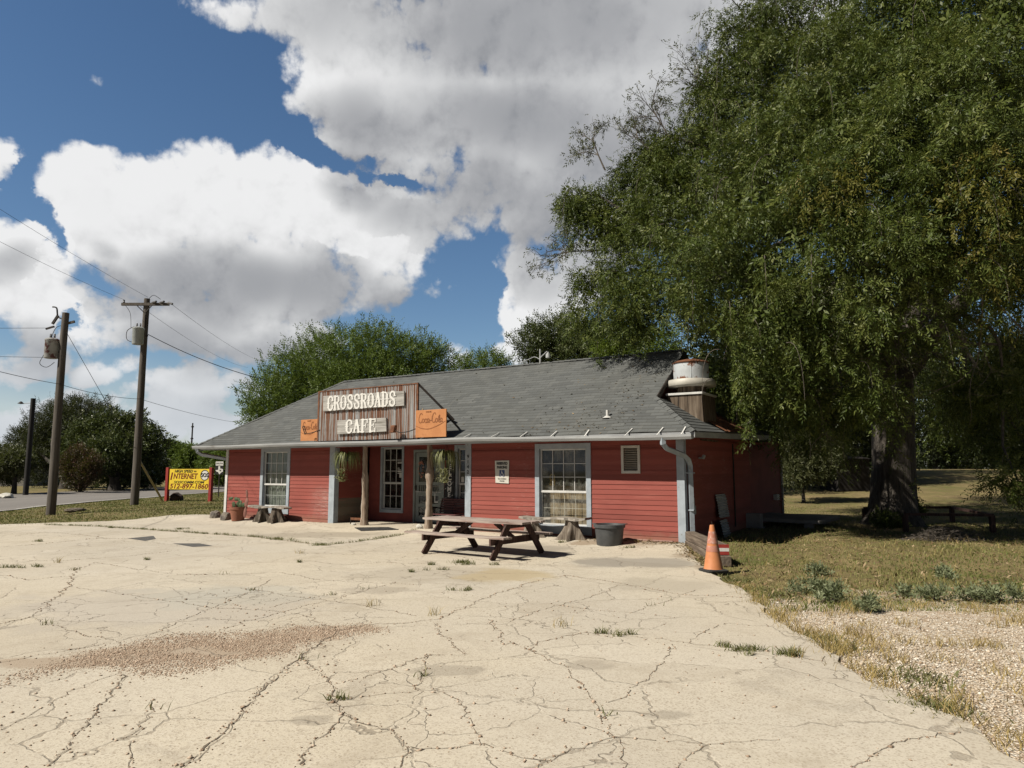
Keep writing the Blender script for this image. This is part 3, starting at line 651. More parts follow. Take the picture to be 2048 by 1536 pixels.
for pl, w in CRACKS:
    if w <= 0: continue
    P = [G(x, y, -.1) for x, y in pl]; fine = []
    for a, b in zip(P, P[1:]):
        k = max(2, int((b - a).length / .06)); nrm = (b - a).normalized().cross(Vector((0, 0, 1)))
        ph = random.uniform(0, 9)
        for i in range(k):
            t = i / k; jt = (math.sin(t * 9 + ph) * .03 + math.sin(t * 23 + ph * 2) * .018) * math.sin(math.pi * t) * min(1, (b - a).length) + random.gauss(0, .011)
            fine.append(a.lerp(b, t) + nrm * jt)
    fine.append(P[-1])
    strands = [(0.0, 1.0)] + ([(.55, .5), (-.5, .4)] if w >= .03 and P[0].y < 12 else [])
    for off, thin in strands:
        prev = None; ph = random.uniform(0, 9)
        for i, p in enumerate(fine):
            d = (fine[min(i + 1, len(fine) - 1)] - fine[max(i - 1, 0)]).normalized(); nn = d.cross(Vector((0, 0, 1)))
            ww = thin * (w * .15 * random.uniform(.1, 1.0) ** 1.3 * 1.5 * (.45 if random.random() < .16 else 1) + .0012 + .00028 * p.y)
            z = float(zlot(p.x, p.y)) + .004
            q = Vector((p.x, p.y, z)) + nn * (off * w * (.5 + .7 * math.sin(i * .21 + ph)) + (random.gauss(0, .006) if off else 0))
            cur = (q + nn * ww * random.uniform(.3, .8), q - nn * ww * random.uniform(.3, .8))
            if prev and random.random() > .10 and (not off or math.sin(i * .13 + ph * 2) > -.2): mb.face([prev[0], prev[1], cur[1], cur[0]])
            prev = cur
            if not off: CR_PTS.append((p, w, d))
tag(mb.build('lot_cracks', M['crackdirt']), 'dark dirt filled cracks across the pale concrete', kind='stuff')
# loose stones: small convex lumps merged into one sheet of gravel
def stones(name, pos, size, mat, label, seed=1):
    r = np.random.default_rng(seed); n = len(pos)
    base = np.array([(1, 0, 0), (0, 1, 0), (-1, 0, 0), (0, -1, 0), (0, 0, 1), (0, 0, -.6)], float)
    f = np.array([(0, 1, 4), (1, 2, 4), (2, 3, 4), (3, 0, 4), (1, 0, 5), (2, 1, 5), (3, 2, 5), (0, 3, 5)])
    s = size[:, None] * r.uniform(.55, 1.25, (n, 3)) * np.array([1, 1, .62]); a = r.uniform(0, 6.28, n)
    v = base[None] * s[:, None, :] * r.uniform(.75, 1.2, (n, 6, 1))
    c, sn = np.cos(a)[:, None], np.sin(a)[:, None]
    x = v[..., 0] * c - v[..., 1] * sn; y = v[..., 0] * sn + v[..., 1] * c
    v = np.stack([x, y, v[..., 2]], -1) + pos[:, None, :]
    q = f[None] + (np.arange(n) * 6)[:, None, None]
    o = np_mesh(name, v.reshape(-1, 3), q.reshape(-1, 3), mat, rnd=np.repeat(r.uniform(0, 1, n), 8))
    return tag(o, label, kind='stuff')
# washed gravel right of the lot
r = np.random.default_rng(3); N = 60000
y = 3.2 + 8.3 * r.uniform(0, 1, N) ** 1.25; x = edge_x(y) + .02 + r.uniform(0, 1, N) ** 1.1 * 6.5
keep = np.sin(x * 1.7 + 2 * np.sin(y * .8)) * np.sin(y * 1.3 + x * .4) + r.normal(0, .5, N) > -.55
keep &= (y < 8.2 + r.normal(0, .9, N)); x, y = x[keep], y[keep]
stones('gravel', np.stack([x, y, zg(x, y) + .004], 1), np.clip(r.lognormal(math.log(.0105), .38, len(x)), .005, .03), M['pebble'], 'pale washed gravel on the ground right of the lot', 4)
# brown grit drifted over the lot
gp = [G(a, b, -.1) for a, b in [(0,1365),(120,1325),(180,1305),(260,1290),(330,1272),(440,1268),(520,1265),(600,1252),(660,1255),(720,1250),(770,1262),(700,1268),(600,1290),(560,1312),(480,1322),(400,1340),(300,1350),(240,1335),(170,1330),(80,1350),(0,1372)]]
poly = [(p.x, p.y) for p in gp]
def inside(px, py, poly):
    c = np.zeros(len(px), bool); j = len(poly) - 1
    for i in range(len(poly)):
        xi, yi = poly[i]; xj, yj = poly[j]
        t = ((yi > py) != (yj > py)) & (px < (xj - xi) * (py - yi) / (yj - yi + 1e-9) + xi); c ^= t; j = i
    return c
N = 150000; x = r.uniform(-5, .2, N); y = r.uniform(5.2, 9, N); jx = x + r.normal(0, .10, N); jy = y + r.normal(0, .10, N)
k = inside(jx, jy, poly)
hole = ((x + 2.95 + .2 * np.sin(y * 19)) / .42) ** 2 + ((y - 6.95 + .07 * np.sin(x * 11)) / .13) ** 2 + r.normal(0, .55, N) < 1
hole |= (np.sin(x * 6.3 + 1) * np.sin(y * 11 + x * 2) + r.normal(0, .5, N) > 1.0)
k &= ~hole; x, y = x[k], y[k]
stones('grit_drift', np.stack([x, y, np.full(len(x), -.1)], 1), np.clip(r.lognormal(math.log(.0078), .35, len(x)), .004, .02), M['grit'], 'brown gravel drifted across the middle of the lot', 5)
# scattered specks and crumbs in and beside the cracks
cp_ = [(p.x + random.gauss(0, w * .7), p.y + random.gauss(0, w * .7)) for p, w, d in CR_PTS for _ in range(int(1 + w * 60))]
N = 2600; sxr = r.uniform(-4.5, 2.6, N); syr = 3.6 + 7 * r.uniform(0, 1, N) ** 1.4
kk = np.sin(sxr * 1.9 + 1) * np.sin(syr * 1.6) + r.normal(0, .5, N) > .3
pp = np.array(cp_ + list(zip(sxr[kk], syr[kk])))
pp = pp[pp[:, 0] < edge_x(pp[:, 1]) - .02]
stones('loose_stones', np.column_stack([pp, zlot(pp[:, 0], pp[:, 1]) + .002]), np.clip(r.lognormal(math.log(.0085), .45, len(pp)), .004, .024), M['grit'], 'loose stones and crumbs along the cracks in the lot', 6)
# ------------------------------------------------------------------ the cafe (local frame: x along the front, y inwards, z up)
cafe = thing('cafe_building', 'long low red clapboard cafe with grey shingle hip roof and recessed porch', 'building', (B2.x, B2.y, 0), TH)
def pf(y0): return lambda u, out, z: (u, y0 - out, z)
PF, PB = pf(0.0), pf(1.5)
PR = lambda u, out, z: (16.25 + out, u, z)
PL = lambda u, out, z: (0 - out, u, z)
PRET = lambda u, out, z: (5.27 + out, u, z)
PRET2 = lambda u, out, z: (10.23 - out, u, z)
def spans(a, b, cuts):
    out = [(a, b)]
    for c0, c1 in cuts:
        nx = []
        for p, q in out:
            if c1 <= p or c0 >= q: nx.append((p, q)); continue
            if c0 > p: nx.append((p, c0))
            if c1 < q: nx.append((c1, q))
        out = nx
    return [s for s in out if s[1] - s[0] > .01]
def clap_wall(P, u0, u1, z0, z1, ops, mat, name='clapboard_wall', course=.115, zoff=0.0):
    """overlapping boards, real laps, cut round the openings, on a solid backing"""
    mb = MB(); k0 = int(math.floor(z0 / course)); k1 = int(math.ceil(z1 / course))
    brk = sorted({z0, z1, *[k * course for k in range(k0 + 1, k1) if z0 < k * course < z1], *[z for o in ops for z in (o[2], o[3]) if z0 < z < z1]})
    for a, b in zip(brk, brk[1:]):
        if b - a < .004: continue
        mid = (a + b) / 2
        for p, q in spans(u0, u1, [(o[0], o[1]) for o in ops if o[2] < mid < o[3]]):
            L = q - p; x = p                                   # boards butt end to end at odd places
            while x < q - .01:
                e = min(q, x + random.choice((2.4, 3.1, 3.6, 4.2)))
                if q - e < .5: e = q
                dz = random.uniform(-.003, .003); lip = random.uniform(.011, .017)
                mb.hexa([P(x, -.004, a + dz), P(e - .002, -.004, a + dz), P(e - .002, lip, a + dz), P(x, lip, a + dz),
                         P(x, -.004, b), P(e - .002, -.004, b), P(e - .002, .002, b), P(x, .002, b)])
                x = e
    us = sorted({u0, u1, *[o[0] for o in ops], *[o[1] for o in ops]}); zs = sorted({z0, z1, *[o[2] for o in ops], *[o[3] for o in ops]})
    us = [u for u in us if u0 <= u <= u1]; zs = [z for z in zs if z0 <= z <= z1]
    for a, b in zip(us, us[1:]):
        for c, d in zip(zs, zs[1:]):
            um, zm = (a + b) / 2, (c + d) / 2
            if any(o[0] < um < o[1] and o[2] < zm < o[3] for o in ops): continue
            mb.box(a, b, -.10, -.006, c, d, 0, P)
    return mb.build(name, mat, cafe)
# window: trim frame > sash, muntin bars, glass, sill
def window(P, o, tw, cols, rows_t, rows_b, zmid, glass, trim=None, tb=None, name='window', lower_grid=True):
    u0, u1, z0, z1 = o; tb = tb or tw
    mb = MB()
    mb.box(u0 - tw, u0, .0, .034, z0 - tb, z1 + tw, 0, P); mb.box(u1, u1 + tw, .0, .034, z0 - tb, z1 + tw, 0, P)
    mb.box(u0, u1, .0, .030, z1, z1 + tw, 0, P); mb.box(u0, u1, .0, .030, z0 - tb, z0, 0, P)
    for a, b, c, d in ((u0 - .0, u0 + .012, z0, z1), (u1 - .012, u1, z0, z1), (u0 + .012, u1 - .012, z1 - .012, z1), (u0 + .012, u1 - .012, z0, z0 + .012)):
        mb.box(a, b, -.10, -.002, c, d, 0, P)
    w = mb.build(name, trim or M['trim'], cafe, bevel=.003)
    u0 += .012; u1 -= .012; z0 += .012; z1 -= .012
    s = MB(); fw = .032
    for (a, b, dpt) in ((zmid, z1, -.035), (z0, zmid, -.055)):
        s.box(u0, u0 + fw, dpt - .025, dpt, a, b, 0, P); s.box(u1 - fw, u1, dpt - .025, dpt, a, b, 0, P)
        s.box(u0 + fw, u1 - fw, dpt - .025, dpt - .001, b - fw, b, 0, P); s.box(u0 + fw, u1 - fw, dpt - .025, dpt - .001, a, a + fw, 0, P)
    s.box(u0, u1, -.034, -.022, zmid - .02, zmid + .022, 0, P)
    s.build('sash', M['white'], w)
    g = MB()
    for (a, b, dpt, rows) in ((zmid + fw, z1 - fw, -.040, rows_t), (z0 + fw, zmid - fw, -.060 if lower_grid else -.082, rows_b)):
        bw = .008 if rows == rows_t or lower_grid else .005
        for i in range(1, cols):
            u = u0 + fw + (u1 - u0 - 2 * fw) * i / cols; g.box(u - bw, u + bw, dpt - .012, dpt, a, b, 0, P)
        for j in range(1, rows):
            z = a + (b - a) * j / rows; g.box(u0 + fw, u1 - fw, dpt - .0125, dpt - .001, z - bw, z + bw, 0, P)
    g.build('muntin_bars', M['white'], w)
    h = MB()
    for dpt, a, b in ((-.056, zmid + fw, z1 - fw), (-.076, z0 + fw, zmid - fw)): h.face([P(u0 + fw, dpt, a), P(u1 - fw, dpt, a), P(u1 - fw, dpt, b), P(u0 + fw, dpt, b)])
    h.build('glass', glass, w)
    return w
OW1 = (1.95, 3.12, .42, 2.20); OWB = (12.52, 13.83, .25, 2.13)
clap_wall(PF, 0, 5.27, 0, 2.40, [OW1], M['red'])
clap_wall(PF, 10.23, 16.25, -.02, 2.40, [OWB, (14.81, 15.16, 1.58, 2.11)], M['red'])
OW2 = (5.84, 6.66, .37, 2.30); OD = (7.21, 8.24, 0.0, 2.14); OW3 = (8.84, 9.62, .66, 2.24)
clap_wall(PB, 5.27, 10.23, .0, 2.40, [OW2, OD, OW3], M['redflat'], course=.6)
clap_wall(PRET, 0, 1.4, .74, 2.40, [], M['red']); clap_wall(PRET, 0, 1.4, 0, .736, [], M['tan_siding'])
clap_wall(PRET2, 0, 1.4, 0, 2.40, [], M['red'])
clap_wall(PR, .0, 5.66, -.05, 2.62, [], M['red']); clap_wall(PL, 0, 5.6, -.05, 2.40, [], M['red'])
mb = MB(); mb.box(0, 16.25, 5.5, 5.6, 0, 2.4); mb.box(10.5, 16.1, 5.66, 10.3, 2.55, 2.62); mb.box(10.5, 16.15, 10.2, 10.3, 0, 2.6); mb.box(16.04, 16.14, 5.66, 10.2, -.05, 2.62)
mb.box(10.5, 10.6, 5.66, 10.2, 0, 2.6)
mb.build('rear_wall', M['redflat'], cafe)
mb = MB(); mb.hexa([(10.3, 5.4, 2.64), (16.5, 5.9, 2.62), (16.5, 10.6, 2.62), (10.3, 10.6, 2.64), (10.3, 5.4, 2.76), (16.5, 5.9, 2.72), (16.5, 10.6, 2.72), (10.3, 10.6, 2.76)])
mb.build('rear_roof', M['shingle'], cafe)
for a, b in ((5.68, 5.76), (10.22, 10.32)): mb = MB(); mb.box(16.14, 16.20, a, b, 0, 2.6); mb.build('rear_corner_board', M['gutter'], cafe)
# dark rooms behind the glass
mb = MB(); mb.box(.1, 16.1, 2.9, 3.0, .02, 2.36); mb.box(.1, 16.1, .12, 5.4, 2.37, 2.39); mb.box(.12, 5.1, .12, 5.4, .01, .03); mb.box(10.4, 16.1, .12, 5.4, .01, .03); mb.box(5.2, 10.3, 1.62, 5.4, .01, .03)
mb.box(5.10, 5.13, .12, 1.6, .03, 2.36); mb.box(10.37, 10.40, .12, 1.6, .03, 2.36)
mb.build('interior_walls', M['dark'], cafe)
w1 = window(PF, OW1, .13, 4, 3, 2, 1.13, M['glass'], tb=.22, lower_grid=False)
mb = MB(); n = 56
for i in range(n):
    u = lambda k: 1.9 + (3.2 - 1.9) * k / n
    d = lambda k: -.20 - .025 * math.sin(k * 1.55) - .012 * math.sin(k * .6)
    mb.face([PF(u(i), d(i), .40), PF(u(i + 1), d(i + 1), .40), PF(u(i + 1), d(i + 1), 2.3), PF(u(i), d(i), 2.3)])
mb.build('curtain', M['curtain'], w1, smooth=True)
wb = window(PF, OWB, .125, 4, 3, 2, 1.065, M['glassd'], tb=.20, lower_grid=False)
mb = MB()
for i in range(13):
    u = 12.50 + i * .105; mb.box(u, u + .099, -.27 - random.uniform(0, .006), -.245, .2, 1.19, 0, PF)
mb.build('wainscot_boards', M['panelwood'], wb)
mb = MB(); mb.box(12.5, 13.9, -.33, -.20, 1.19, 1.21, 0, PF); mb.build('shelf', M['panelwood'], wb)
mb = MB(); mb.lathe([(.05, 0), (.07, .05), (.035, .12), (.05, .15)], 12, (0, 0, 0)); mb.v = [(x + 12.72, y + .24, z + 1.21) for x, y, z in mb.v]
c2 = (12.76, .22, 1.42)
mb.tube([(c2[0] + .07 * math.cos(a), c2[1], c2[2] + .07 * math.sin(a)) for a in np.linspace(0, 6.28, 20)], .014, 6)
mb.box(12.80, 12.84, .2, .24, 1.21, 1.36)
mb.build('ornament', M['brass'], wb)
mb = MB()
for i in range(5): mb.lathe([(.04, 0), (.06, .06), (.02, .14 + .04 * math.sin(i * 3))], 8, (12.98 + i * .17, .27, 1.21))
mb.build('jar', M['curtain'], wb)
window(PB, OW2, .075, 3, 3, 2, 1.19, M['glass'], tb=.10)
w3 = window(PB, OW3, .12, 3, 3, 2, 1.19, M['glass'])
mb = MB()                                     # hours notice and paper taped inside the porch window
for i, (a, b) in enumerate(((0, .14), (.17, .04), (.23, .10), (.29, .12), (.35, .16))):
    if i == 0:
        for k in range(4): mb.box(6.42 + k * .045, 6.452 + k * .045, -.050, -.048, 1.80, 1.86, 0, PB)
    else: mb.box(6.42, 6.42 + .04 + b, -.050, -.048, 1.80 - a * .9, 1.822 - a * .9, 0, PB)
mb.box(6.50, 6.60, -.050, -.047, 1.36, 1.52, 0, PB)
mb.build('window_notice', M['paper'], bpy.data.objects['window.002'])
mb = MB(); mb.box(8.92, 9.02, -.052, -.050, 1.24, 1.40, 0, PB); mb.build('window_notice', M['paper'], w3)
# screen door of the porch
mb = MB()
for a, b, c, d in ((7.14, 7.21, 0, 2.22), (8.24, 8.34, 0, 2.22), (7.21, 8.24, 2.14, 2.22)): mb.box(a, b, 0, .035, c, d, 0, PB)
dr = mb.build('door', M['screen'], cafe)
mb = MB(); y0, y1 = -.03, .0
for a, b, c, d in ((7.215, 7.34, .03, 2.13), (8.11, 8.235, .03, 2.13), (7.34, 8.11, 2.0, 2.13), (7.34, 8.11, 1.14, 1.24), (7.34, 8.11, .82, .92), (7.34, 8.11, .48, .58), (7.34, 8.11, .03, .2)):
    mb.box(a, b, y0, y1, c, d, 0, PB)
for i in range(9): mb.box(7.40 + i * .08, 7.42 + i * .08, y0 + .006, y1 - .006, .92, 1.14, 0, PB)
mb.build('screen_frame', M['screen'], dr)
mb = MB(); mb.face([PB(7.34, -.02, .2), PB(8.11, -.02, .2), PB(8.11, -.02, 2.0), PB(7.34, -.02, 2.0)]); mb.build('screen_mesh', M['glass'], dr)
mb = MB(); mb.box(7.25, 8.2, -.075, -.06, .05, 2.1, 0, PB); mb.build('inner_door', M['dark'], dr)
mb = MB(); mb.box(7.225, 7.26, .0, .03, .98, 1.13, 0, PB); mb.tube([PB(7.24, .03, 1.02), PB(7.24, .07, 1.03), PB(7.24, .07, 1.10), PB(7.24, .03, 1.11)], .008, 6); mb.build('handle', M['iron'], dr)
mb = MB(); mb.box(7.216, 8.23, .001, .008, .93, .945, 0, PB); mb.build('push_bar', M['white'], dr)
mb = MB(); mb.box(7.96, 7.99, .001, .004, .62, .90, 0, PB); mb.box(7.99, 8.10, .001, .004, .62, .66, 0, PB); mb.build('paper_corner', M['paper'], dr)
# corner boards
for nm, P, a, b, z0, mt in (('corner_board', PF, 5.06, 5.29, -.03, 'trim'), ('corner_board', PF, 10.22, 10.41, -.05, 'trim'), ('corner_board', PF, 16.09, 16.27, -.03, 'trim'), ('corner_board', PF, -.025, .10, -.02, 'white'),
                        ('corner_board', PRET, .0, .14, 0, 'trim'), ('corner_board', PR, .0, .07, -.03, 'trim')):
    mb = MB(); mb.box(a, b, .003, .036, z0, 2.36, 0, P); mb.build(nm, M[mt], cafe, bevel=.003)
# louvred vent
mb = MB()
for a, b, c, d in ((14.75, 14.81, 1.52, 2.17), (15.16, 15.22, 1.52, 2.17), (14.81, 15.16, 2.11, 2.17), (14.81, 15.16, 1.52, 1.58)): mb.box(a, b, 0, .04, c, d, 0, PF)
lv = mb.build('louvred_vent', M['signwhite'], cafe, bevel=.003)
mb = MB()
for i in range(10):
    z = 1.585 + i * .0525; mb.hexa([PF(14.81, -.04, z + .03), PF(15.16, -.04, z + .03), PF(15.16, .022, z), PF(14.81, .022, z), PF(14.81, -.04, z + .04), PF(15.16, -.04, z + .04), PF(15.16, .022, z + .01), PF(14.81, .022, z + .01)])
mb.box(14.81, 15.16, -.09, -.08, 1.58, 2.11, 0, PF)
mb.build('slats', M['louver'], lv)
# ---- roof
SLP, HH, EAVE, ZE = .68, 3.5, .70, 2.42
SL, SR, KD = -.83, 16.757, 1.35
LEN = math.sqrt(1 + SLP * SLP)
def rz(k): return ZE + SLP * k
mb = MB(); nc = 29
xr = lambda k: SR - min(k, KD)
wob = lambda s, k: .008 * math.sin(s * 1.7 + k * 2.3) + .006 * math.sin(s * 4.1 + 1 + k * 5)
for i in range(nc):
    k0, k1 = HH * i / nc, HH * (i + 1) / nc; lip = .011
    nseg = 60
    for j in range(nseg):
        def pt(t, k, dz): 
            s = SL + k + (xr(k) - SL - k) * t; return (s, -EAVE + k, rz(k) + dz + wob(s, k))
        t0, t1 = j / nseg, (j + 1) / nseg
        mb.face([pt(t0, k0, lip), pt(t1, k0, lip), pt(t1, k1, .002), pt(t0, k1, .002)])
        mb.face([pt(t0, k0, .0), pt(t1, k0, .0), pt(t1, k0, lip), pt(t0, k0, lip)])
A_ = (SL, -EAVE, ZE); Bk = (SL, 2 * HH - EAVE, ZE); R0 = (SL + HH, HH - EAVE, rz(HH)); R1 = (SR - KD, HH - EAVE, rz(HH))
mb.face([A_, R0, Bk]); mb.face([Bk, R0, R1, (SR - KD, 2 * HH - EAVE - KD, rz(KD)), (SR, 2 * HH - EAVE, ZE)])
# right end: low skirt roof under a gable
nk = 11; ZB = 2.62
for i in range(nk):
    k0, k1 = KD * i / nk, KD * (i + 1) / nk
    def q(k, back, dz):
        y = (2 * HH - EAVE - k) if back else (-EAVE + k); z = rz(k) + dz
        if back: z = ZB + (rz(KD) - ZB) * k / KD + dz
        return (SR - k, y, z)
    mb.face([q(k0, 0, .014), q(k0, 1, .014), q(k1, 1, .002), q(k1, 0, .002)]); mb.face([q(k0, 0, 0), q(k0, 1, 0), q(k0, 1, .014), q(k0, 0, .014)])
for a, b in ((A_, R0), (R0, R1), ((SR, -EAVE, ZE), (SR - KD, KD - EAVE, rz(KD)))):   # ridge and hip caps
    a, b = Vector(a), Vector(b); L = (b - a).length; kk = int(L / .2)
    for i in range(kk):
        p, q_ = a.lerp(b, i / kk), a.lerp(b, (i + 1.15) / kk); u = Vector((0, 0, 1)); x = (b - a).cross(u).normalized() * .11
        e0, e1 = Vector((0, 0, .032)), Vector((0, 0, .016)); dn = Vector((0, 0, -.055))
        mb.face([p + e0, p + x + dn + e0, q_ + x + dn + e1, q_ + e1]); mb.face([p - x + dn + e0, p + e0, q_ + e1, q_ - x + dn + e1])
roof = mb.build('roof', M['shingle'], cafe)
uvl = roof.data.uv_layers.new(name='UVMap')
for p in roof.data.polygons:
    for li in p.loop_indices:
        v = roof.data.vertices[roof.data.loops[li].vertex_index].co
        uvl.data[li].uv = (v.x, (v.y + EAVE) * LEN) if abs(p.normal.x) < .4 else (v.y, (SR - v.x) * LEN)
mb = MB(); gx = SR - KD - .22
mb.face([(gx, KD - EAVE + .02, rz(KD) - .08), (gx, 2 * HH - EAVE - KD - .02, rz(KD) - .08), (gx, HH - EAVE, rz(HH) - .10)]); mb.build('gable_wall', M['redflat'], roof)
mb = MB(); mb.bar((SR - KD - .01, KD - EAVE - .05, rz(KD) - .10), (SR - KD - .01, HH - EAVE, rz(HH) - .08), .03, .13); mb.build('rake_board', M['iron'], roof)
mb = MB()                                     # rusted metal laid over the skirt roof
for i in range(17):
    y0 = 1.55 + i * .16; h0 = .03 if i % 2 else .045
    f = lambda k, y: ((ZE + (ZB - ZE) * (y + EAVE) / (2 * HH)) + (rz(KD) - ZE - (ZB - ZE) * (y + EAVE) / (2 * HH)) * k / KD)
    mb.face([(SR + .03, y0, f(0, y0) + h0), (SR + .03, y0 + .16, f(0, y0 + .16) + h0), (SR - KD, y0 + .16, f(KD, y0 + .16) + h0), (SR - KD, y0, f(KD, y0) + h0)])
    mb.face([(SR + .03, y0, f(0, y0) + .03), (SR + .03, y0, f(0, y0) + .045), (SR - KD, y0, f(KD, y0) + .045), (SR - KD, y0, f(KD, y0) + .03)])
mb.build('metal_flashing', M['rust'], roof)
mb = MB(); mb.tube([(14.44, -.08, 2.76), (14.44, -.08, 3.02)], .035, 10); mb.lathe([(.12, 0), (.05, .05)], 12, (14.44, -.08, 2.83)); mb.build('vent_pipe', M['white'], roof, smooth=True)
# soffit, fascia and sagging gutter
mb = MB(); mb.box(SL + .02, SR - .04, -.68, -.02, 2.335, 2.35); mb.box(16.29, SR - .04, .0, 6.2, 2.335, 2.35); mb.box(SL + .02, -.02, .0, 6.2, 2.335, 2.35); mb.build('soffit', M['redflat'], cafe)
mb = MB(); mb.box(SL, SR - .03, -.699, -.681, 2.27, 2.41)
mb.hexa([(SR - .03, -.70, 2.29), (SR - .005, -.70, 2.29), (SR - .005, 6.3, 2.46), (SR - .03, 6.3, 2.46), (SR - .03, -.70, 2.41), (SR - .005, -.70, 2.41), (SR - .005, 6.3, 2.61), (SR - .03, 6.3, 2.61)])
mb.box(SL + .0, SL + .02, -.68, 6.3, 2.29, 2.41)
mb.build('fascia', M['gutter'], cafe)
mb = MB(); prof = [(.003, .105), (.003, .0), (.095, .0), (.125, .055), (.125, .105), (.115, .105), (.112, .06), (.09, .012), (.012, .012), (.012, .105)]
xsg = np.linspace(SL, SR - .05, 70); sag = lambda s: 2.315 - .03 * math.exp(-((s - 5.6) / 1.2) ** 2) * 0 - .020 * math.sin((s + .8) * .9) * (.4 if s < 10 else .9) - (.03 * ss(14, 16.7, s) if s > 14 else 0)
dro = lambda s: .03 * float(ss(10.5, 12.5, s))
for a, b in zip(xsg, xsg[1:]):
    for i in range(len(prof)):
        p, q_ = prof[i], prof[(i + 1) % len(prof)]
        mb.face([(a, -.70 - p[0], sag(a) - dro(a) + p[1]), (b, -.70 - p[0], sag(b) - dro(b) + p[1]), (b, -.70 - q_[0], sag(b) - dro(b) + q_[1]), (a, -.70 - q_[0], sag(a) - dro(a) + q_[1])])
for a in (xsg[0], xsg[-1]): mb.face([(a, -.70 - p[0], sag(a) - dro(a) + p[1]) for p in prof[:5]])
gut = mb.build('gutter', M['gutter'], cafe, smooth=True)
for s in (9.9, 10.75, 11.6, 12.45, 13.3, 14.2, 15.2, 15.95, 16.5):   # hanger straps bent over the shingles
    mb = MB(); t = random.uniform(-.05, .05)
    mb.bar((s, -.825, sag(s) - dro(s) + .107), (s + .05 + t, -.60, rz(.10) + .045), .03, .006); mb.bar((s, -.825, sag(s) - dro(s) + .105), (s - .05, -.715, sag(s) - dro(s) + .115), .02, .005)
    mb.build('gutter_strap', M['white'], gut)
def downspout(pts, name='downspout'):
    mb = MB(); mb.tube(pts, .068, 4); return mb.build(name, M['trim'], cafe)
def smoothpath(p, k=4):
    p = [Vector(q) for q in p]; out = []
    for i in range(len(p) - 1):
        a, b, c, d = p[max(i - 1, 0)], p[i], p[i + 1], p[min(i + 2, len(p) - 1)]
        for j in range(k):
            t = j / k; out.append(.5 * ((2 * b) + (c - a) * t + (2 * a - 5 * b + 4 * c - d) * t * t + (3 * b - a - 3 * c + d) * t ** 3))
    out.append(p[-1]); return out
ds = downspout([(16.06, -.76, 2.32), (16.06, -.76, 2.16), (16.10, -.68, 2.07), (16.30, -.16, 1.93), (16.35, .0, 1.84), (16.355, .10, 1.70), (16.355, .12, .12), (16.37, .03, .04)])
for z in (.7, 1.52): mb = MB(); mb.box(16.26, 16.43, .04, .20, z, z + .03); mb.build('pipe_strap', M['trim'], ds)
downspout([(-.62, -.76, 2.32), (-.62, -.74, 2.22), (-.55, -.62, 2.13), (-.10, .06, 1.98), (-.075, .14, 1.86), (-.075, .16, .1)])
# bottom edge blocks at the right end
mb = MB()
for a, b in ((14.95, 15.42), (15.44, 15.98)): mb.box(a, b, .02, .10, -.11, .035, 0, PF)
mb.build('foundation_block', M['pinkblock'], cafe, bevel=.01)
mb = MB(); mb.box(-.0, 5.2, -.02, .008, -.08, -.0, 0, PF); mb.box(10.4, 16.2, -.02, .006, -.12, -.02, 0, PF); mb.box(.0, 10.3, -.02, .02, -.1, -.05, 0, PR); mb.build('foundation', M['pinkblock'], cafe)
# porch posts: knotty cedar trunks
def post(s, n, seed, burl):
    rr = random.Random(seed); pts, rad = [], []
    for i in range(34):
        z = -.02 + 2.36 * i / 33
        pts.append((s + .015 * math.sin(z * 2.2 + seed) + rr.gauss(0, .004), -n + .012 * math.sin(z * 1.7), z))
        r = .098 - .012 * z + .03 * math.exp(-(z / .12) ** 2) + rr.gauss(0, .0035)
        for (bz, ba, bw) in burl: r += ba * math.exp(-((z - bz) / bw) ** 2)
        rad.append(r)
    mb = MB(); mb.tube(pts, rad, 14); o = mb.build('porch_post', M['post'], cafe, smooth=True)
    for v in o.data.vertices:
        a = math.atan2(v.co.y + n, v.co.x - s); k = 1 + .09 * math.sin(3 * a + v.co.z * 4 + seed) + .05 * math.sin(7 * a - v.co.z * 6); v.co.x = s + (v.co.x - s) * k; v.co.y = -n + (v.co.y + n) * k
    return o
S1 = F(729, 1000, .05)[0]; S2_ = F(858, 1000, .0)[0]
post(S1, .05, 1, [(1.3, .022, .12), (.55, .012, .2)]); post(S2_, .0, 4, [(1.45, .045, .16), (.3, .02, .12)])
mb = MB(); mb.box(5.3, 10.2, -.02, .10, 2.28, 2.334); mb.build('porch_beam', M['redflat'], cafe)
# service mast on the ridge
mb = MB(); mb.tube([(10.95, 2.75, 4.75), (10.95, 2.75, 5.22)], .03, 8); mb.tube(smoothpath([(10.95, 2.75, 4.95), (11.05, 2.70, 5.0), (11.22, 2.7, 5.12)]), .02, 6); mb.lathe([(.07, 0), (.075, .10), (.03, .16), (.0, .2)], 10, (11.25, 2.7, 4.92))
mb.tube(smoothpath([(10.95, 2.75, 4.9), (10.75, 2.75, 5.0), (10.55, 2.76, 4.95), (10.2, 2.78, 4.86)]), .012, 6)
mb.build('service_mast', M['gutter'], roof, smooth=True)
# side wall fittings
mb = MB(); mb.box(.97, 1.13, .02, .13, 1.86, 1.90, 0, PR); mb.bar(PR(1.05, .1, 1.86), PR(1.05, .14, 1.95), .1, .06); mb.build('wall_light', M['gutter'], cafe, bevel=.01)
mb = MB(); mb.box(.33, .46, .01, .10, .60, .80, 0, PR); mb.box(.35, .44, .01, .08, .80, .98, 0, PR); mb.build('meter_box', M['gutter'], cafe, bevel=.006)
mb = MB(); mb.box(9.0, 9.35, -.10, .02, .62, .80, 0, PR); mb.build('outlet_box', M['white'], cafe)
mb = MB(); mb.tube([PR(3.9, .03, 2.3), PR(3.9, .03, .1)], .02, 6); mb.build('conduit', M['iron'], cafe)
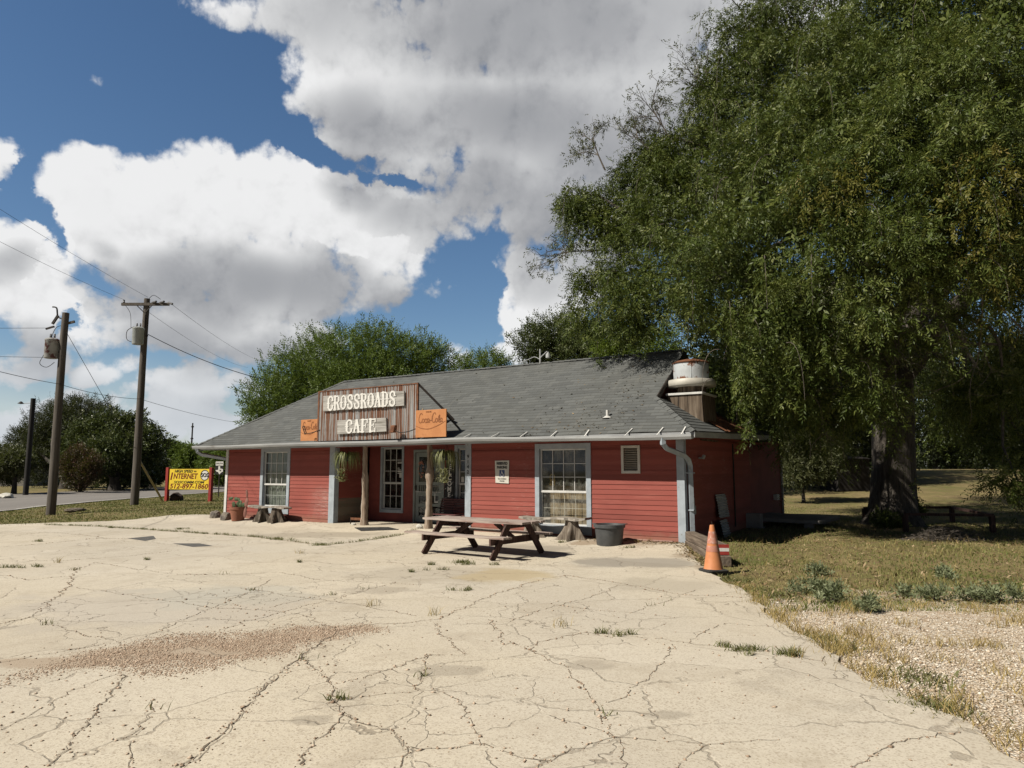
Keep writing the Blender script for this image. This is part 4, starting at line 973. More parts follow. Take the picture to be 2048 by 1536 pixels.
# ------------------------------------------------------------------ exhaust fan on its plywood curb
ex = thing('exhaust_fan', 'round peeling white roof exhaust fan on a stained plywood box', 'exhaust fan', W(15.9, -1.75, 3.2), TH)
mb = MB(); mb.hexa([(-.45, -.55, -.9), (.47, -.55, -.9), (.47, .55, -.9), (-.45, .55, -.9), (-.43, -.53, .21), (.42, -.53, .23), (.42, .53, .23), (-.43, .53, .21)]); mb.build('plywood_box', M['plywood'], ex)
mb = MB(); mb.box(-.47, .46, -.57, .57, .215, .27); mb.build('curb_cap', M['white'], ex, bevel=.006)
mb = MB(); mb.lathe([(.36, .26), (.36, .42), (.40, .46)], 32); mb.build('throat', M['plywood'], ex, smooth=True)
mb = MB(); mb.lathe([(.40, .44), (.585, .455), (.60, .47), (.60, .56), (.57, .62), (.44, .64), (.40, .62)], 40); mb.build('flange', M['flange'], ex, smooth=True)
mb = MB(); mb.lathe([(.425, .63), (.435, .80), (.43, 1.0), (.42, 1.06)], 40); mb.build('drum', M['steel'], ex, smooth=True)
mb = MB(); mb.lathe([(.45, 1.04), (.46, 1.06), (.36, 1.11), (.15, 1.155), (.0, 1.165)], 40); mb.build('cap', M['rust'], ex, smooth=True)
for a in range(5):
    mb = MB(); mb.tube([(.43 * math.cos(a * 1.26), .43 * math.sin(a * 1.26), .66), (.43 * math.cos(a * 1.26), .43 * math.sin(a * 1.26), 1.03)], .012, 6); mb.build('bolt_strap', M['steel'], ex)
# ------------------------------------------------------------------ storefront sign
sg = thing('storefront_sign', 'large rusty corrugated iron sign board with two white lettered planks above the porch', 'sign', W(0, .74, 0), TH)
PS = lambda u, out, z: (u, -out, z)
mb = MB(); u0, u1 = 5.30, 9.13; n = int((u1 - u0) / .068 * 6)
for i in range(n):
    a, b = u0 + (u1 - u0) * i / n, u0 + (u1 - u0) * (i + 1) / n; f = lambda u: .010 * math.sin(2 * math.pi * u / .068)
    mb.face([PS(a, f(a), 2.455), PS(b, f(b), 2.455), PS(b, f(b), 3.94), PS(a, f(a), 3.94)])
mb.build('corrugated_panel', M['rustpanel'], sg, smooth=True)
mb = MB(); mb.box(5.26, 5.32, -.03, .02, 2.44, 3.95, 0, PS); mb.box(9.11, 9.15, -.03, .02, 2.44, 3.96, 0, PS); mb.box(5.32, 9.11, -.02, .018, 3.93, 3.955, 0, PS); mb.build('edge_strip', M['rust'], sg)
mb = MB(); mb.bar((9.12, .02, 3.93), (9.90, .62, 2.95), .06, .06); mb.build('brace', M['iron'], sg)
mb = MB(); mb.bar((5.4, .02, 3.9), (5.4, .9, 3.2), .06, .06); mb.build('brace', M['iron'], sg)
# letters cut in a western face: thick stems, slab serifs, mid spurs
def glyph(ch):
    W_ = .27; sf = .13
    ser = lambda x, y, w=.20: ([(x - w, y), (x + w, y)], sf)
    spur = lambda x, y: ([(x - .21, y), (x + .21, y)], .10)
    if ch == 'C': return [([(.84, .66), (.82, .86), (.62, .965), (.40, .965), (.20, .82), (.20, .18), (.40, .035), (.62, .035), (.82, .14), (.84, .32)], .20), ([(.20, .8), (.20, .2)], W_), ([(.72, .68), (.95, .68)], .10), ([(.72, .31), (.95, .31)], .10), spur(.2, .5)]
    if ch == 'R': return [([(.22, 0), (.22, 1)], W_), ([(.22, .95), (.62, .95), (.80, .84), (.80, .64), (.62, .52), (.22, .52)], .15), ([(.78, .86), (.78, .62)], .22), ([(.45, .52), (.68, .35), (.80, .03)], .22), ser(.22, .05), ser(.84, .05, .15), ser(.18, .95, .16), spur(.22, .5)]
    if ch == 'O': return [([(.5, .96), (.26, .87), (.18, .7), (.18, .3), (.26, .13), (.5, .04), (.74, .13), (.82, .3), (.82, .7), (.74, .87), (.5, .96)], .15), ([(.19, .78), (.19, .22)], W_), ([(.81, .78), (.81, .22)], W_), spur(.19, .5), spur(.81, .5)]
    if ch == 'S': return [([(.82, .68), (.80, .86), (.62, .96), (.38, .96), (.2, .85), (.2, .68), (.38, .56), (.62, .46), (.81, .32), (.81, .15), (.62, .04), (.38, .04), (.19, .14), (.18, .32)], .20), ([(.24, .62), (.76, .40)], .24), ([(.70, .67), (.94, .67)], .10), ([(.06, .33), (.30, .33)], .10)]
    if ch == 'A': return [([(.18, .03), (.47, .97)], .17), ([(.50, .97), (.80, .03)], .27), ([(.26, .34), (.72, .34)], .10), ser(.17, .05, .17), ser(.82, .05, .19), ([(.33, .95), (.62, .95)], .10), spur(.66, .52)]
    if ch == 'D': return [([(.22, 0), (.22, 1)], W_), ([(.22, .95), (.58, .95), (.80, .8), (.80, .2), (.58, .05), (.22, .05)], .14), ([(.79, .78), (.79, .22)], .25), ser(.18, .05, .16), ser(.18, .95, .16), spur(.22, .5), spur(.8, .5)]
    if ch == 'F': return [([(.24, 0), (.24, 1)], W_), ([(.24, .94), (.86, .94)], .13), ([(.84, .98), (.84, .72)], .13), ([(.24, .5), (.62, .5)], .11), ([(.62, .62), (.62, .38)], .11), ser(.24, .05, .22), ser(.2, .95, .16)]
    if ch == 'E': return [([(.24, 0), (.24, 1)], W_), ([(.24, .94), (.86, .94)], .13), ([(.84, .98), (.84, .74)], .13), ([(.24, .06), (.86, .06)], .13), ([(.84, .02), (.84, .28)], .13), ([(.24, .5), (.62, .5)], .11), ([(.62, .62), (.62, .38)], .11), ser(.2, .95, .16)]
def western(word, u0, u1, zc0, zc1, h, P, out, parent):
    n = len(word); step = (u1 - u0) / n; k = 0
    for i, ch in enumerate(word):
        mb = MB(); zc = zc0 + (zc1 - zc0) * i / max(1, n - 1)
        for pl, w in glyph(ch):
            for a, b in zip(pl, pl[1:]):
                k += 1
                X = lambda q: (u0 + i * step + (q[0]) * step * .98 , zc - h / 2 + q[1] * h)
                A, Bq = Vector(X(a)), Vector(X(b)); d = (Bq - A)
                dn = d.normalized() if d.length else d
                ww = w * (step if abs(dn.y) > abs(dn.x) else h * .62)
                A -= dn * .012; Bq += dn * .012
                mb.seg(P, A, Bq, ww, out, out + .012 + .0004 * (k % 17))
        mb.build('letter', M['letter'], parent)
mb = MB(); mb.hexa([PS(5.53, .02, 3.33), PS(8.70, .02, 3.35), PS(8.70, .065, 3.35), PS(5.53, .065, 3.33), PS(5.52, .02, 3.79), PS(8.69, .02, 3.755), PS(8.69, .065, 3.755), PS(5.52, .065, 3.79)]); b1 = mb.build('name_board', M['greyboard'], sg, bevel=.006)
western('CROSSROADS', 5.72, 8.42, 3.555, 3.565, .42, PS, .066, b1)
mb = MB(); mb.hexa([PS(6.16, .02, 2.63), PS(8.08, .02, 2.66), PS(8.08, .07, 2.66), PS(6.16, .07, 2.63), PS(6.14, .02, 3.04), PS(8.05, .02, 3.045), PS(8.05, .07, 3.045), PS(6.14, .07, 3.04)]); b2 = mb.build('name_board', M['greyboard'], sg, bevel=.006)
western('CAFE', 6.50, 7.72, 2.845, 2.85, .38, PS, .072, b2)
# carved drink boards either side
def script_logo(P, u0, z0, w, h, out, parent):
    """flowing script cut into the board, with the wave beneath"""
    st = {'C': [(.62, .80), (.50, .98), (.24, .86), (.06, .42), (.16, .08), (.42, .05), (.62, .26)], 'o': [(.5, .52), (.28, .55), (.12, .3), (.24, .06), (.48, .12), (.55, .38), (.42, .54), (.72, .44)],
          'c': [(.55, .46), (.38, .56), (.16, .36), (.2, .1), (.44, .04), (.66, .24)], 'a': [(.52, .5), (.26, .54), (.1, .26), (.24, .05), (.46, .2), (.54, .5), (.5, .12), (.7, .1)],
          'l': [(.2, .1), (.42, .6), (.46, .98), (.28, .8), (.24, .2), (.42, .04), (.66, .2)], '-': [(.1, .3), (.6, .34)]}
    adv = {'C': .60, 'o': .5, 'c': .5, 'a': .55, 'l': .42, '-': .5}; x = 0; mb = MB(); k = 0
    tot = sum(adv[c] for c in 'Coca-Cola') + .15
    for ch in 'Coca-Cola':
        sc = 1.35 if ch == 'C' else 1
        pts = smoothpath([(p[0] * (1.25 if ch == 'C' else 1) + x, p[1] * sc, 0) for p in st[ch]], 4)
        for a, b in zip(pts, pts[1:]):
            k += 1; f = lambda p: (u0 + w * p.x / tot, z0 + h * (p.y - .05))
            mb.seg(P, f(a), f(b), h * .12, out, out + .003 + .0003 * (k % 9))
        x += adv[ch]
    pts = smoothpath([(u0 + w * .18, z0 + h * 1.25, 0), (u0 + w * .4, z0 + h * 1.42, 0), (u0 + w * .75, z0 + h * 1.12, 0), (u0 + w * .98, z0 + h * 1.35, 0)], 6) if False else smoothpath([(u0 - w * .12, z0 - h * .40, 0), (u0 + w * .15, z0 - h * .78, 0), (u0 + w * .45, z0 - h * .86, 0), (u0 + w * .8, z0 - h * .45, 0), (u0 + w * 1.1, z0 + h * .1, 0)], 6)
    for i, (a, b) in enumerate(zip(pts, pts[1:])): mb.seg(P, (a.x, a.y), (b.x, b.y), h * (.05 + .05 * math.sin(i / len(pts) * 3.1)), out, out + .003 + .0003 * (i % 7))
    text_into(mb, 'DRINK', h * .32, P, u0 + w * .42, z0 + h * 1.42, out + .002, .003, 0, .001)
    return mb.build('carved_lettering', M['orange_line'], parent)
for lab, a, b, z0, z1, n in (('square sun bleached orange drink sign left of the rusty storefront sign', 4.40, 5.25, 2.47, 3.13, .60), ('square sun bleached orange drink sign right of the rusty storefront sign', 9.16, 10.20, 2.46, 3.19, .82)):
    t = thing('drink_sign', lab, 'sign', W(0, n, 0), TH, 'orange drink signs')
    mb = MB(); mb.box(a, b, 0, .035, z0, z1, 0, PS); mb.build('board', M['orange'], t, bevel=.006)
    script_logo(PS, a + .10 * (b - a), z0 + .54 * (z1 - z0), .80 * (b - a), .27 * (z1 - z0), .036, t)
    mb = MB(); mb.bar((b - .1, .03, z1 - .1), (b - .1, .75, z0 + .2), .04, .04); mb.build('brace', M['iron'], t)
    mb = MB(); mb.bar((a + .1, .03, z1 - .1), (a + .1, .75, z0 + .2), .04, .04); mb.build('brace', M['iron'], t)
# sign lamps on thin arms
s0, z0 = F(637, 880, .85); s1, z1 = F(610, 860, .95)
t = thing('sign_lamp', 'black skeletal lamp bracket on an arm before the left orange sign', 'lamp', W(s1, .95, z1), TH)
mb = MB(); mb.tube(smoothpath([(s0 - s1, .25, .03), (.15, .1, -.09), (.02, 0, -.1)]), .012, 6); mb.build('arm', M['iron'], t)
mb = MB()
for q in (((-.11, 0, .10), (.0, 0, -.12)), ((-.04, 0, .12), (.06, 0, -.09)), ((-.11, 0, .10), (-.04, 0, .12)), ((.0, 0, -.12), (.06, 0, -.09))): mb.bar(q[0], q[1], .02, .02)
mb.build('bracket', M['iron'], t)
s0, z0 = F(832, 862, .78); s1, z1 = F(787, 858, .98)
t = thing('sign_lamp', 'small brown floodlight on a curved arm before the right of the storefront sign', 'lamp', W(s1, .98, z1), TH)
mb = MB(); mb.tube(smoothpath([(s0 - s1, .2, .0), (.45, .08, -.08), (.2, .0, -.1), (.04, 0, .0)]), .012, 6); mb.build('arm', M['iron'], t)
mb = MB(); mb.hexa([(-.10, -.06, -.10), (.04, -.06, -.10), (.04, .06, -.10), (-.10, .06, -.10), (-.06, -.05, .10), (.10, -.05, .10), (.10, .05, .10), (-.06, .05, .10)]); mb.build('lamp_head', M['rust'], t, bevel=.01)
# parking notice, house number, welcome board
t = thing('parking_sign', 'weathered white RESERVED PARKING sign with blue wheelchair symbol on the red wall', 'sign', W(0, .022, 0), TH)
mb = MB(); mb.hexa([PS(11.20, 0, 1.27), PS(11.61, 0, 1.255), PS(11.61, .008, 1.255), PS(11.20, .008, 1.27), PS(11.18, 0, 1.84), PS(11.62, 0, 1.845), PS(11.62, .008, 1.845), PS(11.18, .008, 1.84)]); mb.build('plate', M['signwhite'], t)
mb = MB(); text_into(mb, 'RESERVED', .092, PS, 11.405, 1.765, .011, .003, 0, .004, xs=.82); text_into(mb, 'PARKING', .092, PS, 11.405, 1.665, .011, .003, 0, .004, xs=.82)
text_into(mb, 'VAN ACCESSIBLE', .034, PS, 11.405, 1.37, .011, .003, 0, .001); text_into(mb, 'FINE $500', .034, PS, 11.405, 1.315, .011, .003, 0, .001); mb.build('lettering', M['black'], t)
mb = MB(); mb.box(11.325, 11.485, .0085, .0105, 1.43, 1.60, 0, PS); sy = mb.build('symbol_panel', M['blue'], t)
mb = MB(); ring = [(11.405 + .042 * math.cos(a), 1.475 + .042 * math.sin(a)) for a in np.linspace(2.3, 6.6, 14)]
for i, (a, b) in enumerate(zip(ring, ring[1:])): mb.seg(PS, a, b, .012, .011, .013 + .0002 * (i % 3))
for i, (a, b) in enumerate((((11.392, 1.575), (11.392, 1.59)), ((11.392, 1.565), (11.396, 1.515)), ((11.396, 1.515), (11.43, 1.512)), ((11.43, 1.512), (11.45, 1.465)), ((11.45, 1.465), (11.465, 1.47)), ((11.395, 1.543), (11.425, 1.54)))): mb.seg(PS, a, b, .015, .011, .0136 + .0003 * i)
mb.build('wheelchair_symbol', M['letter'], sy)
t = thing('house_number', 'pale plaque with the dark number 9142 running down the porch corner board', 'house number', W(0, .037, 0), TH)
mb = MB(); mb.box(10.27, 10.38, 0, .008, 1.47, 2.02, 0, PS); mb.build('plaque', M['plaque'], t)
for i, ch in enumerate('9142'):
    mb = MB(); text_into(mb, ch, .13, PS, 10.325, 1.95 - i * .135, .011, .004, 0, .004); mb.build('digit', M['black'], t)
t = thing('welcome_sign', 'tall black board lettered WELCOME leaning in the porch behind the bench', 'sign', W(8.60, -1.36, .12), TH)
t.rotation_euler = (math.radians(-3), 0, TH)
mb = MB(); mb.box(-.17, .17, -.01, .014, 0, 1.86, 0, PS); mb.build('board', M['black'], t)
for i, ch in enumerate('WELCOME'):
    mb = MB(); text_into(mb, ch, .20, PS, 0, 1.74 - i * .166, .016, .004, 0, .006); mb.build('letter', M['letter'], t)
mb = MB()
for i in range(7): mb.lathe([(.0, 0), (.016, .004), (.0, .008)], 8, (0, 0, 0)); mb.v[-26:] = [(x + .13 * (-1) ** i, -.02 - z, 1.5 - i * .19 + y) for x, y, z in mb.v[-26:]]
mb.build('painted_dot', M['letter'], t)
# porch bench
t = thing('porch_bench', 'dark maroon slatted bench against the back wall of the porch', 'bench', W(9.10, -1.0, 0), TH)
for i in range(6):
    mb = MB(); z = .37 + i * .068; mb.box(-.72, .72, .20 + i * .02, .225 + i * .02, z, z + .056); mb.build('back_slat', M['benchred'], t, bevel=.004)
for i in range(5):
    mb = MB(); y = -.25 + i * .09; mb.box(-.72, .72, y, y + .075, .32, .345); mb.build('seat_slat', M['benchred'], t, bevel=.004)
for x in (-.68, .68):
    mb = MB(); mb.tube(smoothpath([(x, -.28, 0), (x, -.24, .2), (x, -.25, .5), (x, -.05, .52), (x, .22, .48)]), .02, 6); mb.tube(smoothpath([(x, .30, 0), (x, .2, .32), (x, .32, .78)]), .02, 6); mb.bar((x, -.25, .31), (x, .2, .31), .03, .03); mb.build('end_frame', M['iron'], t, smooth=True)
# ------------------------------------------------------------------ hanging plants
def hanging_plant(label, s, n, ztop, seed):
    rr = random.Random(seed); t = thing('hanging_plant', label, 'plant', W(s, n, ztop), TH, 'hanging plants under the porch eave')
    mb = MB(); mb.lathe([(.09, -.48), (.13, -.36), (.135, -.34), (.12, -.34)], 14); mb.build('pot', M['rubber'], t, smooth=True)
    mb = MB()
    for a in range(3): mb.tube([(0, 0, 0), (.13 * math.cos(a * 2.09), .13 * math.sin(a * 2.09), -.34)], .004, 4)
    mb.build('hanger', M['wire'], t)
    v, f, rn = [], [], []
    def blade(o, d, L, w, droop, c):
        k = 7; side = Vector((-d.y, d.x, 0)); i0 = len(v)
        for i in range(k + 1):
            u = i / k; p = o + d * (L * .80 * math.sin(u * 1.6)) + Vector((0, 0, .42 * L * math.sin(min(1, u * 1.6) * 1.57) * (1 - .3 * u) - droop * u ** 2.2))
            ww = w * (1 - u ** 2) + .001; v.append(p - side * ww); v.append(p + side * ww)
        for i in range(k): f.append((i0 + 2 * i, i0 + 2 * i + 1, i0 + 2 * i + 3, i0 + 2 * i + 2)); rn.append(c)
    for i in range(190):
        a = rr.uniform(0, 6.28); blade(Vector((rr.gauss(0, .05), rr.gauss(0, .05), -.34)), Vector((math.cos(a), math.sin(a), 0)), rr.uniform(.30, .58), rr.uniform(.010, .016), rr.uniform(.15, .62), rr.random())
    px = -.13 if seed == 1 else .02
    for j in range(5):                        # plantlets on a runner below
        for i in range(16):
            a = rr.uniform(0, 6.28); blade(Vector((px + rr.gauss(0, .06), -.1, -.78 - j * .075)), Vector((math.cos(a), math.sin(a), .1)), rr.uniform(.15, .28), .012, rr.uniform(.0, .12), rr.uniform(.6, 1))
    np_mesh('foliage', np.array([tuple(p) for p in v]), np.array(f), M['spider'], t, np.array(rn))
    return t
M['spider'] = leaf_mat('spider_plant_leaf', (.13, .16, .05), (.24, .26, .11), (.42, .42, .24), .3)
s, _ = F(694, 930, .35); hanging_plant('pale green spider plant hanging beside the left cedar porch post', s, .35, 2.34, 1)
s, _ = F(892, 930, .25); hanging_plant('dull green spider plant hanging right of the door near the house number', s, .25, 2.34, 2)
t = thing('door_wreath', 'small pale flower wreath hanging on the screen door', 'wreath', W(7.48, -1.46, 1.62), TH)
mb = MB()
for i in range(34):
    a = random.uniform(0, 6.28); rr_ = random.uniform(.10, .17)
    mb.lathe([(.0, -.02), (.026, 0), (.0, .02)], 6, (rr_ * math.cos(a) * .7, -random.uniform(.02, .06), rr_ * 1.5 * math.sin(a)))
mb.build('flowers', M['conep'], t)
# ------------------------------------------------------------------ stump benches, pots, rocks by the wall
def stump(x, y, h, r, seed, parent, mat):
    rr = random.Random(seed); prof = []; n = 40; k = 14; mb = MB(); i0 = 0
    roots = [(i * 1.257 + rr.uniform(-.3, .3), rr.uniform(.8, 1.7)) for i in range(5)]
    for j in range(k + 1):
        z = h * j / k; t = j / k
        for q in range(n):
            a = 2 * math.pi * q / n; R = r * (1 - .12 * t + .05 * math.sin(a * 5 + seed) + .03 * math.sin(a * 11 + z * 8))
            for ra, am in roots:
                dlt = (a - ra + math.pi) % (2 * math.pi) - math.pi; R += r * am * math.exp(-(dlt / .30) ** 2) * (1 - t) ** 1.7
            R *= 1 - .25 * (1 - t) * (1 - max(math.exp(-(((a - ra + math.pi) % (2 * math.pi) - math.pi) / .4) ** 2) for ra, am in roots))
            mb.v.append((x + R * math.cos(a) * 1.05, y + R * math.sin(a) * .85, z))
    for j in range(k):
        for q in range(n):
            a, b = j * n + q, j * n + (q + 1) % n; mb.f.append((a, b, b + n, a + n)); mb.mi.append(0)
    mb.f.append(tuple(k * n + q for q in range(n))); mb.mi.append(0)
    return mb.build('stump_leg', mat, parent, smooth=True)
def stump_bench(label, s0, s1, n, zb, h, width, cat='bench', seed=1, sa=None):
    t = thing('stump_bench', label, cat, W((s0 + s1) / 2, n, zb), TH, 'benches made of planks on stumps')
    L = (s1 - s0) / 2
    for i, x in enumerate(sa or (-L * .55, L * .5)): stump(x, 0, h - .05, .17, seed + i * 7, t, M['stump'] if seed > 5 else M['stumpdark'])
    mb = MB(); K = 24; prev = None
    for i in range(K + 1):
        x = -L + 2 * L * i / K; e = .03 * math.sin(i * 1.3 + seed) + .02 * math.sin(i * 2.9); z = h + .02 * math.sin(i * .35 + seed) + (.05 * max(0, (i - K * .8) / (K * .2)) ** 2 if seed > 5 else 0)
        cur = [(x, -width / 2 + e, z - .05), (x, width / 2, z - .05), (x, width / 2, z), (x, -width / 2 + e * .7 + .015, z)]
        if prev:
            for a in range(4): mb.face([prev[a], prev[(a + 1) % 4], cur[(a + 1) % 4], cur[a]])
        else: mb.face(cur)
        prev = cur
    mb.face(prev); mb.build('plank', M['plank'], t)
    return t
sa, _ = F(503, 1010, .45); sb, _ = F(575, 1010, .45)
stump_bench('grey plank bench on dark root stumps under the left window', sa, sb, .45, -.03, .49, .36, seed=2, sa=(-.28, .36))
sa, _ = F(1045, 1040, .42); sb, _ = F(1176, 1036, .42)
stump_bench('long wavy plank bench on pale stumps under the right window', sa, sb, .42, -.03, .50, .40, seed=9, sa=(-.62, .48))
sp, _ = F(476, 1030, .55)
t = thing('potted_cactus', 'prickly pear cactus in a terracotta pot at the left corner of the cafe', 'potted plant', W(sp, .55, -.04), TH)
mb = MB(); mb.lathe([(.19, 0), (.255, .36), (.275, .37), (.275, .45), (.25, .45), (.24, .40)], 22); pt_ = mb.build('pot', M['terra'], t, smooth=True)
mb = MB(); mb.lathe([(.242, .405), (.0, .41)], 20); mb.build('soil', M['soil'], pt_)
def pad(x, y, z, rx, rz_, ang, yaw, mat):
    mb = MB(); n, k = 16, 5; c, s_ = math.cos(ang), math.sin(ang); cy, sy_ = math.cos(yaw), math.sin(yaw)
    for j in range(k + 1):
        th = math.pi * (j / k)
        for q in range(n):
            a = 2 * math.pi * q / n; px, pz, py = rx * math.cos(a) * math.sin(th), rz_ * math.sin(a) * math.sin(th) + rz_ * .9, .022 * math.cos(th)
            u, w = px * c - pz * s_, px * s_ + pz * c
            mb.v.append((x + u * cy - py * sy_, y + u * sy_ + py * cy, z + w))
    for j in range(k):
        for q in range(n): mb.f.append((j * n + q, j * n + (q + 1) % n, (j + 1) * n + (q + 1) % n, (j + 1) * n + q)); mb.mi.append(0)
    mb.build('cactus_pad', mat, t, smooth=True)
for q in ((-.20, 0, .43, .07, .10, .30, .4), (-.36, -.02, .66, .10, .055, .25, .2), (-.17, .03, .64, .105, .06, -.1, .1), (-.03, 0, .42, .075, .11, -.1, .6), (-.02, .05, .60, .05, .08, .4, .0), (.08, -.02, .42, .08, .10, -.4, .1), (.20, 0, .46, .09, .085, -.9, .4), (-.09, -.08, .40, .075, .09, .2, -.5), (.05, .02, .58, .09, .045, -.5, 0)): pad(*q, M['cactus'])
for q in ((.33, .02, .46, .075, .16, -.25, .1), (.40, .02, .74, .045, .15, .15, .2), (.36, -.02, .12, .06, .18, -.1, .3)): pad(*q, M['cactus_pink'])  # pinkish pads beside the green ones
def rock(label, p, rx, ry, rz_, seed, group=None, mat=None, name='rock'):
    bm = bmesh.new(); bmesh.ops.create_icosphere(bm, subdivisions=3, radius=1); rr = random.Random(seed)
    dirs = [Vector((rr.gauss(0, 1), rr.gauss(0, 1), rr.gauss(0, 1))).normalized() for _ in range(14)]
    for v in bm.verts:
        d = v.co.normalized(); k = 1.0
        for u in dirs: k = min(k, .82 / max(.2, d.dot(u)) if d.dot(u) > .6 else 9)
        k *= 1 + .06 * math.sin(d.x * 9 + seed) * math.sin(d.z * 8)
        v.co = Vector((d.x * rx, d.y * ry, d.z * rz_)) * k
    me = bpy.data.meshes.new(name); bm.to_mesh(me); bm.free(); me.materials.append(mat or M['rock'])
    o = bpy.data.objects.new(name, me); C.objects.link(o); o.location = p + Vector((0, 0, rz_ * .5)); o.rotation_euler = (0, 0, seed)
    return tag(o, label, 'rock', group)
rock('pale jagged rock at the left corner of the cafe', W(F(430, 1035, .3)[0], .3, -.05), .20, .17, .2, 3)
rock('dark mottled rock between the pale rock and the cactus pot', W(F(452, 1035, .5)[0], .5, -.06), .27, .18, .2, 8)
rock('small white stone at the foot of the left porch post', W(S1 - .35, .12, -.02), .12, .07, .06, 5, mat=M['signwhite'])
rock('white block of stone behind the picnic table at the right porch post', W(S2_ - .22, .12, 0), .10, .08, .09, 6, mat=M['signwhite'])
t = thing('boot_scraper', 'small rusty iron boot scraper beside the left porch post', 'boot scraper', W(S1 - .42, -.05, 0), TH)
mb = MB()
for x in (-.22, .22): mb.bar((x, 0, -.02), (x, 0, .2), .02, .02)
mb.build('leg', M['iron'], t); mb = MB(); mb.box(-.22, .22, -.01, .01, .12, .19); mb.build('blade', M['rust'], t)
# black plastic tub
st_, _ = F(1219, 1080, .66)
t = thing('plastic_tub', 'large charcoal plastic tub standing against the red wall', 'tub', W(st_, .66, -.085), TH)
mb = MB(); mb.lathe([(.27, 0), (.285, .02), (.325, .40), (.355, .405), (.36, .47), (.345, .48), (.325, .475), (.30, .40), (.27, .05), (0, .045)], 36); mb.build('body', M['tub'], t, smooth=True)
mb = MB(); mb.lathe([(.30, .16), (.0, .17)], 20); mb.build('soil', M['soil'], t)
mb = MB()
for a in (.4, 3.5): mb.box(.33 * math.cos(a) - .06, .33 * math.cos(a) + .06, .33 * math.sin(a) - .06, .33 * math.sin(a) + .06, .481, .492)
mb.build('handle', M['tub'], t)
# ------------------------------------------------------------------ picnic table
pc = (W(12.22, 4.19) + W(14.02, 4.08) + W(12.0, 2.56) + W(13.85, 2.53)) / 4
pr = TH + math.atan2(-(4.12 - 2.545), -(13.12 - 12.925)) + math.pi / 2
pc = pc + (S2 * .10).to_3d()
t = thing('picnic_table', 'weathered red and grey wooden picnic table with attached benches on the lot', 'picnic table', (pc.x, pc.y, -.1), TH - .085)
def plank(x0, x1, y0, y1, z0, z1, nm):
    mb = MB(); K = 16; prev = None
    for i in range(K + 1):
        x = x0 + (x1 - x0) * i / K; w = .006 * math.sin(i * 1.9 + y0 * 9); sg_ = -.010 * math.sin(math.pi * i / K)
        cur = [(x, y0 + w, z0 + sg_), (x, y1 + w, z0 + sg_), (x, y1 + w, z1 + sg_ + w * .4), (x, y0 + w, z1 + sg_)]
        if prev:
            for a in range(4): mb.face([prev[a], prev[(a + 1) % 4], cur[(a + 1) % 4], cur[a]])
        else: mb.face(cur)
        prev = cur
    mb.face(prev); return mb.build(nm, M['table'], t)
for i in range(5): plank(-1.36 + random.uniform(-.03, .03), 1.26 + random.uniform(-.03, .03), -.385 + i * .156, -.385 + i * .156 + .146, .66, .70, 'top_plank')
for y in (-.80, .56):
    for i in range(2): plank(-1.46 + random.uniform(-.03, .03), 1.16 + random.uniform(-.03, .03), y + i * .128, y + i * .128 + .118, .40, .438, 'bench_plank')
for x in (-.89, .89):
    for s_ in (-1, 1):
        mb = MB(); o_ = .021 * s_
        mb.bar((x + o_, s_ * .80, 0), (x + o_, -s_ * -.26, .655), .04, .14, up=(0, 0, 1)); mb.build('leg', M['tableleg'], t)
    mb = MB(); mb.box(x - .085, x - .043, -.80, .80, .27, .398); mb.build('seat_beam', M['tableleg'], t)
    mb = MB(); mb.box(x - .085, x - .043, -.36, .36, .56, .658); mb.build('top_beam', M['tableleg'], t)
    mb = MB(); mb.bar((x * .92, 0, .335), (x * .35, 0, .64), .04, .09); mb.build('brace', M['tableleg'], t)
# ------------------------------------------------------------------ cone, timber edging, things along the right wall
cn = G(1427, 1143, -.1)
t = thing('traffic_cone', 'faded orange traffic cone with dirty collars at the edge of the lot', 'traffic cone', cn, .25)
mb = MB()
def rsq(r, z, n=32): return [(r * max(-1, min(1, 1.35 * math.cos(a))), r * max(-1, min(1, 1.35 * math.sin(a))), z) for a in np.linspace(0, 6.283, n, endpoint=False)]
rings = [rsq(.185, 0), rsq(.19, .03), rsq(.17, .045), rsq(.12, .05)]
for a, b in zip(rings, rings[1:]):
    for i in range(32): mb.face([a[i], a[(i + 1) % 32], b[(i + 1) % 32], b[i]])
mb.face(rings[0]); mb.face(rings[-1]); mb.build('base', M['rubber'], t)
cr = lambda z: .158 - (.158 - .036) * (z - .05) / .73
mb = MB(); mb.lathe([(.165, .048), (cr(.07), .07), (cr(.36), .36), (cr(.44), .44), (cr(.66), .66), (cr(.76), .76), (.034, .775), (.02, .77)], 28); mb.build('body', M['coneo'], t, smooth=True)
for a, b in ((.335, .43), (.47, .665)):
    mb = MB(); mb.lathe([(cr(a) + .0035, a), (cr(b) + .0035, b)], 28); mb.build('collar', M['conep'], t, smooth=True)
mb = MB(); mb.tube([(0, 0, .765), (.004, 0, .79), (-.012, 0, .83)], .006, 5); mb.build('wire_stub', M['iron'], t)
ta, tb_ = G(1372, 1082, 0), G(1449, 1130, -.1)
t = thing('timber_edging', 'two stacked railroad ties edging the lot behind the cone', 'retaining wall', ((ta + tb_) / 2).xy.to_3d(), math.atan2((tb_ - ta).y, (tb_ - ta).x))
L = (tb_ - ta).length / 2
for i, (dx, z0) in enumerate(((.05, -.13), (0, .065))):
    mb = MB(); mb.box(-L + dx, L + dx - .08 * i, -.12 + .01 * i, .12 - .01 * i, z0, z0 + .19); mb.build('railroad_tie', M['tie'], t, bevel=.012)
mb = MB()
for i in range(3): mb.box(L - .082 + i * 0, L - .070, -.11, .11, .07 + i * .062, .07 + i * .062 + .061, i % 2)
mb.build('reflector_plate', [M['refl_red'], M['letter']], t)
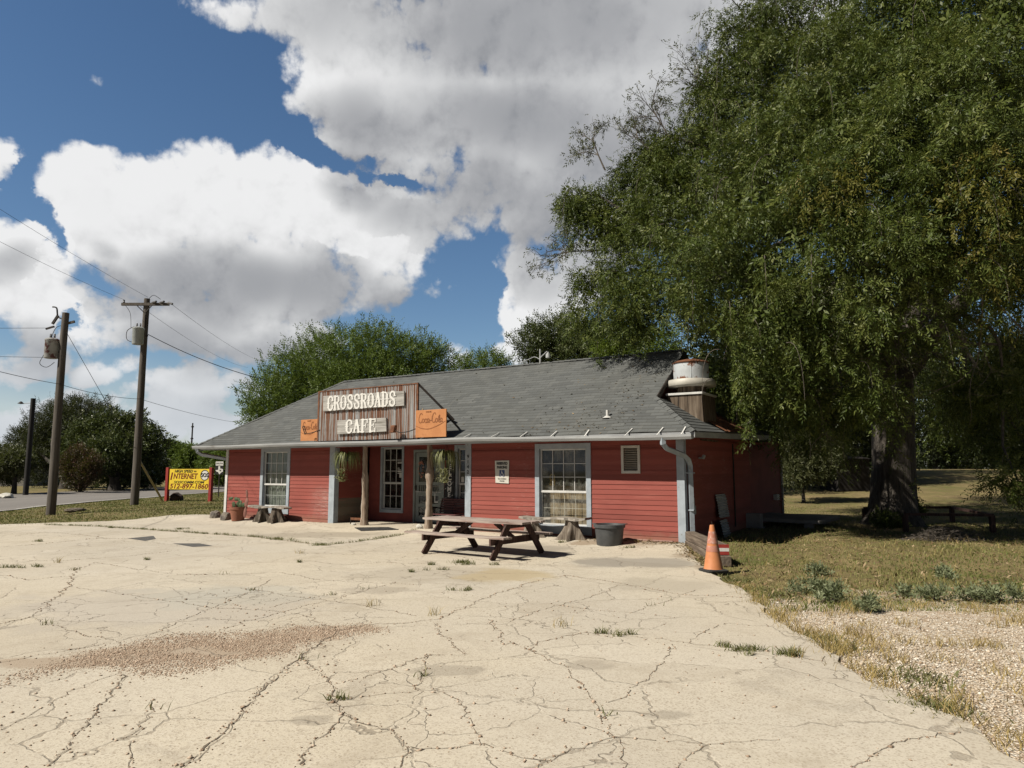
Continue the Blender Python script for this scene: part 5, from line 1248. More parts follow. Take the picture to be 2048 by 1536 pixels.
def leaning_sheet(label, n, z0, w, h, yaw, tilt, loc_s=.18):
    q = W(16.25 + loc_s, n, z0); o = thing('corrugated_sheet', label, 'metal sheet', q, TH, 'corrugated sheets leaning by the side wall'); o.rotation_euler = (0, tilt, TH + yaw)
    mb = MB(); k = 80
    for i in range(k):
        a, b = h * i / k, h * (i + 1) / k; f = lambda z: .012 * math.sin(z / .04 * 6.283 / 1.6)
        e0 = .04 * math.sin(a * 9) if a > h * .7 else 0
        mb.face([(f(a), -w / 2 + e0, a), (f(a), w / 2 - max(0, a - h * .75) * .5, a), (f(b), w / 2 - max(0, b - h * .75) * .5, b), (f(b), -w / 2 + e0, b)])
    mb.build('sheet', M['corr_white'], o); return o
leaning_sheet('upper torn white corrugated sheet propped against the dark red side wall', -2.6, .42, .85, .58, .0, -.12, .12)
leaning_sheet('lower white corrugated sheet standing on the grass behind the cone', -2.45, -.12, .9, .50, .1, -.2, .24)
p0 = W(16.75, -6.6, -.02)
t = thing('concrete_step', 'low grey concrete step at the back of the side wall', 'step', p0, TH)
mb = MB(); mb.hexa([(-.6, -.8, .16), (1.3, -.8, .13), (1.5, 1.6, .13), (-.6, 1.6, .16), (-.6, -.8, .28), (1.3, -.8, .22), (1.5, 1.6, .22), (-.6, 1.6, .28)]); mb.build('slab', M['concrete'], t, bevel=.01)
for x, y in ((-.45, -.6), (1.0, -.6), (1.0, 1.3)):
    mb = MB(); mb.box(x - .12, x + .12, y - .12, y + .12, -.05, .15); mb.build('block', M['concrete'], t, bevel=.01)
t = thing('cinder_block', 'grey block standing at the side wall beside the step', 'block', W(16.45, -5.2, -.03), TH)
mb = MB(); mb.box(-.2, .2, -.15, .15, 0, .42); mb.box(-.25, .25, -.2, .2, -.02, .05); mb.build('block', M['concrete'], t, bevel=.012)
# rail fence and brush pile under the tree
f0, f1, f2 = G(1812, 1062), G(1986, 1063), G(1905, 1043)
t = thing('rail_bench', 'low dark wooden rail on short posts beside the big trunk', 'rail', (f0.x, f0.y, 0), 0)
a, b, c_ = Vector((0, 0, .44)), f1 - f0 + Vector((0, 0, .42)), f2 - f0 + Vector((0, 0, .44)); d_ = Vector((.4, 3.0, .44))
for q in ((a, b), (b, c_), (c_, d_)):
    mb = MB(); mb.bar(q[0], q[1], .10, .07); mb.build('rail', M['tableleg'], t)
for q in (a, b, c_, d_):
    mb = MB(); mb.bar((q.x, q.y, -.1), (q.x, q.y, .42), .11, .11, up=(0, 1, 0)); mb.build('post', M['tableleg'], t)
bp = G(1893, 1078)
t = thing('brush_pile', 'heap of dead twigs on the grass in front of the low rail', 'brush pile', (bp.x, bp.y, gz(bp.x, bp.y)))
mb = MB()
for i in range(420):
    x, y = random.gauss(0, .42), random.gauss(0, .28); h = max(.03, .38 * math.exp(-(x * x / .4 + y * y / .2)) * random.random()); a = random.uniform(0, 3.14); L = random.uniform(.15, .5); s_ = random.gauss(0, .25)
    p = Vector((x, y, h)); d = Vector((math.cos(a), math.sin(a) * .7, s_)) * L
    mb.tube([p - d * .5, p + Vector((random.gauss(0, .03), 0, random.gauss(0, .03))), p + d * .5], [.007, .006, .003], 4, cap=False)
tag(mb.build('twigs', M['twig'], t), kind='stuff')
# dark shed beyond the tree
sh = G(1700, 982); sh = Vector((13.0, 29.5, gz(13.0, 29.5)))
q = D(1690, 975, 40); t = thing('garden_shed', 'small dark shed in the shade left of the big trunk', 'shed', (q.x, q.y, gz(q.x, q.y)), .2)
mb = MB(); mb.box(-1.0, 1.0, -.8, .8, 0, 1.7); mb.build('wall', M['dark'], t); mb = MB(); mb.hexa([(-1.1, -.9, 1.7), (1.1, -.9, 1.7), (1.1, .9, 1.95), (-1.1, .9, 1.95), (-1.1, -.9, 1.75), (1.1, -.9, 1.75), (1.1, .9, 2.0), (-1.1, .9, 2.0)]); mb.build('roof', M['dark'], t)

# ------------------------------------------------------------------ roadside: poles, wires, signs
def pole(name, label, base, h, r0, r1, mat, group=None):
    t = thing(name, label, 'utility pole', (base.x, base.y, gz(base.x, base.y)), 0, group)
    mb = MB(); pts = [(.02 * math.sin(i * .5), .015 * math.cos(i * .7), -.2 + (h + .2) * i / 14) for i in range(15)]
    mb.tube(pts, [r0 + (r1 - r0) * i / 14 for i in range(15)], 12); mb.build('shaft', mat, t, smooth=True); return t
def can(t, x, y, z, mat, r=.24, h=.72):
    mb = MB(); mb.lathe([(r * .93, 0), (r, .03), (r, h * .86), (r * 1.06, h * .88), (r * 1.06, h * .94), (r * .8, h), (0, h * 1.03)], 20, (x, y, z)); o = mb.build('transformer', mat, t, smooth=True)
    for dx in (-.08, .08):
        mb = MB(); mb.lathe([(.03, 0), (.045, .04), (.03, .06), (.045, .1), (.03, .12), (.04, .16), (.012, .2)], 8, (x + dx, y, z + h)); mb.build('bushing', M['porcelain'], o, smooth=True)
    return o
P1 = G(101, 1023); P2 = G(268, 1010); P3 = G(51, 990)
P1 = Vector((P1.x, P1.y, 0)); P2 = Vector((P2.x, P2.y, 0))
t = pole('utility_pole', 'grey wooden utility pole with rust streaked transformer, nearest the road lot corner', P1, 8.0, .17, .125, M['pole'], 'wooden utility poles on the verge')
can(t, -.42, -.05, 6.15, M['can_rust'], .25, .8)
mb = MB(); mb.bar((-.25, 0, 6.4), (0, 0, 6.4), .05, .06); mb.bar((-.25, 0, 6.8), (0, 0, 6.8), .05, .06); mb.build('mount', M['iron'], t)
mb = MB(); mb.tube(smoothpath([(-.05, 0, 7.75), (-.3, 0, 7.85), (-.38, 0, 8.2), (-.55, 0, 8.25)]), .03, 6); mb.tube(smoothpath([(-.05, 0, 7.5), (-.3, -.05, 7.4), (-.45, -.05, 7.05), (-.42, 0, 6.95)]), .012, 5)
mb.bar((-.3, 0, 7.9), (-.5, 0, 7.55), .07, .09); mb.bar((-.42, 0, 7.45), (-.75, 0, 7.35), .05, .07); mb.build('cutout', M['iron'], t)
mb = MB(); mb.bar((.0, 0, 7.55), (.38, .0, 7.65), .07, .09); mb.build('stub_arm', M['pole'], t)
mb = MB(); mb.tube(smoothpath([(-.6, 0, 6.75), (-.75, 0, 6.3), (-.85, -.05, 5.95), (-.6, 0, 5.8), (-.3, 0, 6.0)]), .012, 5); mb.build('jumper', M['wire'], t)
t = pole('utility_pole', 'taller wooden utility pole with crossarm and pale transformer beside the yellow sign', P2, 9.72, .185, .13, M['pole'], 'wooden utility poles on the verge')
arm = thing  # crossarm is a part
mb = MB(); mb.bar((-1.1, -.16, 9.42), (1.15, -.16, 9.42), .10, .13); mb.build('crossarm', M['pole'], t)
mb = MB(); mb.bar((-.36, -.2, 9.36), (-.02, -.14, 9.02), .03, .04); mb.bar((.36, -.2, 9.36), (.02, -.14, 9.02), .03, .04); mb.build('arm_brace', M['iron'], t)
for x, a in ((-1.0, 0), (.35, 1), (.72, 1), (1.12, 1)):
    mb = MB()
    if a: mb.tube([(x, -.16, 9.5), (x + .25, -.3, 9.40 if x > 1 else 9.52)], .05, 8)
    else: mb.lathe([(.03, 0), (.06, .04), (.035, .08), (.05, .14), (.0, .17)], 8, (x, -.16, 9.48))
    mb.build('insulator', M['porcelain'], t, smooth=True)
mb = MB(); mb.tube(smoothpath([(.1, -.1, 9.65), (.4, -.2, 9.85), (.75, -.2, 9.65)]), .012, 5); mb.build('jumper', M['wire'], t)
mb = MB(); mb.tube(smoothpath([(-.95, -.16, 9.4), (-.7, -.1, 9.0), (-.62, -.1, 8.3)]), .01, 5); mb.build('jumper', M['wire'], t)
can(t, -.12, -.36, 7.45, M['can'], .25, .82)
mb = MB(); mb.tube(smoothpath([(-.3, -.4, 8.3), (-.62, -.4, 8.1), (-.62, -.4, 7.7), (-.35, -.45, 7.55)]), .015, 5); mb.bar((.05, -.1, 8.3), (.1, -.2, 8.9), .07, .08); mb.bar((.25, -.2, 7.9), (.1, 0, 7.9), .04, .05); mb.build('cable_loop', M['iron'], t)
t = thing('street_lamp_pole', 'plain black pole across the road with a small lamp wired beside it', 'utility pole', (P3.x, P3.y, gz(P3.x, P3.y)))
mb = MB(); mb.tube([(0, 0, -.2), (0, 0, 6.3)], [.165, .145], 12); mb.build('shaft', M['poledark'], t, smooth=True)
mb = MB(); mb.tube([(-.15, 0, 6.0), (-.7, -.1, 5.95)], .02, 6); mb.build('lamp_arm', M['gutter'], t)
mb = MB(); mb.lathe([(.0, 0), (.20, .03), (.12, .10), (.05, .17), (0, .18)], 10, (-.72, -.1, 5.92)); mb.build('lamp_head', M['iron'], t, smooth=True)
def wire(label, a, b, sag_, r=.012, ext=0):
    a, b = Vector(a), Vector(b); mb = MB(); n = 26
    mb.tube([a.lerp(b, i / n) + Vector((0, 0, -4 * sag_ * (i / n) * (1 - i / n))) for i in range(n + 1)], r, 5); return tag(mb.build('cable', M['wire'], None), label, 'cable', 'overhead cables')
def far_left(px, py, depth): return D(px, py, depth)
A2 = P2 + Vector((-1.0, -.16, 9.62)); A3 = P2 + Vector((1.3, -.3, 9.4)); A1 = P2 + Vector((.1, -.1, 9.75))
q = D(0, 410, 23.4); wire('upper thin overhead line rising to the top left from the crossarm pole', A1 + (q - A1) * 1.6, A1, .15, .006)
q = D(0, 475, 23.4); wire('lower thin overhead line rising to the top left from the crossarm pole', A2 + (q - A2) * 1.6, A2, .15, .006)
q = D(520, 715, 75); wire('thin overhead line running from the right end of the crossarm down behind the trees', A3, q + (q - A3) * .3, .5, .008)
q = D(480, 722, 75); wire('thin overhead line dropping from the left of the crossarm behind the trees', P2 + Vector((-.2, -.16, 9.3)), q + (q - A3) * .3, .5, .008)
mst = W(10.95, -2.75, 5.15); wire('thick black service cable sagging from the pole transformer into the feathery tree', P2 + Vector((.25, -.2, 7.95)), D(650, 778, 36.5), .5, .017)
w0 = D(0, 740, 22); wire('low telephone line left of the rust streaked pole', w0 + (w0 - (P1 + Vector((0, 0, 5.0)))) * .5, D(118, 768, P1.y - .2), .05, .010)
wire('low telephone line between the two wooden poles', D(118, 768, P1.y - .2), D(280, 798, P2.y - .2), .12, .010)
q = D(450, 836, 52); wire('low telephone line from the crossarm pole toward the far trees', D(280, 798, P2.y - .2), q + (q - D(280, 798, P2.y)) * .6, .2, .010)
q = D(0, 653, 27.0); wire('upper short line reaching the rust streaked pole from the left', q + Vector((-8, -.3, 0)), P1 + Vector((-.55, 0, 7.25)), .05, .008)
q = D(0, 701, 27.0); wire('lower short line reaching the rust streaked pole from the left', q + Vector((-8, -.3, 0)), P1 + Vector((-.1, 0, 6.05)), .05, .008)
gb = G(326, 1004); gtop = P1 + Vector((.1, 0, 7.05)); gb = Vector((gb.x, gb.y, gz(gb.x, gb.y) + .05))
t = thing('guy_wire', 'slanting guy wire with a faded yellow guard beside the yellow sign', 'guy wire', gb)
mb = MB(); mb.tube([(0, 0, 0), gtop - gb], .010, 5); mb.build('strand', M['wire'], t)
mb = MB(); mb.tube([(gtop - gb) * .01, (gtop - gb) * .30], .05, 8); mb.build('guard', M['guard'], t)
# yellow internet sign
q0, q1 = D(334, 985, 38), D(421, 985, 37.2)
sgx = q1 - q0; yaw = math.atan2(sgx.y, sgx.x); Ls = sgx.xy.length
t = thing('roadside_sign', 'yellow INTERNET sign board between two red posts on the verge', 'sign', (q0.x, q0.y, gz(q0.x, q0.y)), yaw)
zt0, zt1 = D(337, 942, 38).z - gz(q0.x, q0.y), D(337, 983, 38).z - gz(q0.x, q0.y)
ztr, zbr = D(419, 934, 37.2).z - gz(q0.x, q0.y), D(419, 975, 37.2).z - gz(q0.x, q0.y)
PI_ = lambda u, out, z: (u, -out, z)
top, bot = (zt0 + ztr) / 2, (zt1 + zbr) / 2; Hs = top - bot
for x in (0, Ls):
    mb = MB(); mb.box(x - .085, x + .085, -.085, .085, -.2, top + .08); mb.build('post', M['redpost'], t, bevel=.01)
mb = MB(); mb.box(.085, Ls - .085, -.03, .03, bot, top); bd = mb.build('board', M['yellow'], t, bevel=.005)
def line(s_, size, u, z, mt, shear, bold, fit):
    mb = MB(); text_into(mb, s_, size, PI_, u, z, .035, .008, shear, bold, fit=fit); mb.build('lettering', M[mt], bd)
line('HIGH SPEED', Hs * .20, Ls * .37, top - Hs * .11, 'black', .25, .003, Ls * .42)
line('TO', Hs * .09, Ls * .63, top - Hs * .12, 'black', .25, .004, Ls * .06)
line('I', Hs * .50, Ls * .085, top - Hs * .37, 'maroon', .2, .012, Ls * .055); line('NTERNET', Hs * .37, Ls * .41, top - Hs * .36, 'maroon', .2, .006, Ls * .56)
line('SOSCOMM.COM', Hs * .17, Ls * .50, top - Hs * .645, 'black', .25, .002, Ls * .70)
line('512-897-1860', Hs * .33, Ls * .50, top - Hs * .85, 'maroon', .2, .004, Ls * .88)
mb = MB(); lc = (Ls * .86, top - Hs * .30); R = Hs * .24; th = np.linspace(0, 6.283, 40)
for i in range(39): mb.seg(PI_, (lc[0] + R * math.cos(th[i]), lc[1] + R * math.sin(th[i])), (lc[0] + R * math.cos(th[i + 1]), lc[1] + R * math.sin(th[i + 1])), .035, .034, .038 + .0003 * (i % 4))
text_into(mb, 'SOS', Hs * .26, PI_, lc[0], lc[1], .044, .008, .0, .004, fit=R * 1.75); em = mb.build('emblem', M['black'], bd)
mb = MB(); mb.lathe([(R * .98, 0), (0, .0005)], 32); mb.v = [(lc[0] + x, -.0315 - z, lc[1] + y) for x, y, z in mb.v]; mb.build('emblem_disc', M['letter'], em)
rock('squat brown boulder behind the left post of the yellow sign', Vector((q0.x + .28, q0.y + .5, gz(q0.x, q0.y) - .08)), .46, .35, .36, 11, mat=simple('brown_boulder', (.05, .035, .03), (.09, .06, .05), 4, .95, bump=.6), name='boulder')
hw = G(436, 994); t = thing('highway_sign', 'small black and white state route sign on a thin post near the cafe corner', 'sign', (hw.x, hw.y, gz(hw.x, hw.y)), yaw + .1)
mb = MB(); mb.bar((0, .03, -.1), (0, .03, 1.85), .05, .05, up=(0, 1, 0)); mb.build('post', M['iron'], t)
mb = MB(); mb.box(-.27, .27, -.012, .0, 1.35, 1.86); mb.build('route_panel', M['black'], t)
mb = MB(); tx = [(-.06, 1.84), (.06, 1.84), (.06, 1.70), (.20, 1.68), (.25, 1.66), (.25, 1.52), (.12, 1.46), (.06, 1.38), (.06, 1.36), (-.0, 1.38), (-.06, 1.50), (-.14, 1.50), (-.25, 1.60), (-.06, 1.63)]
mb.face([(x, -.018, z) for x, z in tx]); mb.face([(x, -.013, z) for x, z in tx]); mb.build('state_outline', M['letter'], t)
mb = MB(); text_into(mb, '95', .13, PI_, .08, 1.58, .022, .004, 0, .004); mb.build('route_number', M['black'], t)
mb = MB(); mb.box(-.25, .25, -.012, .0, 1.88, 2.12); pn = mb.build('direction_panel', M['letter'], t)
mb = MB(); text_into(mb, 'SOUTH', .13, PI_, 0, 2.0, .016, .004, 0, .003); mb.build('lettering', M['black'], pn)
q = D(383, 893, 150); t = thing('radio_mast', 'distant thin dark mast rising over the far trees', 'mast', (q.x, q.y, gz(q.x, q.y)))
hm = D(383, 846, 150).z - gz(q.x, q.y)
mb = MB(); mb.tube([(0, 0, 0), (0, 0, hm)], [.25, .14], 8); mb.build('shaft', M['iron'], t)
for k in (.45, .7, .92):
    mb = MB(); mb.lathe([(.3, 0), (.3, .25), (.0, .27)], 8, (0, 0, hm * k)); mb.build('collar', M['iron'], t)
q = G(12, 996); rock('white lump of broken kerb across the road at the left edge', Vector((q.x, q.y, gz(q.x, q.y))), .7, .4, .22, 2, mat=M['signwhite'], name='kerb_stone')
q = G(150, 1020); rock('flat dark driftwood stone in the verge grass beside the rust streaked pole', Vector((q.x, q.y, gz(q.x, q.y))), .42, .2, .12, 4, mat=M['stump'], name='stone')
q = G(-60, 972); t = thing('grey_shed', 'low grey metal building behind the small tree at the left edge', 'building', (q.x, q.y, gz(q.x, q.y)), .1)
mb = MB(); mb.box(-5, 5.2, 0, 8, 0, 2.2); mb.build('wall', M['concrete'], t); mb = MB(); mb.hexa([(-5.4, -.4, 2.2), (5.6, -.4, 2.2), (5.6, 8.4, 2.2), (-5.4, 8.4, 2.2), (-5.4, 3.9, 3.2), (5.6, 3.9, 3.2), (5.6, 4.1, 3.2), (-5.4, 4.1, 3.2)]); mb.build('roof', M['gutter'], t)
mb = MB(); mb.box(-1, 2, -.05, 0, .0, 2.0); mb.build('door', M['white'], t)
# ------------------------------------------------------------------ trees
def sprays(blobs, n, L, lw, leaflets, droop, seed, spread=.5, shell=(.55, 1.06), lump=.16, rach=.42, up=0.0, vary=0.0):
    """compound leaf sprays scattered through the lobes of a crown; returns verts, quads, per-leaf value"""
    r = np.random.default_rng(seed); B_ = np.array(blobs, float)
    c, rad = B_[:, :3], B_[:, 3]; sq = B_[:, 4] if B_.shape[1] > 4 else np.ones(len(B_))
    w = rad ** 2; idx = r.choice(len(B_), n, p=w / w.sum())
    d = r.normal(size=(n, 3)); d /= np.linalg.norm(d, axis=1)[:, None]
    k = r.uniform(shell[0] ** 2, shell[1] ** 2, n) ** .5
    k *= 1 + lump * (np.sin(d[:, 0] * 5 + idx * 1.7) * np.sin(d[:, 2] * 6 + idx) + .6 * np.sin(d[:, 1] * 9 + idx * .7 + d[:, 2] * 4)) * 1.2
    pos = c[idx] + d * (rad[idx] * k)[:, None] * np.stack([np.ones(n), np.ones(n), sq[idx]], 1)
    ax = d * spread + r.normal(size=(n, 3)) * .45; ax[:, 2] += -droop + up; ax /= np.linalg.norm(ax, axis=1)[:, None]
    ref = r.normal(size=(n, 3)); sd = np.cross(ax, ref); sd /= np.linalg.norm(sd, axis=1)[:, None]
    nm = np.cross(sd, ax); m = leaflets
    Ls = L * r.uniform(.6, 1.25, n); rl = rach * r.uniform(.6, 1.3, n)
    vs, rn = [], []
    base_rn = np.clip(r.normal(.5, .17, n) + .10 * d[:, 2] + r.normal(0, vary + 1e-6, len(B_))[idx], 0, 1)
    for j in range(m):
        t = (j + .6) / m; side = 1 if j % 2 else -1
        if j == m - 1: side = 0
        o = pos + ax * (rl * t)[:, None] + np.array([0, 0, -1]) * (droop * .35 * rl * t * t)[:, None]
        a = .55 + .3 * r.uniform(-1, 1, n)
        dirn = ax * (1 - .45 * abs(side)) + sd * (side * a)[:, None] + nm * (r.normal(0, .28, n))[:, None]; dirn[:, 2] -= droop * .25
        dirn /= np.linalg.norm(dirn, axis=1)[:, None]
        wv = np.cross(dirn, nm + r.normal(0, .45, (n, 3))); wv /= np.linalg.norm(wv, axis=1)[:, None] + 1e-9
        l = (Ls * (1 - .35 * abs(t - .5)))[:, None]; ww = l * lw * .5
        vs.append(np.stack([o, o + dirn * l * .42 + wv * ww, o + dirn * l, o + dirn * l * .42 - wv * ww], 1))
        rn.append(np.clip(base_rn + r.normal(0, .10, n), 0, 1))
    V = np.concatenate(vs); R = np.concatenate(rn)
    return V.reshape(-1, 3), np.arange(len(V) * 4).reshape(-1, 4), R
def join_np(parts):
    v, q, rr = [], [], []; o = 0
    for a, b, c in parts: v.append(a); q.append(b + o); rr.append(c); o += len(a)
    return np.concatenate(v), np.concatenate(q), np.concatenate(rr)
def limb(mb, a, b, r0, r1, seed, bend=.12, k=7, n=8):
    rr = random.Random(seed); a, b = Vector(a), Vector(b); L = (b - a).length; off = Vector((rr.gauss(0, 1), rr.gauss(0, 1), rr.gauss(.5, .6))) * L * bend
    pts = [a.lerp(b, i / k) + off * math.sin(math.pi * i / k) + Vector((rr.gauss(0, 1), rr.gauss(0, 1), rr.gauss(0, 1))) * L * .012 for i in range(k + 1)]
    mb.tube(pts, [r0 + (r1 - r0) * (i / k) ** .8 for i in range(k + 1)], n); return pts
def twigs(mb, p, d, L, r, depth, rr):
    k = 4; pts = [Vector(p)]; d = Vector(d).normalized()
    for i in range(k):
        d = (d + Vector((rr.gauss(0, .16), rr.gauss(0, .16), rr.gauss(.02, .14)))).normalized(); pts.append(pts[-1] + d * L / k)
    mb.tube(pts, [r * (1 - .5 * i / k) for i in range(k + 1)], 5, cap=False); ends = [pts[-1]]
    if depth:
        for i in range(2, k + 1):
            for _ in range(2 if depth > 1 else 1):
                e = (d + Vector((rr.gauss(0, .6), rr.gauss(0, .6), rr.gauss(0, .45)))).normalized()
                ends += twigs(mb, pts[i], e, L * rr.uniform(.4, .65), r * .5, depth - 1, rr)
    return ends
def blobs_px(lst, depth, jy=.5, sq=.9, seed=0):
    rr = random.Random(seed); out = []
    for (px, py, rp) in lst:
        y = depth + rr.uniform(-1, 1) * jy; p = D(px, py, y); r_ = rp / FPX * y; out.append((p.x, p.y, p.z, r_, sq))
    return out
def tree(name, label, base, blobs, mat, n, L, lw, leaflets=5, droop=.1, seed=1, r0=.2, trunk_h=None, group=None, rach=None, up=0., shell=(.3, 1.06), bark='bark_dark', lump=.2, fork=None):
    bz = gz(base.x, base.y); t = thing(name, label, 'tree' if 'bush' not in name and 'shrub' not in name else 'shrub', (base.x, base.y, bz), 0, group)
    cz = min(b[2] for b in blobs); top = Vector((base.x, base.y, bz + (trunk_h or max(.6, (cz - bz) * .8))))
    mb = MB(); mb.tube([(0, 0, -.15), (r0 * .1, 0, .1), (0, r0 * .2, (top.z - bz) * .5), (0, 0, top.z - bz)], [r0 * 1.5, r0 * 1.1, r0 * .9, r0 * .8], 10)
    for i, b in enumerate(blobs):
        limb(mb, (0, 0, top.z - bz - .1), Vector(b[:3]) - Vector((base.x, base.y, bz)), r0 * .45, r0 * .1, seed * 31 + i, .08, 6, 6)
    mb.build('trunk', M[bark], t, smooth=True)
    V, Q, R = sprays(blobs, n, L, lw, leaflets, droop, seed, rach=rach or L * 2.0, up=up, shell=shell, lump=lump)
    V = V - np.array([base.x, base.y, bz]); np_mesh('crown', V, Q, mat, t, R); return t
M['leaf_pecan'] = leaf_mat('pecan_leaf', (.032, .052, .010), (.088, .124, .024), (.195, .22, .058), .18, .5)
M['leaf_dark'] = leaf_mat('dark_oak_leaf', (.035, .052, .018), (.078, .104, .036), (.16, .18, .075), .15, .4)
M['leaf_conifer'] = leaf_mat('grey_green_needles', (.028, .038, .018), (.05, .06, .03), (.08, .09, .045), .15, .6)
M['leaf_bright'] = leaf_mat('fresh_feathery_leaf', (.07, .12, .022), (.13, .20, .04), (.21, .28, .075), .32, .5)
M['leaf_lime'] = leaf_mat('lime_leaf', (.10, .16, .02), (.16, .23, .03), (.22, .30, .05), .35, .5)
M['leaf_red'] = leaf_mat('reddening_leaf', (.035, .035, .018), (.08, .05, .03), (.17, .06, .045), .2, .5)
M['leaf_olive'] = leaf_mat('olive_leaf', (.05, .06, .025), (.09, .10, .045), (.14, .15, .07), .22, .5)
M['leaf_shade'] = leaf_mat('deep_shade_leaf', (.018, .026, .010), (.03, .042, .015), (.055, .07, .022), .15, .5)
# ---- the big pecan on the right
tb = G(1790, 1047); tb = Vector((tb.x, tb.y, 0))
big = [(1440,205,20.5,1.3),(1520,105,20.3,1.4),(1380,275,20.3,1.2),(1490,50,20.6,1.1),(1300,300,20.4,1.0),(1200,460,20,1.1),(1240,590,19,1.0),(1560,30,20.5,1.3),(1340,390,20,1.3),(1175,430,20.5,.9),(1160,385,20.6,.65),(1200,560,19.6,.9),(1330,320,20.5,1.1),(1410,180,21,.9),(1460,120,21,.9),(1180,620,19.5,.7),(1260,640,19,.9),(1250,440,20,1.3),(1215,405,20.5,.95),(1285,355,20.5,1.25),(1265,540,19,1.15),(1300,590,18.5,1.35),(1345,460,19,1.9),(1395,585,17.5,1.3),(1385,360,20,1.6),(1430,260,20.5,1.25),(1480,340,18.5,1.9),(1500,190,21,1.4),(1560,110,21,1.5),
 (1490,480,16.5,2.0),(1455,645,16.8,1.0),(1525,740,16.3,1.15),(1530,620,16,1.6),(1585,800,17,1.1),(1600,260,17.5,2.2),(1640,120,18.5,2.0),(1600,430,15.5,1.9),(1640,600,15.5,1.6),(1620,720,16.5,1.5),(1690,820,17.5,1.1),(1640,860,20,1.0),(1450,790,21,1.3),(1520,830,22,1.4),(1480,740,22,1.5),(1440,745,19,1.0),
 (1720,330,15.5,2.0),(1740,180,16.5,2.1),(1720,500,14.8,1.7),(1780,40,18,2.2),(1790,660,16,1.3),(1850,380,14.5,1.9),(1860,180,15,2.1),(1830,540,15,1.3),(1960,480,14.5,1.5),(1960,300,14,2.0),(1990,110,15,2.2),(1900,0,17,2.2),(2060,420,15,1.9),(2050,560,16,1.3),(1900,-120,19,2.6),(2090,250,14.5,2.2),
 (2100,-60,17,2.8),(2250,120,18,3.2),(2260,420,19,3),(2220,620,20,2.2),(2040,700,20,1.4),(1990,830,19,1.1),(2060,900,18,.9),(1930,770,18,1.0),(2010,770,17,1.0),(1750,800,15.8,.8),(1700,-90,21,2.4),(2030,960,16.5,.35)]
blobs = []
for px, py, y, r_ in big:
    p = D(px, py, y); blobs.append((p.x, p.y, p.z, r_, .88))
back = [(1500,420,25,2.8),(1620,250,27,3.4),(1760,80,27,3.6),(1760,420,28,3.8),(1600,620,25,2.6),(1930,250,26,4),(1900,600,28,3.2),(2100,450,26,3.8),(2200,150,26,4),(1680,760,27,2.2),(1800,700,28,2.4),(2060,720,27,2.4),(1400,480,24,2.0),(1930,780,29,2.0),(1560,760,26,1.6),(1900,845,33,1.7),(1990,840,34,1.9),(2080,860,31,1.6),(1440,560,23,1.6),(1500,640,22,1.5),(1560,560,23,1.8)]
bb = []
for px, py, y, r_ in back:
    p = D(px, py, y); bb.append((p.x, p.y, p.z, r_, .9))
t = thing('pecan_tree', 'huge spreading pecan tree with drooping foliage over the right end of the cafe', 'tree', tb)
mb = MB(); tr_pts = []
pr_ = [(0, .98), (.12, .80), (.4, .68), (1.0, .62), (2.0, .58), (3.2, .58), (4.2, .62), (4.9, .55)]; n = 30
for j, (z, r_) in enumerate(pr_):
    for q in range(n):
        a = 2 * math.pi * q / n; R = r_ * (1 + .06 * math.sin(3 * a + z) + .04 * math.sin(7 * a + 2 * z) + (.22 * max(0, math.sin(5 * a + 1)) * math.exp(-z * 3)))
        mb.v.append((R * math.cos(a) + .03 * z, R * math.sin(a), z - .12))
for j in range(len(pr_) - 1):
    for q in range(n): mb.f.append((j * n + q, j * n + (q + 1) % n, (j + 1) * n + (q + 1) % n, (j + 1) * n + q)); mb.mi.append(0)
mb.build('trunk', M['bark'], t, smooth=True)
mains = [D(1560, 430, 20), D(1700, 250, 22), D(1900, 350, 19), D(1880, 540, 17), D(1950, 150, 24), D(1480, 560, 19), D(1700, 550, 18), D(2100, 450, 22), D(1780, 300, 26)]
mb = MB(); nodes_ = []
for i, e in enumerate(mains):
    nodes_ += limb(mb, (.12, 0, 3.9 + .08 * i), e - tb, .34, .10, 100 + i, .10, 9, 9)[3:]
for i, b in enumerate(blobs + bb):
    e = Vector(b[:3]) - tb; s_ = min(nodes_, key=lambda p: (p - e).length); limb(mb, s_, e, .085, .02, 300 + i, .08, 6, 6)
mb.build('limbs', M['bark'], t, smooth=True)
rc = np.random.default_rng(77); sub = []
for b in blobs:                               # every lobe is made of boughs that arch outwards and droop, each hung with leaf clumps that shrink to its tip
    R_ = max(.45, b[3] * .95 - .1)
    for _ in range(int(4 + 3.6 * R_ ** 2)):
        dd = rc.normal(size=3); dd[2] = dd[2] * .8 + .25; dd /= np.linalg.norm(dd); L_ = R_ * rc.uniform(.85, 1.2)
        m = max(3, int(L_ / .32))
        for k in range(m):
            t_ = .42 + .62 * k / max(1, m - 1)
            sub.append((b[0] + dd[0] * L_ * t_, b[1] + dd[1] * L_ * t_, b[2] + dd[2] * L_ * t_ * .9 - .38 * L_ * t_ ** 2.5, (.46 - .26 * k / m) * rc.uniform(.8, 1.2), .62))
V1 = sprays(sub, 76000, .108, .27, 11, .55, 11, rach=.34, lump=.2, shell=(.15, 1.05), spread=.9, vary=.14)
V2 = sprays(bb, 9000, .16, .34, 9, .45, 12, rach=.5, lump=.2, shell=(.4, 1.05))
V3 = sprays([b[:3] + (b[3] * .62,) + b[4:] for b in blobs] + [b[:3] + (b[3] * .8,) + b[4:] for b in bb], 24000, .17, .40, 5, .4, 13, rach=.42, lump=.15, shell=(.1, .95))
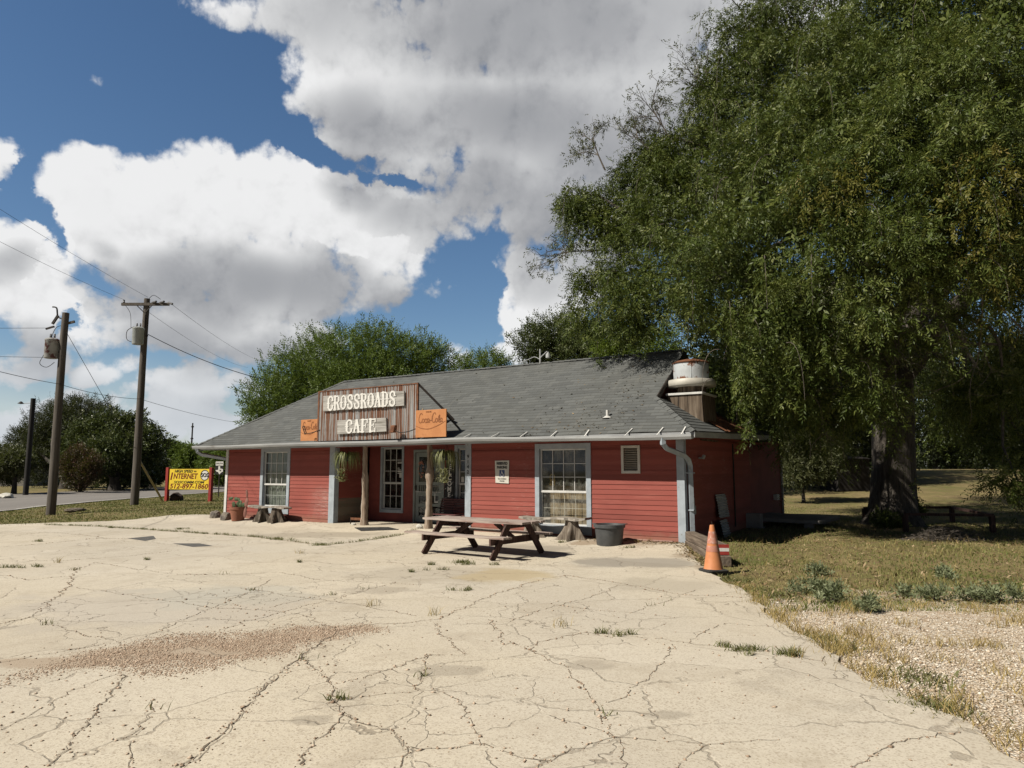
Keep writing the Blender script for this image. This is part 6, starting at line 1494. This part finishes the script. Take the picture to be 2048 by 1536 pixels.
# drooping strings of leaves that break the lobes' outline
rr = np.random.default_rng(5); hang = []; mbh = MB()
for i in range(230):
    b = blobs[rr.integers(len(blobs))]; a = rr.uniform(0, 6.28); e = rr.uniform(-.6, .7)
    p = Vector(b[:3]) + Vector((math.cos(a) * math.cos(e), math.sin(a) * math.cos(e), math.sin(e) * .88)) * b[3] * 1.0
    out = Vector((math.cos(a), math.sin(a), .1)); L_ = rr.uniform(.5, 1.5); pts = []
    for k in range(8):
        u = k / 7; q = p + out * (L_ * .4 * (1 - (1 - u) ** 2)) + Vector((0, 0, -L_ * u * u * .95)); pts.append(q - tb); hang.append((q.x, q.y, q.z, .11, 1.0))
    mbh.tube(pts, [.010 * (1 - .6 * k / 7) for k in range(8)], 4, cap=False)
V4 = sprays(hang, 6500, .11, .26, 9, .75, 14, rach=.30, shell=(.1, 1.2))
V, Q, R = join_np([V1, V2, V3, V4])
cen = V.reshape(-1, 4, 3).mean(1); ls, ln = (cen[:, 0] - B2.x) * S2.x + (cen[:, 1] - B2.y) * S2.y, (cen[:, 0] - B2.x) * N2.x + (cen[:, 1] - B2.y) * N2.y
ok = ~((ls > 14.0) & (ls < 16.85 + .33 * (ln + 1.75)) & (ln > -2.7) & (cen[:, 2] < 4.62 + .25 * np.sin(ls * 5)))     # branches are pruned clear of the fan and the roof
V = V.reshape(-1, 4, 3)[ok].reshape(-1, 3); R = R[ok]; Q = np.arange(len(V)).reshape(-1, 4)
np_mesh('crown', V - np.array(tuple(tb)), Q, M['leaf_pecan'], t, R)
tag(mbh.build('hanging_twigs', M['twig'], t), kind='stuff')
mb = MB(); rr = random.Random(3); ends = []        # bare twigs at the thin upper left and under the right side
for px, py, y, dx, dz, L_ in ((1560,150,20.5,-.35,1,2.4),(1540,90,20.5,-.6,.9,2.2),(1580,60,21,.1,1,1.9),(1470,240,20.5,-.7,.6,1.7),(1400,290,20,-.9,.5,1.4),(1350,290,20,-.6,.9,1.4),(1200,500,20,-1,-.25,1.2),(1330,330,20,-.7,.8,1.2),(1210,340,20,-.5,.8,1.0),(1620,40,20,.1,1,2.0)):
    ends += twigs(mb, D(px, py, y) - tb, (dx, 0, dz), L_, .028, 3, rr)
for px, py, y, dx, dz, L_ in ((1820,600,15.5,-.5,-1,1.6),(1780,560,15.5,.1,-1,1.8),(1960,540,15,.1,-1,2.0),(1990,600,15.5,.5,-.8,1.6),(1900,640,16,-.6,-.5,1.8),(1930,560,16,-1,-.3,2.4),(1640,800,17,.1,-1,.8),(1870,560,15.5,-.9,-.4,2.2)):
    ends += twigs(mb, D(px, py, y) - tb, (dx, .1, dz), L_, .022, 2, rr)
mb.build('bare_twigs', M['twig'], t)
V5 = sprays([(e.x, e.y, e.z, .10, 1.0) for e in ends], 1500, .10, .34, 5, .4, 21, rach=.16); np_mesh('sparse_leaves', *V5[:2], M['leaf_olive'], t, V5[2])
tb2 = tb
# dry yellowing patches of the same crown
yb = [(D(x, y, d).x, D(x, y, d).y, D(x, y, d).z, r_, 1.0) for x, y, d, r_ in ((1985,520,13.6,.55),(1950,390,13,.7),(1990,350,12.8,.6),(1640,380,14.6,.6),(2000,640,14.5,.35),(1700,370,14.2,.5))]
M['leaf_dry'] = leaf_mat('yellowing_leaf', (.11, .12, .022), (.19, .18, .035), (.27, .22, .06), .3, .5)
V6 = sprays(yb, 330, .105, .3, 9, .6, 31, rach=.38); np_mesh('yellowed_leaves', V6[0] - np.array(tuple(tb)), V6[1], M['leaf_dry'], t, V6[2])
# ---- trees behind the cafe
tree('feathery_tree', 'bright green feathery tree rising behind the left half of the cafe roof', D(690, 930, 37), blobs_px([(545,805,55),(590,765,60),(640,735,65),(700,715,62),(760,712,62),(815,725,58),(865,728,42),(620,800,60),(690,790,70),(760,780,70),(840,770,50),(560,840,45),(530,835,40)], 37, 1.2, .95, 1), M['leaf_bright'], 15000, .16, .32, 8, .05, 41, .22, rach=.5, up=.55, shell=(.55, 1.1))
tree('feathery_tree', 'low feathery tree top just showing above the middle of the cafe ridge', D(955, 930, 36), blobs_px([(920,742,25),(950,735,28),(985,728,28),(1005,738,22)], 36, .5, .9, 2), M['leaf_bright'], 1100, .15, .3, 7, .05, 42, .12, rach=.45, up=.6)
tree('cedar_elm', 'dark dense tree top behind the cafe ridge left of the pecan', D(1120, 930, 38), blobs_px([(1070,690,42),(1105,672,45),(1150,680,50),(1190,690,48),(1090,720,45),(1150,720,55)], 38, 1, .9, 3), M['leaf_dark'], 7000, .15, .4, 6, .05, 43, .2, rach=.4, up=.5)
tree('young_elm', 'lime green young tree between the dark tree top and the pecan', D(1230, 930, 35), blobs_px([(1215,690,34),(1240,680,30),(1280,695,40),(1320,690,40),(1240,715,40)], 35, .8, .9, 4), M['leaf_lime'], 3000, .15, .36, 6, .1, 44, .15, rach=.4, up=.3)
# ---- trees across the road
tree('live_oak', 'dark rounded oak across the road behind the crossarm pole', G(228, 982), blobs_px([(165,895,40),(190,870,42),(225,860,42),(262,862,40),(290,885,38),(170,930,42),(215,910,50),(260,915,50),(288,925,32),(140,915,28),(296,945,20),(240,945,35)], 58, 2.2, .85, 5), M['leaf_dark'], 13000, .24, .5, 5, .05, 45, .45, rach=.4, shell=(.6, 1.08))
tree('juniper_tree', 'grey green juniper behind and left of the rounded oak', G(128, 977), blobs_px([(70,880,34),(45,880,22),(105,850,40),(135,832,36),(165,828,34),(200,835,32),(100,900,45),(130,880,50),(90,935,38),(60,900,28)], 66, 2, .9, 6), M['leaf_conifer'], 11000, .26, .22, 7, .0, 46, .4, rach=.6, up=.25, shell=(.5, 1.1))
tree('post_oak', 'second dark oak partly hidden behind the crossarm pole', G(300, 976), blobs_px([(290,925,30),(308,932,22),(278,940,30),(312,950,16)], 68, 1.5, .9, 7), M['leaf_dark'], 4500, .26, .5, 5, .05, 47, .3, rach=.4)
tree('small_olive_tree', 'small pale olive tree standing at the left edge across the road', G(27, 988), blobs_px([(25,920,30),(-5,915,28),(45,925,22),(15,945,24),(-40,925,30)], 48.5, 1, .8, 8), M['leaf_olive'], 5500, .17, .4, 5, .1, 48, .16, rach=.3)
tree('crape_myrtle_shrub', 'upright shrub with reddish top in front of the rounded oak', G(160, 984), blobs_px([(160,922,24),(145,945,20),(175,945,22),(158,962,20),(185,930,14),(135,925,12)], 51.5, .8, 1.1, 9), M['leaf_red'], 5500, .15, .35, 5, .0, 49, .12, rach=.35, up=.6)
for i, (lab, px, bl, dd) in enumerate((('light green tree behind the top left corner of the yellow sign', 350, [(345,905,24),(365,915,24),(335,925,22)], 78), ('light green tree behind the middle of the yellow sign', 390, [(385,915,24),(405,920,24),(370,935,22),(395,940,22)], 74), ('green tree behind the small route sign at the cafe corner', 435, [(430,925,26),(455,920,26),(445,945,24),(415,945,20)], 70), ('green tree hidden mostly behind the left end of the cafe', 490, [(480,925,26),(510,915,30),(500,945,24)], 72))):
    tree('roadside_tree', lab, G(px, 968), blobs_px(bl, dd, 1, .9, 20 + i), [M['leaf_bright'], M['leaf_olive']][i % 2 == 3], 3500, .28, .42, 5, .05, 60 + i, .25, rach=.45, group='light green trees beyond the yellow sign')
tree('low_shrub', 'low dark shrub at the foot of the crossarm pole across the road', G(288, 978), blobs_px([(285,962,13),(296,955,12)], 62, .4, 1, 10), M['leaf_dark'], 900, .16, .4, 5, 0, 50, .06, rach=.3, up=.4)
# ---- the dark trees closing the view on the right
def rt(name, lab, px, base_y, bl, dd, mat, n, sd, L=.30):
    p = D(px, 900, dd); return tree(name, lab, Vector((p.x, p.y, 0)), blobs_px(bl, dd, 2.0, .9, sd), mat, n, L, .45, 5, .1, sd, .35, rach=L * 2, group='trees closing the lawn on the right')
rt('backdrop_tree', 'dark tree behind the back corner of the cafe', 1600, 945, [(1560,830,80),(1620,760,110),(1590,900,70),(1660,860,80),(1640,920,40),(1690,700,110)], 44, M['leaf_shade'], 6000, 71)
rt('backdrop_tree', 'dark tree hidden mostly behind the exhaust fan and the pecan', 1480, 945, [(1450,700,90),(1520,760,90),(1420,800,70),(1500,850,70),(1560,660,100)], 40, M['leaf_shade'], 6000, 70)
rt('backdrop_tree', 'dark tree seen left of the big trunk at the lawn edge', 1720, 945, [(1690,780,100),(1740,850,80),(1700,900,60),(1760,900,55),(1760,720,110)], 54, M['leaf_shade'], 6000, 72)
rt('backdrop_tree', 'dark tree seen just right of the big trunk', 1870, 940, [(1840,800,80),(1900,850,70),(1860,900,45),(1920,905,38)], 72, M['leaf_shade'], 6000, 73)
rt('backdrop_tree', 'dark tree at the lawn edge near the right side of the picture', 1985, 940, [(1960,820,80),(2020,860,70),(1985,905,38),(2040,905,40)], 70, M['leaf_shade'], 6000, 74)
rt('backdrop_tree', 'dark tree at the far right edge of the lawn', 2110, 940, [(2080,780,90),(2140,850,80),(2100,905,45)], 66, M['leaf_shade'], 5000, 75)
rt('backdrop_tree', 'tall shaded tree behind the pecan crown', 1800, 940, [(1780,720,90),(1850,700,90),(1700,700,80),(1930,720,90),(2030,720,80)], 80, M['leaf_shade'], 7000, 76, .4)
p = D(1605, 960, 33); tree('understory_shrub', 'sunlit leafy shrub behind the back corner of the side wall', Vector((p.x, p.y, 0)), blobs_px([(1600,905,42),(1640,925,36),(1590,950,26),(1660,890,32)], 33, .8, .9, 77), M['leaf_olive'], 3200, .15, .42, 5, .1, 77, .08, rach=.3)
p = G(1815, 1035); tree('vine_shrub', 'dark leafy suckers growing at the right foot of the big trunk', Vector((p.x, p.y, 0)), blobs_px([(1818,1005,20),(1808,975,15),(1825,1025,18)], 21.6, .2, 1.1, 78), M['leaf_pecan'], 420, .10, .45, 5, .3, 78, .03, rach=.2)
p = G(1765, 1050); tree('vine_shrub', 'dark ivy clump at the left foot of the big trunk', Vector((p.x, p.y, 0)), blobs_px([(1762,1035,16),(1775,1045,18),(1800,1048,16)], 20.9, .2, .8, 79), M['leaf_pecan'], 380, .09, .5, 5, .2, 79, .03, rach=.18)
M['line_wood'] = M['leaf_shade']
# a far wood on the left horizon, read as one mass
fw = [(px, 940, random.uniform(14, 26)) for px in range(-200, 1000, 22)]
V = sprays(blobs_px(fw, 170, 15, .8, 80), 9000, .9, .5, 4, 0, 80, rach=1.0); o = np_mesh('far_wood', V[0], V[1], M['leaf_olive'], None, V[2]); tag(o, 'low wood far off along the left horizon', kind='stuff')
V = sprays(blobs_px([(px, 925, random.uniform(26, 44)) for px in range(1500, 2500, 40)], 105, 8, .9, 81), 9000, .6, .5, 4, 0, 81, rach=.9); o = np_mesh('far_wood', V[0], V[1], M['leaf_shade'], None, V[2]); tag(o, 'dark wood far off behind the lawn on the right', kind='stuff')
# ------------------------------------------------------------------ grass and weeds
def blades(name, x, y, z, h, w, lean, mat, label, seed, rn=None, obj=None):
    r = np.random.default_rng(seed); n = len(x); a = r.uniform(0, 6.28, n); b = r.uniform(0, 6.28, n)
    h = h * r.uniform(.5, 1.3, n); ln = lean * r.uniform(.2, 1.2, n) * h
    o = np.stack([x, y, z], 1); sd = np.stack([np.cos(a), np.sin(a), 0 * a], 1) * (w * r.uniform(.6, 1.3, n))[:, None]
    tip = o + np.stack([np.cos(b) * ln, np.sin(b) * ln, h], 1); mid = o + np.stack([np.cos(b) * ln * .35, np.sin(b) * ln * .35, h * .62], 1)
    V = np.stack([o - sd, o + sd, mid + sd * .7, tip, mid - sd * .7], 1)
    q = np.arange(n)[:, None] * 5; Q = np.concatenate([q + np.array([[0, 1, 2, 4]]), q + np.array([[4, 2, 3, 3]])[:, :4]])
    T = np.concatenate([q + np.array([[0, 1, 2]]), q + np.array([[0, 2, 4]]), q + np.array([[4, 2, 3]])])
    R = np.clip(r.normal(.5, .22, n), 0, 1) if rn is None else rn
    o_ = np_mesh(name, V.reshape(-1, 3), T, mat, obj, np.tile(R, 3))
    if label: tag(o_, label, kind='stuff')
    return o_
M['grass'] = leaf_mat('mixed_lawn_grass', (.13, .18, .042), (.265, .275, .09), (.46, .38, .19), .25, .6)
M['drygrass'] = leaf_mat('golden_dry_grass', (.26, .19, .06), (.47, .35, .13), (.66, .52, .25), .25, .6)
M['weed'] = leaf_mat('grey_green_weed', (.12, .15, .07), (.21, .245, .13), (.33, .36, .22), .2, .6)
M['greenweed'] = leaf_mat('green_weed', (.11, .13, .045), (.20, .21, .08), (.33, .29, .14), .25, .5)
r = np.random.default_rng(9)
N = 170000; y = 9.0 + 22 * r.uniform(0, 1, N) ** 1.6; x = r.uniform(2.7, 22, N)
s_, n_ = (x - B2.x) * S2.x + (y - B2.y) * S2.y, (x - B2.x) * N2.x + (y - B2.y) * N2.y
k = (x > edge_x(np.minimum(y, 16.2)) + .02) & ~((s_ < 16.3) & (n_ < .05) & (n_ > -10.4)) & (y > 9.4 + r.normal(0, .7, N)) & (np.abs(x) / y < .82)
k &= (np.sin(x * 1.1 + 2) * np.sin(y * .9) + np.sin(x * 3.1) * np.sin(y * 2.7 + 1) * .6 + r.normal(0, .6, N)) > -.75
k &= ~(r.uniform(0, 1, N) < ss(9, 22, y) * .45)
x, y = x[k], y[k]; pat = .5 + .30 * np.sin(x * .8 + 1) * np.sin(y * .9 + .4) + .16 * np.sin(x * 2.3 + y) - .25 * np.exp(-((y - 12.8 - .15 * (x - 5)) / .9) ** 2)
blades('lawn_grass', x, y, zg(x, y) - .005, .048 * (1 + .5 * np.sin(x * 1.3) * np.sin(y * 1.1 + 1)), .0065, .9, M['grass'], 'patchy dry lawn grass on the right', 10, np.clip(pat + r.normal(0, .2, len(x)), 0, 1))
N = 70000; x = r.uniform(-24, -8, N); y = r.uniform(22, 52, N); lx = -.0 + np.interp(y, [22, 24, 26], [-15.8, -13.6, -11.2])
s_, n_ = (x - B2.x) * S2.x + (y - B2.y) * S2.y, (x - B2.x) * N2.x + (y - B2.y) * N2.y
k = (x < np.where(y < 26, lx, 5)) & (x > -20.8 - (y - 25) * .03) & (s_ < -.1 + np.where(y > 26.5, 0, 0)); x, y = x[k], y[k]
pat = .42 + .25 * np.sin(x * .9) * np.sin(y * .5) + .15 * np.sin(x * 3 + y * 2)
M['verge'] = leaf_mat('green_verge_grass', (.13, .17, .045), (.25, .255, .09), (.40, .33, .17), .25, .6)
blades('verge_grass', x, y, zg(x, y) - .005, .055, .012, .9, M['verge'], 'ragged green and brown grass on the road verge', 11, np.clip(pat + r.normal(0, .18, len(x)), 0, 1))
def clump(pts, per, spread, seed):
    r = np.random.default_rng(seed); xs_, ys_ = [], []
    for (px, py) in pts: xs_.append(px + r.normal(0, spread, per)); ys_.append(py + r.normal(0, spread, per))
    return np.concatenate(xs_), np.concatenate(ys_)
# straw fringe where the concrete meets the gravel
ed = []
for _ in range(64):
    yy = random.uniform(4.4, 10.8)
    if random.random() < .72: ed.append((float(edge_x(yy)) + abs(random.gauss(.05, .10)), yy))
for _ in range(95): ed.append((float(edge_x(7)) + random.uniform(.2, 4.5), random.uniform(4.8, 9.4)))
ex_, ey_ = clump(ed, 42, .085, 12); blades('dry_grass_tufts', ex_, ey_, zg(ex_, ey_), .10, .0032, 1.4, M['drygrass'], 'golden dry grass tufts along the concrete edge', 13)
wd = [(x_, y_) for x_, y_ in [(G(a, b, -.1).x, G(a, b, -.1).y) for a, b in ((1450,1152),(1480,1158),(1530,1180),(1560,1190),(1650,1275),(1680,1290),(1830,1345),(1850,1360),(1870,1410),(1890,1415))]]
ex_, ey_ = clump(wd, 120, .13, 14); blades('edge_weeds', ex_, ey_, zg(ex_, ey_), .06, .006, 1.6, M['greenweed'], 'low green weeds creeping over the concrete edge', 15)
# grey green weed plants standing in the gravel
def weed(label, px, py, R_, H_, n, seed):
    p = G(px, py, -.12); z = gz(p.x, p.y); R_ *= .75; H_ *= .8; n = int(n * .7)
    t = thing('weed_plant', label, 'weed', (p.x, p.y, z), 0, 'grey green weeds in the gravel')
    rr = random.Random(seed); bl = [(rr.gauss(0, R_ * .65), rr.gauss(0, R_ * .65), H_ * rr.uniform(.2, 1.0), R_ * rr.uniform(.2, .45), .8) for _ in range(7)]
    mb = MB()
    for b in bl: mb.tube([(0, 0, -.02), (b[0] * .6, b[1] * .6, b[2] * .7), b[:3]], [.006, .004, .003], 4, cap=False)
    mb.build('stems', M['twig'], t); V = sprays(bl, int(n * .6), .065, .38, 5, .0, seed, rach=.11, up=.6, shell=(.1, 1.25)); np_mesh('leaves', V[0], V[1], M['weed'], t, V[2])
for i, q in enumerate((('bushy grey green weed behind the gravel, tallest of its row', 1665, 1205, .22, .22, 420), ('grey green weed left of the tallest one', 1635, 1180, .17, .14, 240), ('small grey green weed nearest the cone in the gravel', 1600, 1185, .12, .09, 120), ('grey green weed in the open gravel right of the straw fringe', 1733, 1222, .17, .13, 240),
      ('grey green weed in the middle of the gravel toward the right', 1862, 1200, .17, .16, 240), ('spreading grey green weed at the right of the gravel', 1955, 1203, .28, .13, 340), ('upright grey green weed nearest the right edge', 2012, 1205, .16, .19, 260), ('little grey green weed between the middle and left weeds', 1812, 1192, .10, .10, 110),
      ('flat grey green weed at the lawn edge behind the gravel', 1900, 1160, .2, .10, 200), ('low grey green weed at the lawn edge above the tallest one', 1640, 1150, .26, .10, 260))): weed(*q, 200 + i)
# weeds in the cracks
cw = [(860,1130,.10),(905,1128,.22),(930,1125,.2),(885,1140,.1),(370,1058,.2),(225,1056,.12),(560,1078,.14),(575,1080,.16),(640,1090,.2),(410,1068,.1),(78,1083,.12),(20,1136,.2),(45,1135,.15),(290,1120,.06),(600,1125,.06),(675,1400,.05),(930,1180,.12),(820,1145,.05),(1450,1295,.08),(1490,1300,.12),(1530,1303,.15),(1570,1308,.15),(1590,1312,.1),(1215,1268,.10),(1240,1270,.08),(1370,1075,.12),(1355,1080,.14),(1310,1085,.1),(990,1130,.08),(1120,1088,.1),(1260,1098,.12)]
X, Y = [], []
for px, py, sp in cw:
    p = G(px, py, -.1); k = int(10 + 320 * sp)
    for _ in range(3):
        ox, oy = r.normal(0, sp * .8), r.normal(0, sp * .3); X.append(p.x + ox + r.normal(0, sp * .35, k // 2)); Y.append(p.y + oy + r.normal(0, sp * .16, k // 2))
for p, w_, d_ in CR_PTS:
    if w_ > .028 and p.y > 11 and random.random() < .55 or random.random() < .008:
        k = random.randint(5, 22); X.append(p.x + r.normal(0, .05, k)); Y.append(p.y + r.normal(0, .03, k))
X, Y = np.concatenate(X), np.concatenate(Y); blades('crack_weeds', X, Y, zlot(X, Y), .06, .0045, 1.3, M['greenweed'], 'green weeds growing in the cracks of the lot', 16)
X2, Y2 = clump([(G(a, b, -.1).x, G(a, b, -.1).y) for a, b in ((1125,1252),(870,1230),(740,1212),(600,1107),(120,1125),(1590,1313),(1345,1090),(1300,1092),(1400,1100),(1420,1115),(1275,1093))], 24, .05, 17)
blades('dead_weeds', X2, Y2, zlot(X2, Y2), .10, .003, 1.2, M['drygrass'], 'dead straw coloured weeds standing in the cracks', 18)
for o in bpy.data.objects:
    if o.type == 'MESH' and o.name.startswith('crown'): pass

r = np.random.default_rng(44); N = 5200; y = 9.5 + 11 * r.uniform(0, 1, N) ** 1.3; x = r.uniform(3.0, 15, N)
k = (x > edge_x(np.minimum(y, 16)) + .05) & (np.abs(x) / y < .8); x, y = x[k], y[k]; s_, n_ = (x - B2.x) * S2.x + (y - B2.y) * S2.y, (x - B2.x) * N2.x + (y - B2.y) * N2.y
k = ~((s_ < 16.3) & (n_ < .05)); x, y = x[k], y[k]; n = len(x); a_ = r.uniform(0, 6.28, n); L_ = r.uniform(.02, .05, n); wv = L_ * r.uniform(.25, .5, n)
dx, dy = np.cos(a_), np.sin(a_); z = zg(x, y) + r.uniform(.01, .06, n); t_ = r.normal(0, .4, n)
V = np.stack([np.stack([x - dx * L_, y - dy * L_, z - t_ * L_], 1), np.stack([x - dy * wv, y + dx * wv, z + .008], 1), np.stack([x + dx * L_, y + dy * L_, z + t_ * L_], 1), np.stack([x + dy * wv, y - dx * wv, z], 1)], 1)
M['litter'] = leaf_mat('dead_leaf_litter', (.12, .075, .04), (.28, .19, .10), (.46, .36, .22), .1, .8)
o = np_mesh('leaf_litter', V.reshape(-1, 3), np.arange(4 * n).reshape(-1, 4), M['litter'], None, r.uniform(0, 1, n)); tag(o, 'dead leaves scattered over the lawn', kind='stuff')

r = np.random.default_rng(45); N = 900; y = 10 + 7 * r.uniform(0, 1, N); x = r.uniform(3.4, 13, N); k = (np.abs(x) / y < .8) & (x > edge_x(np.minimum(y, 16)) + .15); x, y = x[k], y[k]
s_, n_ = (x - B2.x) * S2.x + (y - B2.y) * S2.y, (x - B2.x) * N2.x + (y - B2.y) * N2.y; k = ~((s_ < 16.4) & (n_ < .2)); x, y = x[k], y[k]
blades('seed_stalks', x, y, zg(x, y), .17, .0028, .9, M['drygrass'], 'tall dry seed stalks standing in the lawn', 46)

def fallen(P, seed, label, size=(.018, .042)):
    r = np.random.default_rng(seed); n = len(P); a_ = r.uniform(0, 6.28, n); L_ = r.uniform(*size, n)[:, None]; w_ = L_ * r.uniform(.25, .5, (n, 1))
    u = np.stack([np.cos(a_), np.sin(a_), r.normal(0, .25, n)], 1); v = np.stack([-np.sin(a_), np.cos(a_), r.normal(0, .25, n)], 1)
    V = np.stack([P - u * L_, P + v * w_, P + u * L_, P - v * w_], 1)
    return tag(np_mesh('fallen_leaves', V.reshape(-1, 3), np.arange(4 * n).reshape(-1, 4), M['litter'], None, r.uniform(0, 1, n)), label, kind='stuff')
r = np.random.default_rng(48); pts = []
for _ in range(900):
    s_ = r.uniform(13.9, 16.1); n_ = abs(r.normal(.08, .22)); p = W(s_, n_); pts.append((p.x, p.y, float(zlot(p.x, p.y)) + r.uniform(.006, .02)))
for _ in range(800):
    t_ = r.uniform(0, 1); p = ta.lerp(tb_, t_); q = p + Vector((-abs(r.normal(.22, .14)), r.normal(0, .06), 0)); pts.append((q.x, q.y, float(zlot(q.x, q.y)) + r.uniform(.006, .02)))
fallen(np.array(pts), 49, 'dry leaf litter along the foot of the red wall and the railroad ties')
pts = []
for _ in range(420):
    k = abs(r.normal(0, 1.1)); s_ = 15.3 - abs(r.normal(0, 1.4)) if r.uniform() < .7 else r.uniform(3, 15); k = min(3.4, k if r.uniform() < .5 else r.uniform(0, 3.4)); p = W(s_, .70 - k); pts.append((p.x, p.y, 2.42 + .68 * k + .022))
fallen(np.array(pts), 50, 'dry leaves lying on the cafe shingles', (.02, .05))
